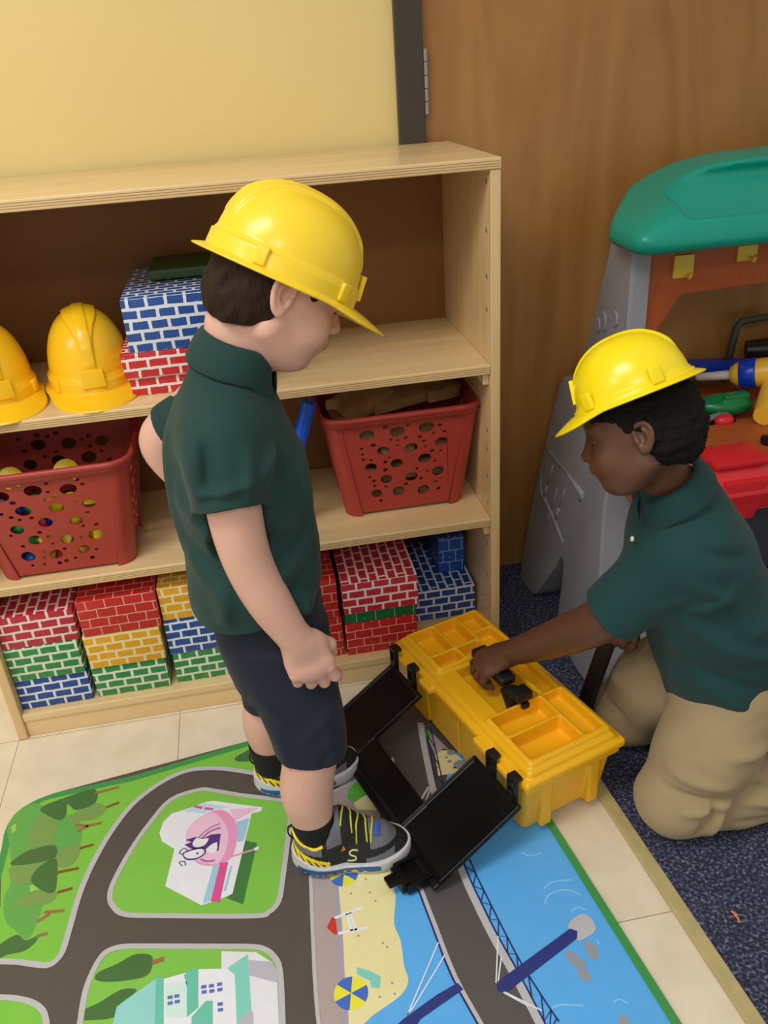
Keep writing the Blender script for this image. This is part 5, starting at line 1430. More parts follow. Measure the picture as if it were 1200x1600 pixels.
# raised frame and tool reliefs on the side
def ltube(pts, r):
    bm = bmesh.new(); add_tube(bm, [lean(y, z, .0015) for y, z in pts], r, 8); inb(from_bm('tool_relief', bm, M_grey, smooth=True))
ltube([(.345, .352), (.30, .352), (.20, .350), (.092, .342)], [.004, .006, .004, .009]); ltube([(.092, .342), (.100, .328)], .006)
ltube([(.335, .300), (.310, .250), (.20, .228), (.128, .205)], [.002, .006, .006, .004])
for (y, z, l) in ((.275, .335, .085), (.225, .30, .095), (.185, .315, .080)):
    ltube([(y, z), (y + .005, z - l * .6)], .0035); ltube([(y + .006, z - l * .65), (y + .008, z - l)], .0055)
# rear upright carrying the canopy
def upright():
    rows = [(.50, .085, .350), (.56, .085, .325), (.65, .087, .278), (.72, .087, .250), (.83, .087, .208), (.90, .087, .190)]
    bm = bmesh.new(); R_ = []
    for z, y0, y1 in rows:
        R_.append([bm.verts.new(p) for p in ((1.340, y0 + .006, z), (1.346, y0, z), (1.378, y0, z), (1.386, y0 + .02, z), (1.386, y1, z), (1.348, y1, z), (1.340, y1 - .01, z))])
    for a, b in zip(R_, R_[1:]):
        for k in range(7): bm.faces.new((a[k], a[(k + 1) % 7], b[(k + 1) % 7], b[k]))
    bm.faces.new(R_[0][::-1]); bm.faces.new(R_[-1]); return bm
inb(from_bm('upright', upright(), M_grey, angle=30))
for (y, z, h) in ((.235, .665, .030), (.205, .675, .040), (.150, .70, .030)):   # raised pattern near the foot of the upright
    bm = bmesh.new(); add_tube(bm, spline([(1.3395, y, z + h), (1.3385, y - .014, z + h * .8), (1.3385, y - .016, z + h * .3), (1.3395, y - .006, z)], 5), .0028, 8)
    inb(from_bm('tool_relief', bm, M_grey, smooth=True))
# far side frame, outside the picture's edge but holding the bench up
bm = side_frame()
for v in bm.verts: v.co.x = 3.45 - v.co.x
inb(from_bm('side_frame', bm, M_grey, angle=40))
bm = upright()
for v in bm.verts: v.co.x = 3.45 - v.co.x
inb(from_bm('upright', bm, M_grey, angle=30))
# worktop with square holes, thick moulded apron
def worktop():
    bm = bmesh.new(); x0, x1, y0, y1 = 1.318, 2.13, -.113, .095; z = .470
    holes = []
    for (hx, hy) in [(1.520, .058), (1.584, .057), (1.648, .057), (1.455, .057), (1.390, .058), (1.571, -.003), (1.505, -.003), (1.635, -.003), (1.440, -.003), (1.565, -.064), (1.628, -.064), (1.375, -.003), (1.40, -.064)]:
        s = .0085; holes.append([(hx - s, hy), (hx, hy - s * .6), (hx + s, hy), (hx, hy + s * .6)])
    loops = [[Vector((a, b, 0)) for a, b in ((x0, y0 + .012), (x1, y0 + .012), (x1, y1), (x0, y1))]] + [[Vector((a, b, 0)) for a, b in h] for h in holes]
    flat = [v for l in loops for v in l]; V = [bm.verts.new((v.x, v.y, z)) for v in flat]
    for t in tessellate_polygon(loops): bm.faces.new([V[i] for i in t])
    k = 4
    for l in loops[1:]:
        W2 = [bm.verts.new((v.x, v.y, z - .02)) for v in l]
        for i in range(4): bm.faces.new((V[k + i], V[k + (i + 1) % 4], W2[(i + 1) % 4], W2[i]))
        bm.faces.new(W2); k += 4
    prof = [(y0 + .012, z), (y0 + .004, z - .003), (y0, z - .012), (y0 + .001, z - .070), (y0 - .005, z - .074), (y0 - .006, z - .096), (y0 + .01, z - .098), (y0 + .012, z - .085), (y1, z - .085)]
    A = [V[0]] + [bm.verts.new((x0, a, b)) for a, b in prof[1:]]; B = [V[1]] + [bm.verts.new((x1, a, b)) for a, b in prof[1:]]
    for a, b, c, d in zip(A, A[1:], B[1:], B): bm.faces.new((a, b, c, d))
    bm.faces.new(A + [V[3]]); bm.faces.new(B + [V[2]]); bm.faces.new((A[-1], V[3], V[2], B[-1]))
    for k in range(11):   # moulded grain lines on the apron
        add_box(bm, (x0 + .01 + .02 * (k % 3), y0 - .0012, z - .018 - .0048 * k), (x1 - .01, y0 + .003, z - .0168 - .0048 * k))
    return bm
inb(from_bm('worktop', worktop(), M_orange, angle=35))
bm = bmesh.new(); add_box(bm, (1.318, .097, .445), (2.13, .345, .460), .004); inb(from_bm('tool_tray', bm, M_orange, angle=40))
bm = bmesh.new(); add_box(bm, (1.395, .060, .10), (2.06, .075, .372), .004); inb(from_bm('lower_panel', bm, mat('dark grey plastic', (70, 70, 78), .6), angle=40))  # plain panel under the worktop, in a darker grey than the frames
# header board with a stepped lower edge, screws and two yellow hooks
hb = [(1.3845, .676), (1.400, .680), (1.454, .763), (1.80, .775), (2.06, .775), (2.066, .88), (1.3845, .88)]
bm = bmesh.new(); add_prism(bm, hb, .100, .116, axis=1, bevel=.003); inb(from_bm('header_board', bm, M_orange, angle=40))
for (x, z) in [(1.40 + .030 * k, .784 + .0005 * k) for k in range(12)] + [(1.396, .72), (1.412, .748)]:
    bm = bmesh.new(); add_lathe(bm, [(.0004, 0), (.0026, 0), (.0022, .0012), (.0004, .0016)], 8, Matrix.Translation((x, .1, z)) @ Matrix.Rotation(PI / 2, 4, 'X'))
    inb(from_bm('screw', bm, M_orange))
for hx, hz in ((1.452, .822), (1.585, .842)):
    bm = bmesh.new(); add_box(bm, (hx - .021, .0935, hz - .024), (hx + .021, .101, hz + .021), .003)
    add_tube(bm, [(hx + .008, .094, hz - .018), (hx + .008, .082, hz - .021), (hx + .008, .078, hz - .012)], .0042, 8)
    inb(from_bm('tool_hook', bm, M_hook, angle=45))
# canopy: a fat moulded roof with a recess in its sloping face
def canopy():
    V = Vol((1.24, -.06, .84), (2.06, .36, 1.13), .005)
    V.box((1.295, -.028, .872), (2.20, .250, 1.045), .022, 0)
    V.half((1.30, -.010, .932), (0, -.60, .80), .03)                 # front slope
    V.half((1.30, .1, .915), (-.44, 0, .90), .03)                    # rising from the left end
    V.half((1.50, .1, 1.008), (-.03, 0, 1), .03)
    V.box((1.395, -.010, .938), (2.12, .120, .985), .012, .012, 'cut', rotm(x=37))
    V.half((1.300, .125, .9), (-.8, .6, 0), .02)                     # chamfered rear corner
    V.half((1.298, .0, .880), (-.62, -.62, -.48), .012)
    V.box((1.0, -.1, .8965), (2.2, -.0255, .8985), .0008, 0.001, 'cut')
    return V
inb(canopy().mesh('canopy', M_teal))
# red vise jaw clamped on the worktop front
M_vise = mat('red toy plastic', (214, 36, 44), .38, .03, 8)
bm = bmesh.new()
add_prism(bm, [(-.145, .455), (-.125, .478), (-.035, .478), (-.018, .470), (-.018, .4705), (-.112, .4705), (-.117, .455), (-.118, .395), (-.150, .395), (-.155, .43)], 1.440, 1.548, axis=0, bevel=.003)
add_box(bm, (1.436, -.136, .482), (1.552, -.052, .4955), .004)
add_prism(bm, [(1.450, .46), (1.545, .46), (1.520, .375), (1.470, .375)], -.152, -.120, axis=1, bevel=.004)
inb(from_bm('vise', bm, M_vise, angle=40))
# ---- loose toy tools in the tray
Z0 = .466
M_blk = mat('black toy plastic', (16, 16, 18), .4); M_saw = mat('olive grey plastic', (58, 66, 54), .5)
M_tb = mat('royal blue plastic', (10, 60, 190), .3); M_tg = mat('green toy plastic', (0, 120, 60), .3); M_ty = mat('warm yellow plastic', (244, 190, 60), .35); M_wh = mat('off white plastic', (214, 208, 204), .4)
drill = empty('toy_drill', (1.66, .14, Z0), 0, 'yellow toy drill with blue band and white bit lying on the workbench', 'toy drill')
def rel(o, par): o.parent = par; o.matrix_parent_inverse = Matrix.Translation(par.location).inverted(); return o
D0 = Vector((1.668, .226, .528)); D1 = Vector((1.80, .120, .560)); dd = (D1 - D0).normalized()
def along(p, d): return Matrix.Translation(p) @ d.to_track_quat('Z', 'Y').to_matrix().to_4x4()
bm = bmesh.new(); add_lathe(bm, [(.002, -.002), (.018, 0), (.026, .012), (.032, .03), (.034, .09), (.030, .13), (.002, .135)], 24, along(D0, dd)); rel(from_bm('drill_body', bm, M_ty, smooth=True), drill)
bm = bmesh.new(); add_lathe(bm, [(.0305, .020), (.0335, .024), (.0355, .052), (.0345, .056)], 24, along(D0, dd)); rel(from_bm('blue_band', bm, M_tb, smooth=True), drill)
bm = bmesh.new(); add_lathe(bm, [(.001, -.078), (.007, -.076), (.009, -.070), (.011, 0), (.001, .004)], 16, along(D0, dd)); rel(from_bm('drill_bit', bm, M_wh, smooth=True), drill)
bm = bmesh.new(); add_tube(bm, [(1.735, .16, .53), (1.690, .105, .500), (1.655, .060, .4925)], [.022, .024, .0225], 20); rel(from_bm('drill_handle', bm, M_ty, angle=50), drill)
bm = bmesh.new(); add_prism(bm, spline([(1.50, .20), (1.56, .175), (1.64, .16), (1.72, .15), (1.735, .175), (1.66, .205), (1.58, .225), (1.51, .235)], 4, True), Z0 + .04, Z0 + .066, axis=2, bevel=.008)
tag(from_bm('toy_pliers', bm, M_tb, angle=50), 'royal blue plastic toy pliers behind the kneeling child on the workbench', 'toy tool').location = (.045, .125, 0)
V = Vol((1.53, .09, .45), (1.70, .22, .54), .003); V.ell((1.615, .150, .490), (.062, .036, .024), rotm(z=-10)); V.box((1.60, .125, .505), (1.66, .15, .52), .004, .004)
tag(V.mesh('toy_sander', M_tg), 'rounded green plastic toy tool lying below the yellow drill', 'toy tool')
bm = bmesh.new(); add_box(bm, (-.075, -.006, 0), (.075, .006, .010), .002, M=Matrix.Translation((1.59, .118, Z0 + .010)) @ Matrix.Rotation(math.radians(14), 4, 'Z'))
tag(from_bm('toy_wrench', bm, mat('grey toy plastic', (130, 136, 140), .4), angle=40), 'long grey plastic toy wrench lying in front of the green tool', 'toy tool')
bm = bmesh.new(); add_box(bm, (1.475, .105, Z0 - .004), (1.62, .17, Z0 + .010), .004); add_box(bm, (1.50, .115, Z0 + .010), (1.53, .15, Z0 + .03), .004)
tag(from_bm('toy_screwdriver_case', bm, M_blk, angle=40), 'flat black plastic toy case under the grey wrench', 'toy tool')
V = Vol((1.54, .04, .44), (1.64, .13, .51), .003); V.ell((1.588, .100, .474), (.022, .016, .016))
tag(V.mesh('toy_ball', M_vise), 'small rounded red plastic toy peeking over the worktop edge', 'toy tool')
bm = bmesh.new(); add_tube(bm, [(1.745, .30, .555), (1.82, .27, .560), (1.92, .24, .556)], [.022, .030, .030], 16)
tag(from_bm('toy_hammer', bm, M_blk, angle=60), 'thick black plastic toy hammer handle behind the yellow drill', 'toy tool')
bm = bmesh.new(); add_tube(bm, [(1.72, .335, .47), (1.735, .335, .60), (1.745, .335, .615), (1.83, .335, .620), (1.842, .335, .60), (1.85, .335, .47)], .0085, 10)
tag(from_bm('toy_saw_handle', bm, M_saw, angle=60), 'square olive grey saw handle standing at the back of the workbench', 'toy tool')
bm = bmesh.new(); add_lathe(bm, [(.001, 0), (.013, 0), (.015, .004), (.015, .014), (.001, .017)], 18, Matrix.Translation((1.612, -.028, .471)))
tag(from_bm('toy_bolt', bm, M_blk, angle=40), 'round black toy bolt on the orange worktop at the picture edge', 'toy tool')
# ================================================================ yellow toolbox
M_tby = mat('toolbox yellow plastic', (246, 184, 22), .36, .02, 8, .08, 180)
M_tbk = mat('glossy black plastic', (9, 9, 10), .33, .05, 10, spec=.3)
M_clip = mat('matt black plastic', (14, 14, 15), .5)
tbx = empty('toolbox', (.970, -.257, .0065), math.radians(18), 'yellow plastic toolbox with open black cover, standing half on the rug', 'toolbox')
def tb_body():
    V = Vol((-.115, -.25, -.005), (.115, .25, .150), .0024)
    # tapered tub: slabs of growing section
    sl, X, Y, Z = V.reg((-.115, -.25, -.005), (.115, .25, .15), 0)
    hx = .087 + .009 * np.clip(Z / .13, 0, 1); hy = .196 + .020 * np.clip(Z / .13, 0, 1); r = .014
    qx = np.abs(X) - hx + r; qy = np.abs(Y) - hy + r; qz = np.abs(Z - .066) - .066 + .006
    d = np.sqrt(np.maximum(qx, 0) ** 2 + np.maximum(qy, 0) ** 2) + np.minimum(np.maximum(qx, qy), 0) - r
    V.comb(sl, np.maximum(d, qz - .006), 0, 'add')
    V.box((-.101, -.224, .112), (.101, .224, .130), .006, .003)                      # lip under the lid
    V.box((-.045, -.25, -.01), (.045, .25, .010), .008, .004, 'cut')                  # foot arches at the ends
    V.box((-.12, -.13, -.01), (.12, .13, .010), .006, .004, 'cut')
    for y in (-.115, .0, .115): V.box((-.12, y - .002, .012), (.12, y + .002, .112), .002, .004, 'cut')
    for sx in (-1, 1):
        V.box((sx * .052 - .012, -.2165, .012), (sx * .052 + .012, -.200, .112), .004, .008)
        V.box((sx * .052 - .012, .200, .012), (sx * .052 + .012, .2165, .112), .004, .006)
    return V
tb_body().mesh('body', M_tby, tbx)
def tb_lid():
    V = Vol((-.125, -.25, .115), (.125, .25, .195), .0020)
    V.box((-.107, -.231, .128), (.107, .231, .147), .007, 0)
    V.box((-.096, -.222, .135), (.096, .222, .160), .009, .006)
    # raised tray blocks with arched top along the ends
    for sy in (-1, 1):
        V.box((-.088, sy * .145 - .068, .14), (.088, sy * .145 + .068, .170), .008, .004)
    V.half((0, -.24, .150), (0, -1, .9), .01); V.half((0, .24, .150), (0, 1, .9), .01)
    # hollows: near end (y<0): two big wells and a narrow one on the far side
    def well(x0, x1, y0, y1, z=.136): V.box((x0, y0, z), (x1, y1, .21), .006, .0015, 'cut')
    well(-.078, .030, -.203, -.143); well(-.078, .030, -.137, -.084); well(.036, .076, -.203, -.084, .146)
    # far end: six wells
    for (a, b) in ((-.078, -.024), (-.018, .030)):
        well(a, b, .084, .118, .140); well(a, b, .124, .205, .140)
    well(.036, .076, .084, .140, .146); well(.036, .076, .146, .205, .146)
    # middle bay for the handle, strip along the far side
    V.box((-.052, -.070, .132), (.040, .070, .21), .005, .002, 'cut'); V.box((.050, -.074, .144), (.078, .074, .21), .004, .002, 'cut')
    for y0, y1 in ((-.225, -.155), (-.075, -.02), (.03, .09), (.165, .225)): V.box((.088, y0, .152), (.125, y1, .21), .004, .003, 'cut')
    # catches along the near long side
    for y in (-.178, -.105, .165, .085): V.box((-.118, y - .020, .130), (-.100, y + .020, .145), .004, .003)
    return V
tb_lid().mesh('lid', M_tby, tbx)
# carrying handle, lying along the middle
bm = bmesh.new()
add_box(bm, (-.0165, -.052, -.009), (.0165, .052, .010), .006, 3, M=Matrix.Translation((-.006, .012, .190)) @ Matrix.Rotation(math.radians(4), 4, 'X'))
add_box(bm, (-.017, -.040, -.005), (.017, -.012, .012), .003, 2, M=Matrix.Translation((-.006, -.050, .182)))
for sy in (-1, 1):
    add_box(bm, (-.013, -.012, 0), (.013, .012, .045), .004, 2, M=Matrix.Translation((-.006, .008 + sy * .070, .138)) @ Matrix.Rotation(math.radians(sy * 35), 4, 'X'))
add_box(bm, (-.012, -.092, .160), (.004, -.045, .172), .004)
o = from_bm('handle', bm, M_clip, tbx, angle=45); o['label'] = 'black carrying handle'
# hinge clips
for y in (-.205, -.143, .132, .205):
    bm = bmesh.new()
    add_box(bm, (-.122, y - .011, .100), (-.112, y - .006, .152), .002); add_box(bm, (-.122, y + .006, .100), (-.112, y + .011, .152), .002)
    add_box(bm, (-.122, y - .011, .146), (-.104, y + .011, .154), .002); add_box(bm, (-.122, y - .011, .098), (-.113, y + .011, .122), .002)
    o = from_bm('hinge_clip', bm, M_clip, tbx, angle=40); o['label'] = 'small black hinge clip'
# the open black cover: two arched panels joined by a bar, lying on the rug
cm = Matrix.Translation((-.117, 0, .108)) @ Matrix.Rotation(math.radians(-28), 4, 'Y')     # local -x runs outward and down
def cover():
    V = Vol((-.205, -.24, -.035), (.012, .23, .035), .0020)
    for (a, b) in ((-.230, -.092), (.096, .214)):
        V.box((-.182, a, -.008), (0, b, .004), .003, 0); 
        V.box((-.178, a + .005, -.001), (-.005, b - .005, .03), .003, .002, 'cut')
    V.box((-.182, -.10, -.008), (-.122, .10, .001), .003, .002)
    V.box((-.198, -.228, -.010), (-.176, .212, -.003), .003, .003)
    # soft dished wells in each panel
    for (a, b) in ((-.230, -.092), (.096, .214)): V.ell((-.09, (a + b) / 2, .006), (.075, (b - a) * .42, .008), None, .006, 'cut')
    return V
V = cover(); o = V.mesh('cover', M_tbk, tbx)
me = o.data; me.transform(cm); o['label'] = 'glossy black cover, hinged open'
bm = bmesh.new()
add_box(bm, (-.322, -.208, .004), (-.286, -.158, .014), .003); add_box(bm, (-.334, -.204, .004), (-.318, -.162, .026), .003); add_box(bm, (-.352, -.194, .018), (-.328, -.172, .026), .003)
for yy in (-.210, -.162): add_box(bm, (-.326, yy, .004), (-.282, yy + .006, .024), .002)
o = from_bm('cover_latch', bm, M_tbk, tbx, angle=40)
# ================================================================ people kit
class Fr:
    """a placed frame on a volume, so that head and hand features are written in their own axes"""
    def __init__(s, V, c, R, sc=1.0): s.V = V; s.c = np.array(c, float); s.R = np.array(R, float); s.s = sc
    def p(s, q): return s.c + s.R @ (np.array(q, float) * s.s)
    def cone(s, a, b, ra, rb, k=.008, op='add'): s.V.cone(s.p(a), s.p(b), ra * s.s, rb * s.s, k, op)
    def chain(s, pts, rad, k=.006, op='add'):
        for i in range(len(pts) - 1): s.cone(pts[i], pts[i + 1], rad[i], rad[i + 1], k, op)
    def ell(s, c, r, k=.01, op='add', L=None): s.V.ell(s.p(c), [v * s.s for v in r], s.R if L is None else s.R @ np.array(L), k, op)
    def half(s, p, n, k=0.0, r=None): s.V.half(s.p(p), s.R @ np.array(n, float), k, r=None if r is None else r * s.s)
    def inv(s, P): return ((P - s.c) @ s.R) / s.s
def head(F, nose=(.0105, .0085), lips=1.0):
    e = F.ell; c = F.cone
    e((-.012, 0, .030), (.085, .075, .074), 0)                    # skull
    e((.024, 0, .028), (.058, .063, .052), .03)                   # forehead
    e((.028, 0, -.030), (.052, .054, .056), .03)                  # mid face
    e((.036, 0, -.058), (.034, .036, .034), .03)                  # jaw
    c((-.008, .046, -.048), (.042, .020, -.076), .018, .015, .025); c((-.008, -.046, -.048), (.042, -.020, -.076), .018, .015, .025)
    e((.060, 0, -.078), (.016, .018, .0135), .014)                # chin
    for s in (-1, 1):
        e((.052, s * .034, -.030), (.026, .024, .026), .018)      # full child's cheek
        e((.070, s * .030, .031), (.018, .026, .010), .016)       # brow
        e((.087, s * .030, .013), (.013, .018, .012), .014, 'cut')   # eye hollow
        e((.0660, s * .030, .011), (.0155, .0165, .0140), .004)   # closed lid over the eyeball
    e((.078, 0, -.044), (.014, .022, .018), .014)                 # muzzle
    c((.077, 0, .018), (.0945, 0, -.018), .0055, nose[0], .010)     # nose
    for s in (-1, 1):
        e((.0895, s * nose[1], -.0215), (.0085, .0062, .0062), .004)
        e((.0935, s * .0048, -.0300), (.0028, .0022, .0016), .002, 'cut')
    e((.0885, 0, -.0415), (.0075 * lips, .0165, .0048 * lips), .003)    # lips
    e((.0865, 0, -.0505), (.0072 * lips, .0140, .0052 * lips), .003)
    c((.097, -.011, -.0462), (.097, .011, -.0462), .0016, .0016, .0025, 'cut')
    c((.089, -.019, -.047), (.086, -.022, -.048), .0016, .0010, .004, 'cut'); c((.089, .019, -.047), (.086, .022, -.048), .0016, .0010, .004, 'cut')
    e((.089, 0, -.0585), (.005, .012, .0035), .006, 'cut')
    c((.0965, 0, -.030), (.0945, 0, -.036), .0016, .0016, .004, 'cut')
    for s in (-1, 1): ear(F, s)
def ear(F, s, sc=1.0):
    ox, oz = -.012, .000
    def q(x, y, z): return (ox + x * sc, s * (.0725 + y), oz + z * sc)
    L = rotm(z=-s * 22) @ rotm(y=12)
    F.ell(q(0, .004, .002), (.0165 * sc, .0065, .0270 * sc), .006, 'add', L)
    F.ell(q(.003, .0125, .003), (.0105 * sc, .0080, .0170 * sc), .003, 'cut', L)
    P = [(.009, .006, -.012), (.0125, .004, .004), (.0125, .005, .015), (.006, .008, .0245), (-.005, .011, .0265), (-.0135, .013, .019), (-.0165, .0135, .006), (-.0135, .012, -.008), (-.006, .009, -.020)]
    P = spline(P, 3); F.chain([q(*p) for p in P], [.0030] * len(P), .003)
    A = spline([(-.001, .009, .016), (-.0085, .0105, .008), (-.008, .010, -.004), (-.002, .0085, -.012)], 3); F.chain([q(*p) for p in A], [.0022] * len(A), .003)
    F.ell(q(.0015, .0065, -.0205), (.0080 * sc, .0050, .0085 * sc), .005)       # lobe
    F.ell(q(.0095, .0060, -.004), (.0040, .0040, .0050), .003)                  # tragus
def hand(F, side, curls, spread=0.0, thumb=None, wrist_r=.019, fr=.0074):
    """+x towards the fingers, +z back of the hand, thumb on the side*+y edge"""
    s = side
    F.ell((.006, 0, 0), (.022, .0215, .0155), .012)
    F.ell((.030, 0, .001), (.032, .0285, .0130), .014)
    F.ell((.044, s * .003, .001), (.016, .0290, .0110), .010)
    F.ell((.020, s * .018, -.007), (.022, .0125, .0110), .010)                  # ball of the thumb
    ys = [.0215, .0075, -.0070, -.0205]; xs = [.050, .054, .051, .045]; Ln = [(.021, .015, .012), (.023, .017, .012), (.0215, .016, .012), (.017, .012, .011)]
    tips = []
    for i in range(4):
        p = np.array([xs[i], s * ys[i], .002]); a = 0; yaw = s * (ys[i] * spread * 30)
        pts = [p.copy() - np.array([.012, 0, 0])]; pts.append(p.copy())
        for j in range(3):
            a += math.radians(curls[i][j])
            dvec = np.array([math.cos(a) * math.cos(yaw), math.sin(yaw), -math.sin(a)]); p = p + dvec * Ln[i][j]; pts.append(p.copy())
        r = fr * (.92 if i == 3 else 1.0)
        F.chain(pts, [r, r * 1.08, r * 1.0, r * .93, r * .82], .0022)
        F.ell(pts[1] + np.array([0, 0, .0015]), (.0070, .0068, .0066), .003)    # knuckle
        tips.append(pts)
    for i in range(3):      # clefts between the fingers
        ym = s * (ys[i] + ys[i + 1]) / 2; xm = min(xs[i], xs[i + 1])
        F.cone((xm + .004, ym, .004), (xm + .045, ym * (1 + spread * .5), -.002), .0004, .0012, .0015, 'cut') if curls[1][0] < 34 else F.cone((xm + .002, ym, .006), (xm + .016, ym, -.004), .0005, .0011, .0015, 'cut')
    t = thumb or [(.016, s * .022, -.008), (.034, s * .036, -.012), (.052, s * .038, -.016), (.064, s * .036, -.019)]
    F.chain(t, [.0110, .0092, .0086, .0070], .004)
    return tips
def clsi(*tests):
    def f(P):
        r = np.zeros(len(P), int)
        for i, t in tests: r[t(P)] = i
        return r
    return f
def person_root(name, loc, yaw, label):
    return empty(name, loc, yaw, label, 'person')
# ================================================================ standing child
M_skin1 = mat('fair skin', (224, 176, 156), .5, .025, 30, .05, 300, sub=.12)
M_lip1 = mat('rosy lips', (198, 122, 112), .45, sub=.1)
M_hair1 = mat('dark brown hair', (46, 29, 19), .75, .35, 160, .8, 420, stretch=(1, 1, .12), spec=.25)
M_shirt = mat('bottle green knit', (15, 56, 52), .85, .05, 8, .12, 900, sheen=.06)
M_navy = mat('navy twill', (18, 25, 44), .85, .05, 10, .10, 700, sheen=.05)
M_sock = mat('black knit sock', (14, 14, 15), .9, 0, 8, .4, 500)
kid = person_root('person', (.61, -.347, 0), 0, 'person standing in yellow hard hat, green polo and navy shorts, looking down')
H1c = (.030, .0, .957)
H1R = rotm(z=8) @ rotm(y=29) @ rotm(x=-5)
HS1 = .94
def body1():
    V = Vol((-.24, -.17, .02), (.17, .19, 1.07), .0020)
    # torso core, hidden by clothes
    V.loft([(.42, -.035, 0, .070, .085), (.50, -.045, 0, .078, .090), (.62, -.055, 0, .078, .088), (.74, -.060, 0, .075, .092), (.80, -.055, 0, .060, .085), (.835, -.048, 0, .040, .05)], .02)
    # neck
    V.cone((-.048, 0, .83), (-.008, 0, .925), .041, .038, .02); V.cone((-.052, 0, .84), (-.035, 0, .92), .036, .036, .02)
    F = Fr(V, H1c, H1R, HS1); head(F)
    # legs
    for sy, kx, ax, ay in ((-1, -.010, -.022, -.098), (1, -.055, -.078, .088)):
        V.limb([(-.035, sy * .05, .44), (kx, sy * .080 if sy > 0 else -.088, .285), (kx - .004, ay, .235), (ax - .002, ay, .17), (ax, ay, .09), (ax, ay, .05)], [.046, .042, .0395, .0385, .0305, .030], .010)
        V.ell((ax - .008, ay, .165), (.030, .034, .055), None, .02)
    # near (right) arm
    V.limb([(-.062, -.088, .795), (-.066, -.108, .70), (-.058, -.112, .62), (-.036, -.116, .55), (-.008, -.118, .485)], [.039, .0335, .0300, .0275, .0205], .010)
    # far (left) arm, elbow bent back
    V.limb([(-.075, .095, .795), (-.130, .116, .755), (-.168, .122, .722), (-.150, .126, .670), (-.115, .135, .610)], [.040, .034, .0315, .029, .021], .010)
    d = np.array([.55, -.10, -.80]); d /= np.linalg.norm(d); nr = np.array([-.1, 1, -.1]); nr -= d * (nr @ d); nr /= np.linalg.norm(nr)
    hand(Fr(V, (-.115, .137, .608), np.stack([d, np.cross(nr, d), nr], 1), 1.05), -1, [(12, 18, 14)] * 4, .15)
    # near hand: relaxed, back to the viewer, fingers curling under
    d = np.array([.22, -.02, -.97]); d /= np.linalg.norm(d); nrm = np.array([.05, -1, .0]); nrm -= d * (nrm @ d); nrm /= np.linalg.norm(nrm)
    yv = np.cross(nrm, d); Rh = np.stack([d, yv, nrm], 1)
    F2 = Fr(V, (-.005, -.117, .484), Rh, 1.20)
    hand(F2, 1 if yv[0] > 0 else -1, [(12, 34, 30), (18, 40, 32), (22, 44, 34), (22, 44, 34)], .15, thumb=[(.016, .020, -.010), (.034, .030, -.018), (.050, .028, -.026), (.062, .022, -.032)] if yv[0] > 0 else [(.016, -.020, -.010), (.034, -.030, -.018), (.050, -.028, -.026), (.062, -.022, -.032)], fr=.0074)
    return V, F
V, F1 = body1()
def lipt(P):
    q = F1.inv(P); return (np.abs(q[:, 1]) < .0165) & (q[:, 2] > -.056) & (q[:, 2] < -.037) & (q[:, 0] > .0875)
o = V.mesh('body', [M_skin1, M_lip1], kid, clsi((1, lipt))); o['label'] = 'fair skinned body, head turned down to the right'
def brows(F, par, m, mlash):
    for s in (-1, 1):
        bm = bmesh.new(); P = spline([F.p((.0865 - abs(t - .5) * .004 - t * .008, s * (.014 + .030 * t), .031 + .006 * math.sin(PI * min(1, t + .15)))) for t in (0, .33, .66, 1)], 4)
        add_tube(bm, P, [.0020 + .0010 * math.sin(PI * i / (len(P) - 1)) for i in range(len(P))], 6); from_bm('eyebrow', bm, m, par, True)
        bm = bmesh.new(); P = [F.p((.0660 + .0158 * math.cos(e) * math.cos(q), s * (.030 + .0168 * math.cos(e) * math.sin(q)), .011 + .0143 * math.sin(e))) for q, e in ((math.radians(-50 + 11.5 * i), math.radians(-30 - 8 * math.sin(PI * i / 10))) for i in range(11))]
        add_tube(bm, [tuple(p) for p in P], [.0006 + .0008 * math.sin(PI * i / (len(P) - 1)) for i in range(len(P))], 6); from_bm('eyelash', bm, mlash, par, True)
brows(F1, kid, M_hair1, M_hair1)
def hair1():
    V = Vol((-.13, -.11, .88), (.15, .11, 1.08), .0021)
    F = Fr(V, H1c, H1R, HS1)
    F.ell((-.016, 0, .032), (.088, .080, .076), 0)
    F.ell((-.030, 0, .000), (.064, .072, .060), .02)
    F.ell((-.045, 0, -.030), (.055, .058, .040), .02)
    F.half((.012, 0, .012), (1, 0, -.55), .004)          # opens for the face and ears
    F.half((-.04, 0, -.058), (.25, 0, -1), .006)
    for s in (-1, 1):
        F.ell((.000, s * .085, -.014), (.027, .024, .034), .006, 'cut')
        F.ell((.026, s * .066, .032), (.020, .009, .028), .004)
    F.half((.062, 0, .02), (1, 0, -.1), .004)
    V.noise(.0020, 190, 3, 2)
    return V
hair1().mesh('hair', M_hair1, kid)
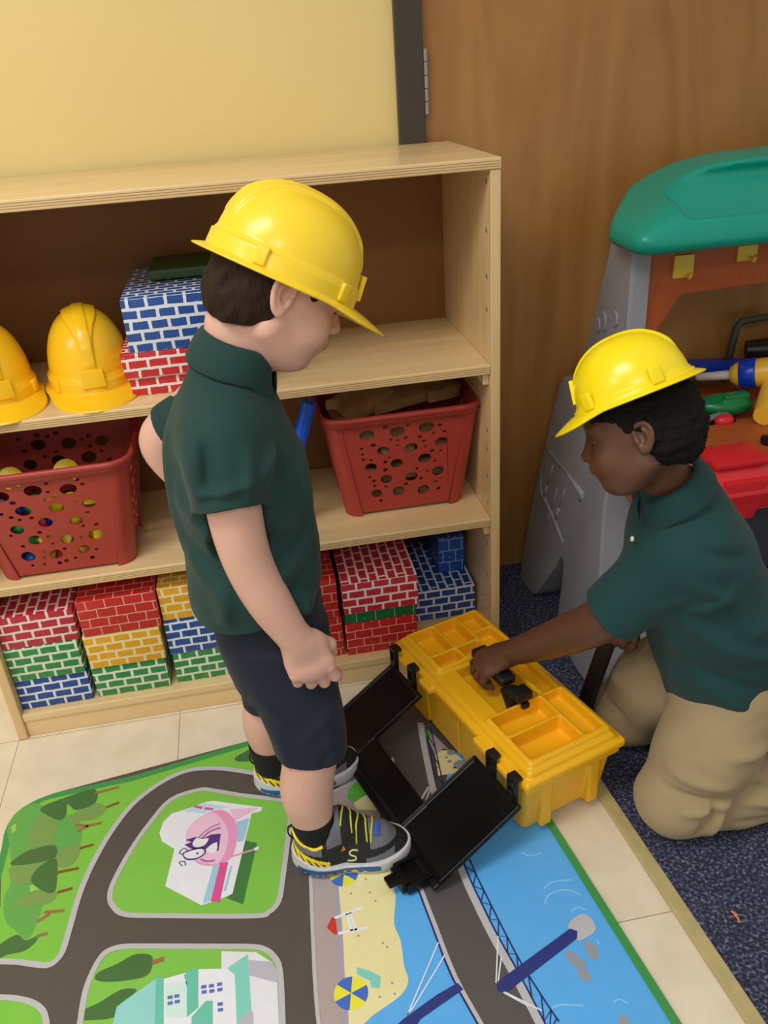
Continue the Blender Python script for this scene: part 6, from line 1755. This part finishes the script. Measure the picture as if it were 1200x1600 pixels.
def shirt1():
    V = Vol((-.24, -.19, .44), (.10, .20, .91), .0025)
    V.loft([(.445, -.056, 0, .106, .120), (.50, -.055, 0, .104, .119), (.58, -.055, 0, .101, .118), (.66, -.055, 0, .096, .114), (.735, -.058, 0, .094, .108), (.79, -.060, 0, .083, .094), (.83, -.056, 0, .064, .070), (.882, -.044, 0, .047, .051)], 0, p=2.3)
    V.cone((-.062, -.060, .800), (-.066, -.092, .765), .050, .050, .03)
    V.cone((-.064, -.085, .790), (-.067, -.114, .712), .051, .049, .022, flat=True)
    V.cone((-.066, -.060, .800), (-.072, .095, .79), .048, .048, .03)
    V.cone((-.072, .095, .785), (-.150, .116, .738), .047, .043, .022, flat=True)
    # sleeve ends
    V.cone((-.067, -.112, .735), (-.069, -.118, .66), .0340, .0460, .003, 'cut')
    # hem
    V.half((0, 0, .537), (.16, .12, -1), .002)
    V.loft([(.47, -.043, 0, .086, .110), (.525, -.045, 0, .087, .110)], .002, 'cut', p=2.3)
    # folds
    for a, b, m, w in [((.03, -.075, .80), (-.03, -.150, .745), .004, .012), ((.040, -.05, .75), (-.02, -.150, .725), -.004, .010), ((-.150, -.06, .72), (-.05, -.118, .62), .005, .014), ((-.150, -.05, .66), (-.05, -.118, .57), -.004, .012),
                       ((-.145, -.05, .62), (-.04, -.12, .53), .005, .014), ((.04, -.06, .64), (-.02, -.115, .58), .004, .012), ((.03, -.08, .60), (-.03, -.118, .545), -.004, .011), ((-.105, -.10, .82), (-.112, -.150, .735), .005, .012),
                       ((-.085, -.10, .83), (-.088, -.160, .74), -.004, .010), ((-.035, -.11, .80), (-.040, -.165, .735), .004, .010), ((-.10, -.10, .60), (-.105, -.10, .52), .005, .014), ((.02, -.09, .55), (.01, -.10, .50), .005, .012),
                       ((-.118, -.14, .748), (-.030, -.150, .758), .0035, .007), ((-.028, -.095, .70), (.01, -.08, .65), .005, .013), ((-.15, .0, .80), (-.155, .0, .60), .004, .016), ((.035, -.04, .79), (.042, -.03, .58), .003, .008)]:
        V.fold(a, b, m * 2.2, w)
    V.noise(.0026, 42, 7, 2)
    return V
shirt = shirt1().mesh('polo_shirt', M_shirt, kid)
def collar(F_axis, base, rx, ry, h, tipx, name, par, parent_piece, tilt, m, gap=.35, az=0.0):
    """turned down collar: a strip round the neck with pointed front ends"""
    bm = bmesh.new(); n = 44; rows = []
    R = Matrix.Rotation(math.radians(tilt), 3, 'Y'); b = Vector(base)
    for j, (dr, dz) in enumerate(((.000, .012), (.004, .016), (.009, .014), (.0125, .004), (.0165, -.010), (.019, -h))):
        row = []
        for i in range(n + 1):
            a = gap / 2 + (2 * PI - gap) * i / n + az; ca, sa = math.cos(a), math.sin(a)
            fr = max(0, ca) ** 3; ext = tipx * (1 if i in (0, n) else max(0, (abs(i - n / 2) / (n / 2) - .80) / .2)) * (j / 5) ** 1.5
            v = Vector(((rx + dr + ext * .30) * ca, (ry + dr) * sa, dz - ext * .9 - fr * .012)); row.append(bm.verts.new(b + R @ v))
        rows.append(row)
    for a, c in zip(rows, rows[1:]):
        for i in range(n): bm.faces.new((a[i], a[i + 1], c[i + 1], c[i]))
    o = from_bm(name, bm, m, parent_piece, True)
    s = o.modifiers.new('solid', 'SOLIDIFY'); s.thickness = .0028; s.offset = 1; s2 = o.modifiers.new('sub', 'SUBSURF'); s2.levels = s2.render_levels = 1
    return o
collar(None, (-.034, 0, .887), .042, .046, .030, .026, 'collar', kid, shirt, 22, M_shirt, az=-.38)
def shorts1():
    V = Vol((-.16, -.17, .20), (.09, .16, .56), .0027)
    V.loft([(.365, -.038, -.004, .080, .104), (.43, -.044, -.002, .086, .108), (.49, -.046, 0, .086, .106), (.55, -.046, 0, .078, .100)], 0, p=2.4)
    V.loft([(.225, -.006, -.090, .056, .056), (.29, -.010, -.085, .061, .058), (.36, -.022, -.068, .069, .060), (.45, -.036, -.050, .074, .058)], .02, p=2.2)
    V.loft([(.225, -.062, .082, .055, .056), (.28, -.056, .078, .060, .058), (.35, -.046, .062, .068, .060), (.45, -.042, .050, .074, .058)], .02, p=2.2)
    for cx, cy, z in ((-.006, -.090, .225), (-.062, .082, .225)): V.cone((cx, cy, z - .02), (cx, cy, z + .030), .050, .047, .003, 'cut')
    V.half((-.006, -.090, .255), (-.14, .05, -1), .003, r=.085)
    for a, b, m, w in [((.05, -.10, .36), (-.03, -.15, .30), .005, .012), ((-.09, -.10, .40), (-.03, -.14, .34), .005, .014), ((.04, -.12, .30), (.0, -.15, .26), -.004, .010), ((-.06, -.12, .34), (-.05, -.14, .25), .005, .012), ((.02, -.14, .34), (.025, -.14, .25), .004, .010),
                       ((-.02, -.10, .44), (.03, -.09, .40), -.004, .012)]: V.fold(a, b, m, w)
    V.noise(.0013, 45, 9, 2)
    return V
shorts1().mesh('shorts', M_navy, kid)
# ---- patterned trainers
M_sole = mat('pale grey midsole', (200, 200, 204), .45, .03, 20)
M_upper = mat('black mesh upper', (24, 24, 26), .7, .1, 60, .4, 500)
M_gp = mat('grey overlay', (104, 106, 114), .6, .04, 20, .2, 400)
M_yp = mat('yellow overlay', (246, 216, 34), .45)
M_lace = mat('lime lace', (196, 200, 60), .6)
M_blk2 = mat('black print', (20, 20, 22), .5)
M_strip_b = mat('blue midsole print', (20, 92, 148), .4); M_orp = mat('orange print', (226, 110, 50), .5); M_whp = mat('white print', (232, 232, 232), .5)
M_tagb = mat('blue tag', (52, 84, 190), .45)
from mathutils.bvhtree import BVHTree
def bvh_of(o):
    me = o.data; return BVHTree.FromPolygons([v.co.copy() for v in me.vertices], [tuple(p.vertices) for p in me.polygons])
def shoe(par, loc, yaw, side, detail=True, label=None):
    """length .205, toe towards +x, heel at 0; side = which y side is the outer, printed one"""
    Lf = .205
    root = bpy.data.objects.new('shoe', None); C.objects.link(root); root.parent = par; root.location = loc; root.rotation_euler = (0, 0, yaw); root.scale = (.95, .95, .95)
    if label: root['label'] = label
    def foot(V, grow=0.0, top=1.0):
        V.ell((.046, 0, .040), (.044 + grow, .0325 + grow, .040), None, 0)
        V.ell((.148, 0, .028), (.056 + grow, .0370 + grow, .027), None, 0.0)
        V.cone((.050, 0, .040), (.130, 0, .028), .031 + grow, .028 + grow, .03)
    V = Vol((-.01, -.055, -.002), (.22, .055, .050), .0019)
    foot(V, .006); V.ell((.05, 0, .02), (.056, .0425, .026), None, .01); V.ell((.150, 0, .016), (.061, .0455, .022), None, .01); V.cone((.05, 0, .018), (.15, 0, .015), .036, .040, .02)
    sl, X, Y, Z = V.reg((-.01, -.06, -.01), (.22, .06, .06), 0)
    topz = .029 + .016 * np.exp(-((X - .005) / .028) ** 2) + .004 * np.exp(-((X - .20) / .03) ** 2) - .003 * np.exp(-((X - .10) / .03) ** 2)
    V.comb(sl, -(Z - topz + 0 * X + 0 * Y), .002, 'cut') if 0 else None
    V.a[sl] = np.maximum(V.a[sl], (Z - topz) + 0 * Y); V.a[sl] = np.maximum(V.a[sl], .0015 + .006 * np.clip((X - .165) / .04, 0, 1) ** 2 - Z + 0 * Y)
    sole = V.mesh('sole', M_sole, root); bs = bvh_of(sole)
    V = Vol((-.01, -.055, .010), (.22, .055, .125), .0019)
    foot(V, .002)
    V.cone((.040, 0, .045), (.034, 0, .085), .033, .0335, .012)              # heel counter up to the ankle
    V.cone((.060, 0, .070), (.085, 0, .088), .032, .026, .016)               # tongue base
    V.cone((.078, 0, .098), (.150, 0, .050), .020, .026, .02)
    V.cone((.070, 0, .085), (.088, 0, .112), .024, .014, .010)               # tongue tip
    V.ell((.040, 0, .106), (.040, .040, .026), rotm(y=-18), .004, 'cut')
    V.cone((.038, 0, .05), (.036, 0, .13), .0265, .0275, .003, 'cut')
    V.cone((.036, -.06, .100), (.036, .06, .100), .031, .031, .004, 'cut')
    def cl(P):
        x, y, z = P[:, 0], P[:, 1], P[:, 2]; r = np.zeros(len(P), int); rim = .071 + .55 * np.maximum(.0 - (x - .008), 0) + .30 * np.maximum(x - .058, 0) + .5 * np.maximum(.012 - x, 0)
        r[(z > .060 - .1 * x + .10 * np.maximum(.04 - x, 0)) & (x < .050)] = 1                     # grey collar
        r[(x > .060) & (x < .086) & (z > .068)] = 1                               # grey tongue side
        r[(x > .125) & (x < .178) & (np.abs(z - (.030 + .16 * (x - .125))) < .0065)] = 1
        r[(z > .052) & (x > .135)] = 1
        r[(x < .062) & (z < .066 - .42 * x) ] = 2                       # yellow heel
        for k in range(6):
            x0 = .004 + .0095 * k; m = (np.abs(x - x0 - (z - .05) * -.55) < .0018) & (z < .059 - .42 * x) & (z > .046 - .42 * x) & (x < .058); r[m] = 0
        return r
    bu = bvh_of(V.mesh('upper', [M_upper, M_gp, M_yp], root, cl))
    def on_side(b, x, z, off):
        h = b.ray_cast(Vector((x, side * .12, z)), Vector((0, -side, 0)))[0]
        return (x, (h.y if h else side * .035) + side * off, z)
    def on_top(x, y, off):
        h = bu.ray_cast(Vector((x, y, .2)), Vector((0, 0, -1)))[0]
        return (x, y, (h.z if h else .05) + off)
    # yellow piping round the collar
    P = []
    for k in range(17):
        a = PI * .36 + (2 * PI - PI * .72) * k / 16; dx, dy = math.cos(a), math.sin(a); z = .118; h = None
        while z > .04:
            h = bu.ray_cast(Vector((.037 + dx * .1, dy * .1, z)), Vector((-dx, -dy, 0)), .085)[0]
            if h: break
            z -= .001
        if h: P.append((h.x - dx * .0015, h.y - dy * .0015, z + .0005))
    bm = bmesh.new(); add_tube(bm, spline(P, 3), .0030, 8); from_bm('collar_piping', bm, M_yp, root, True)
    bm = bmesh.new(); add_tube(bm, spline([(.001, 0, .066), (-.006, 0, .078), (-.005, 0, .094), (.003, 0, .100)], 5), .0028, 8, flat=.5); from_bm('heel_loop', bm, M_blk2, root, True)
    # laces
    for k in range(5):
        x = .090 + .0125 * k; wy = .0205 + .0012 * k; P = []
        for j in range(9):
            t = j / 8 * 2 - 1; P.append(on_top(x + .004 * (1 - abs(t)) + (.003 if k % 2 else -.003) * t, side * wy * t * 1.15, .0012))
        bm = bmesh.new(); add_tube(bm, spline(P, 3), .0017, 6); from_bm('lace', bm, M_lace, root, True)
    if detail:
        def surf_y(x, z): return side * (.0395 + .0 * x)
        # printed midsole band with little pictures
        pts = []; n = 22; bm = bmesh.new(); rows = []
        for i in range(n + 1):
            t = i / n; x = .004 + .146 * t; zl = .0060 + .006 * t; zh = .0275 - .005 * t + .002 * math.sin(9 * t)
            rows.append(tuple(bm.verts.new(on_side(bs, x, zl + (zh - zl) * j / 4, .0007)) for j in range(5)))
        for a, b in zip(rows, rows[1:]):
            for j in range(4): bm.faces.new((a[j], b[j], b[j + 1], a[j + 1]))
        o = from_bm('printed_band', bm, M_strip_b, root, True); o['label'] = 'blue printed midsole band'
        def spot(x, z, w, h, m):
            V_ = [bmq[m].verts.new(on_side(bs, a, b, .0013)) for a, b in [(x - w, z - h), (x + w, z - h), (x + w * .6, z + h * .4), (x, z + h), (x - w * .7, z + h * .5)]]; bmq[m].faces.new(V_)
        bmq = {'o': bmesh.new(), 'w': bmesh.new(), 'y': bmesh.new()}
        for x, z, w, h, m in ((.016, .0105, .006, .0025, 'y'), (.028, .0075, .004, .0015, 'o'), (.050, .010, .006, .0018, 'o'), (.060, .0165, .008, .0028, 'o'), (.075, .0155, .004, .003, 'o'), (.104, .0165, .007, .003, 'y'),
                              (.016, .0185, .003, .0013, 'w'), (.026, .015, .0025, .0011, 'w'), (.037, .0165, .0035, .0013, 'w'), (.048, .015, .0025, .0011, 'w'), (.087, .0175, .003, .0011, 'w'), (.096, .019, .002, .001, 'o'), (.122, .0150, .004, .0014, 'w')): spot(x, z, w, h, m)
        for k, mm in (('o', M_orp), ('w', M_whp), ('y', M_yp)):
            o = from_bm('midsole_print', bmq[k], mm, root)
        # the S mark on the side
        S = spline([(.117, .050), (.108, .0505), (.1015, .0465), (.1045, .0425), (.1115, .0400), (.112, .0352), (.105, .0318), (.097, .0318)], 5)
        bm = bmesh.new(); add_tube(bm, [on_side(bu, x - .004, z + .001, .0006) for x, z in S], .0016, 6); o = from_bm('letter_mark', bm, mat('pale letter', (206, 208, 150), .5), root, True); o['label'] = 'pale letter S on the side'
        bm = bmesh.new(); bm.faces.new([bm.verts.new(on_side(bu, a, b, .0009)) for a, b in ((.083, .054), (.092, .054), (.088, .064))]); from_bm('orange_patch', bm, M_orp, root)
    # blue strap tag near the toe end of the laces
    bm = bmesh.new(); add_box(bm, (-.005, -.0125, 0), (.005, .0125, .0022), .001, M=Matrix.Translation(on_top(.150, side * .012, .001)) @ Matrix.Rotation(math.radians(22), 4, 'Y') @ Matrix.Rotation(math.radians(-side * 28), 4, 'X'))
    from_bm('strap_tag', bm, M_tagb, root, angle=40)
    return root
def sock(par, x, y, m, tilt=0):
    bm = bmesh.new(); add_lathe(bm, [(.027, .035), (.0325, .06), (.0335, .075), (.0355, .09), (.0365, .106), (.0370, .112), (.0360, .1155), (.028, .1155)], 28, Matrix.Translation((x, y, 0)))
    return from_bm('sock', bm, m, par, True)
shoe(kid, (-.060, -.1005, .0045), math.radians(-4), -1, True, 'black, grey and yellow trainer')
shoe(kid, (-.117, .087, .0045), math.radians(4), -1, True, 'black, grey and yellow trainer')
sock(kid, -.022, -.100, M_sock); so = sock(kid, 0, 0, M_sock); so.location = (-.080, .089, 0); so.scale = (1.13, 1.13, 1)
# ================================================================ kneeling child (local +x = the way he faces, local +y = towards the camera)
M_skin2 = mat('deep brown skin', (98, 62, 44), .42, .03, 30, .05, 300, sub=.05)
M_lip2 = mat('dark lips', (104, 58, 50), .4)
M_hair2 = mat('black curly hair', (20, 15, 13), .85, .35, 220, .8, 260, spec=.2)
M_shirt2 = mat('forest green knit', (12, 62, 62), .85, .05, 8, .12, 900, sheen=.06)
M_khaki = mat('khaki twill', (164, 144, 106), .85, .05, 9, .3, 500, sheen=.1)
K0 = Vector((1.2, -.42, 0))
kid2 = person_root('person', K0, PI, 'person kneeling in lemon hard hat, green polo and khaki trousers, holding the toolbox handle')
def w2l(x, y, z): return (K0.x - x, K0.y - y, z)
H2c = w2l(1.104, -.465, .738); H2R = rotm(z=-25) @ rotm(y=16) @ rotm(x=18); HS2 = .77
WR = w2l(.985, -.262, .232); HANDC = w2l(.955, -.247, .214)
def body2():
    V = Vol((-.28, -.20, .0), (.30, .16, .88), .0023)
    V.chain([w2l(1.30, -.42, .26), w2l(1.275, -.425, .40), w2l(1.235, -.43, .52), w2l(1.205, -.435, .60)], [.074, .066, .060, .046], .02)
    V.cone(w2l(1.185, -.445, .60), w2l(1.140, -.455, .70), .038, .034, .02)
    F = Fr(V, H2c, H2R, HS2); head(F, nose=(.0125, .0110), lips=1.25)
    # near (left) arm to the handle
    V.limb([w2l(1.190, -.480, .545), w2l(1.135, -.455, .465), w2l(1.085, -.415, .390), w2l(1.045, -.355, .325), w2l(1.010, -.300, .268), WR], [.044, .038, .0335, .030, .024, .0190], .010)
    # far (right) arm, forearm lying across the lap
    V.chain([w2l(1.215, -.350, .555), w2l(1.270, -.315, .46), w2l(1.275, -.305, .40), w2l(1.222, -.305, .335), w2l(1.188, -.306, .312)], [.042, .034, .031, .026, .0205], .014)
    # near hand closing over the handle from above
    d = np.array(HANDC) - np.array(WR); d = np.array([.80, -.25, -.55]); d /= np.linalg.norm(d)
    n = np.array([.55, .15, .80]); n -= d * (n @ d); n /= np.linalg.norm(n); y = np.cross(n, d); Rh = np.stack([d, y, n], 1)
    F2 = Fr(V, WR, Rh, 1.10)
    hand(F2, -1, [(28, 52, 40), (32, 54, 42), (32, 54, 42), (30, 52, 40)], .35)
    # far hand gripping a dark tool
    d = np.array([.45, .1, -.85]); d /= np.linalg.norm(d); n = np.array([.6, .75, .30]); n -= d * (n @ d); n /= np.linalg.norm(n); y = np.cross(n, d); Rh = np.stack([d, y, n], 1)
    F3 = Fr(V, w2l(1.188, -.306, .312), Rh, .95)
    hand(F3, 1, [(62, 70, 50)] * 4, .1)
    return V, F
V, F2_ = body2()
def lipt2(P):
    q = F2_.inv(P); return (np.abs(q[:, 1]) < .0170) & (q[:, 2] > -.0575) & (q[:, 2] < -.036) & (q[:, 0] > .0865)
o = V.mesh('body', [M_skin2, M_lip2], kid2, clsi((1, lipt2))); o['label'] = 'dark skinned body, head bowed towards the toolbox'
brows(F2_, kid2, M_hair2, M_hair2)
def hair2():
    V = Vol((-.03, -.08, .62), (.20, .17, .86), .0019)
    F = Fr(V, H2c, H2R, HS2)
    F.ell((-.016, 0, .032), (.098, .082, .080), 0)
    F.ell((-.034, 0, -.002), (.076, .074, .060), .02)
    F.ell((-.052, 0, -.026), (.050, .056, .038), .02)
    F.half((.004, 0, -.004), (1, 0, -.62), .004)
    F.half((-.05, 0, -.060), (.2, 0, -1), .006)
    for s in (-1, 1): F.ell((.000, s * .085, -.014), (.025, .024, .032), .006, 'cut')
    F.ell((.026, 0, .052), (.060, .0785, .036), .01)
    F.half((-.004, 0, .082), (0, 0, 1), .004)
    rng = np.random.RandomState(4)
    V.noise(.0026, 330, 5, 2); V.noise(.0020, 150, 6, 1)
    return V
hair2().mesh('hair', M_hair2, kid2)
def shirt2():
    V = Vol((-.28, -.17, .14), (.20, .21, .72), .0027)
    ax = [(1.325, -.425, .22), (1.296, -.425, .33), (1.262, -.428, .42), (1.226, -.431, .50), (1.200, -.438, .56)]
    rr = [(.100, .118), (.100, .118), (.092, .114), (.084, .106), (.070, .088)]
    for (p, q), (r1, r2) in zip(zip(ax, ax[1:]), zip(rr, rr[1:])):
        for t in (0, .5, 1):
            c = [p[i] + (q[i] - p[i]) * t for i in range(3)]; a = r1[0] + (r2[0] - r1[0]) * t; b = r1[1] + (r2[1] - r1[1]) * t
            V.ell(w2l(*c), (a, b, .085), rotm(y=18), .03)
    V.cone(w2l(1.198, -.440, .57), w2l(1.170, -.447, .635), .060, .044, .03)
    V.cone(w2l(1.200, -.460, .580), w2l(1.190, -.482, .545), .050, .054, .03)
    V.cone(w2l(1.190, -.480, .550), w2l(1.103, -.430, .415), .055, .053, .028, flat=True)
    V.cone(w2l(1.222, -.400, .59), w2l(1.235, -.345, .54), .050, .048, .03); V.cone(w2l(1.235, -.345, .54), w2l(1.280, -.305, .45), .048, .044, .025)
    V.cone(w2l(1.130, -.447, .455), w2l(1.080, -.415, .375), .043, .048, .003, 'cut')
    V.half(w2l(1.30, -.42, .185), (-.22, .0, -1), .003)
    for a, b, m, w in [((1.16, -.52, .53), (1.24, -.57, .49), .005, .010), ((1.13, -.53, .49), (1.23, -.57, .44), -.004, .010), ((1.12, -.54, .46), (1.21, -.565, .42), .005, .010), ((1.17, -.53, .58), (1.26, -.55, .55), -.004, .010),
                       ((1.20, -.52, .42), (1.34, -.55, .36), .006, .014), ((1.19, -.51, .36), (1.33, -.55, .30), -.005, .013), ((1.20, -.50, .32), (1.33, -.54, .25), .006, .014), ((1.36, -.53, .46), (1.26, -.55, .42), .005, .013),
                       ((1.16, -.46, .46), (1.20, -.46, .36), .005, .012), ((1.17, -.555, .50), (1.10, -.545, .44), .004, .009), ((1.24, -.56, .52), (1.16, -.56, .455), .004, .008)]:
        V.fold(w2l(*a), w2l(*b), m * 1.7, w)
    V.noise(.0017, 42, 17, 2)
    return V
shirt2_o = shirt2().mesh('polo_shirt', M_shirt2, kid2)
collar(None, w2l(1.165, -.448, .648), .042, .045, .024, .026, 'collar', kid2, shirt2_o, 30, M_shirt2, az=.15)
bm = bmesh.new()
for k in range(2): add_lathe(bm, [(.0005, 0), (.0042, 0), (.0042, .0014), (.003, .002), (.0005, .0014)], 14, Matrix.Translation(Vector(w2l(1.110 + .010 * k, -.462, .570 - .05 * k))) @ Matrix.Rotation(math.radians(78), 4, 'Y'))
o = from_bm('shirt_button', bm, mat('pearl button', (230, 228, 220), .3), shirt2_o, angle=40)
def trousers():
    V = Vol((-.34, -.20, .0), (.10, .20, .42), .0029)
    V.ell(w2l(1.315, -.425, .255), (.098, .118, .10), rotm(y=15), 0)
    for y1, y2, yk, kx in ((-.480, -.505, -.515, 1.185), (-.370, -.330, -.295, 1.205)):
        V.chain([w2l(1.315, y1, .245), w2l(1.255, y2, .160), w2l(kx + .018, yk, .074)], [.080, .076, .066], .03)
        V.chain([w2l(kx + .018, yk, .070), w2l(1.31, yk, .062), w2l(1.42, yk - .01, .056), w2l(1.50, yk - .01, .052)], [.062, .060, .052, .046], .02)
    V.a = np.maximum(V.a, (.0075 - V.ax[2])[None, None, :].astype(np.float32))
    for a, b, m, w in [((1.15, -.555, .17), (1.27, -.585, .15), .005, .011), ((1.15, -.56, .135), (1.26, -.585, .12), -.005, .009), ((1.17, -.57, .10), (1.28, -.58, .11), .005, .010), ((1.24, -.58, .125), (1.21, -.57, .04), -.007, .008),
                       ((1.26, -.58, .115), (1.235, -.575, .03), .006, .009), ((1.24, -.57, .21), (1.34, -.57, .20), .005, .012), ((1.28, -.58, .10), (1.42, -.575, .07), .005, .010), ((1.27, -.575, .06), (1.40, -.575, .035), -.004, .009),
                       ((1.15, -.30, .17), (1.20, -.34, .20), .005, .011), ((1.14, -.30, .11), (1.20, -.35, .12), -.005, .010), ((1.17, -.52, .20), (1.22, -.56, .23), -.004, .010), ((1.30, -.58, .14), (1.36, -.57, .11), .006, .012)]:
        V.fold(w2l(*a), w2l(*b), m * 1.7, w)
    V.noise(.0016, 45, 21, 2)
    return V
trousers().mesh('trousers', M_khaki, kid2)
# shoes behind, soles up, mostly outside the picture
for y in (-.53, -.31):
    V = Vol((-.42, K0.y - y - .05, .0), (-.26, K0.y - y + .05, .09), .003)
    V.cone((-.30, K0.y - y, .045), (-.385, K0.y - y, .040), .034, .030, 0); V.a = np.maximum(V.a, (.0075 - V.ax[2])[None, None, :].astype(np.float32))
    V.mesh('shoe', M_blk, kid2)
# dark tool in the far hand, its foot on the carpet
T0, T1 = Vector((1.168, -.306, .292)), Vector((1.128, -.262, .010))
bm = bmesh.new(); dd = (T1 - T0); add_box(bm, (-.017, -.013, 0), (.017, .013, dd.length), .005, 3, M=along(T0, dd.normalized()))
tag(from_bm('toy_mallet', bm, M_clip, angle=45), 'black plastic tool handle held upright in the kneeling child\'s far hand', 'toy tool')
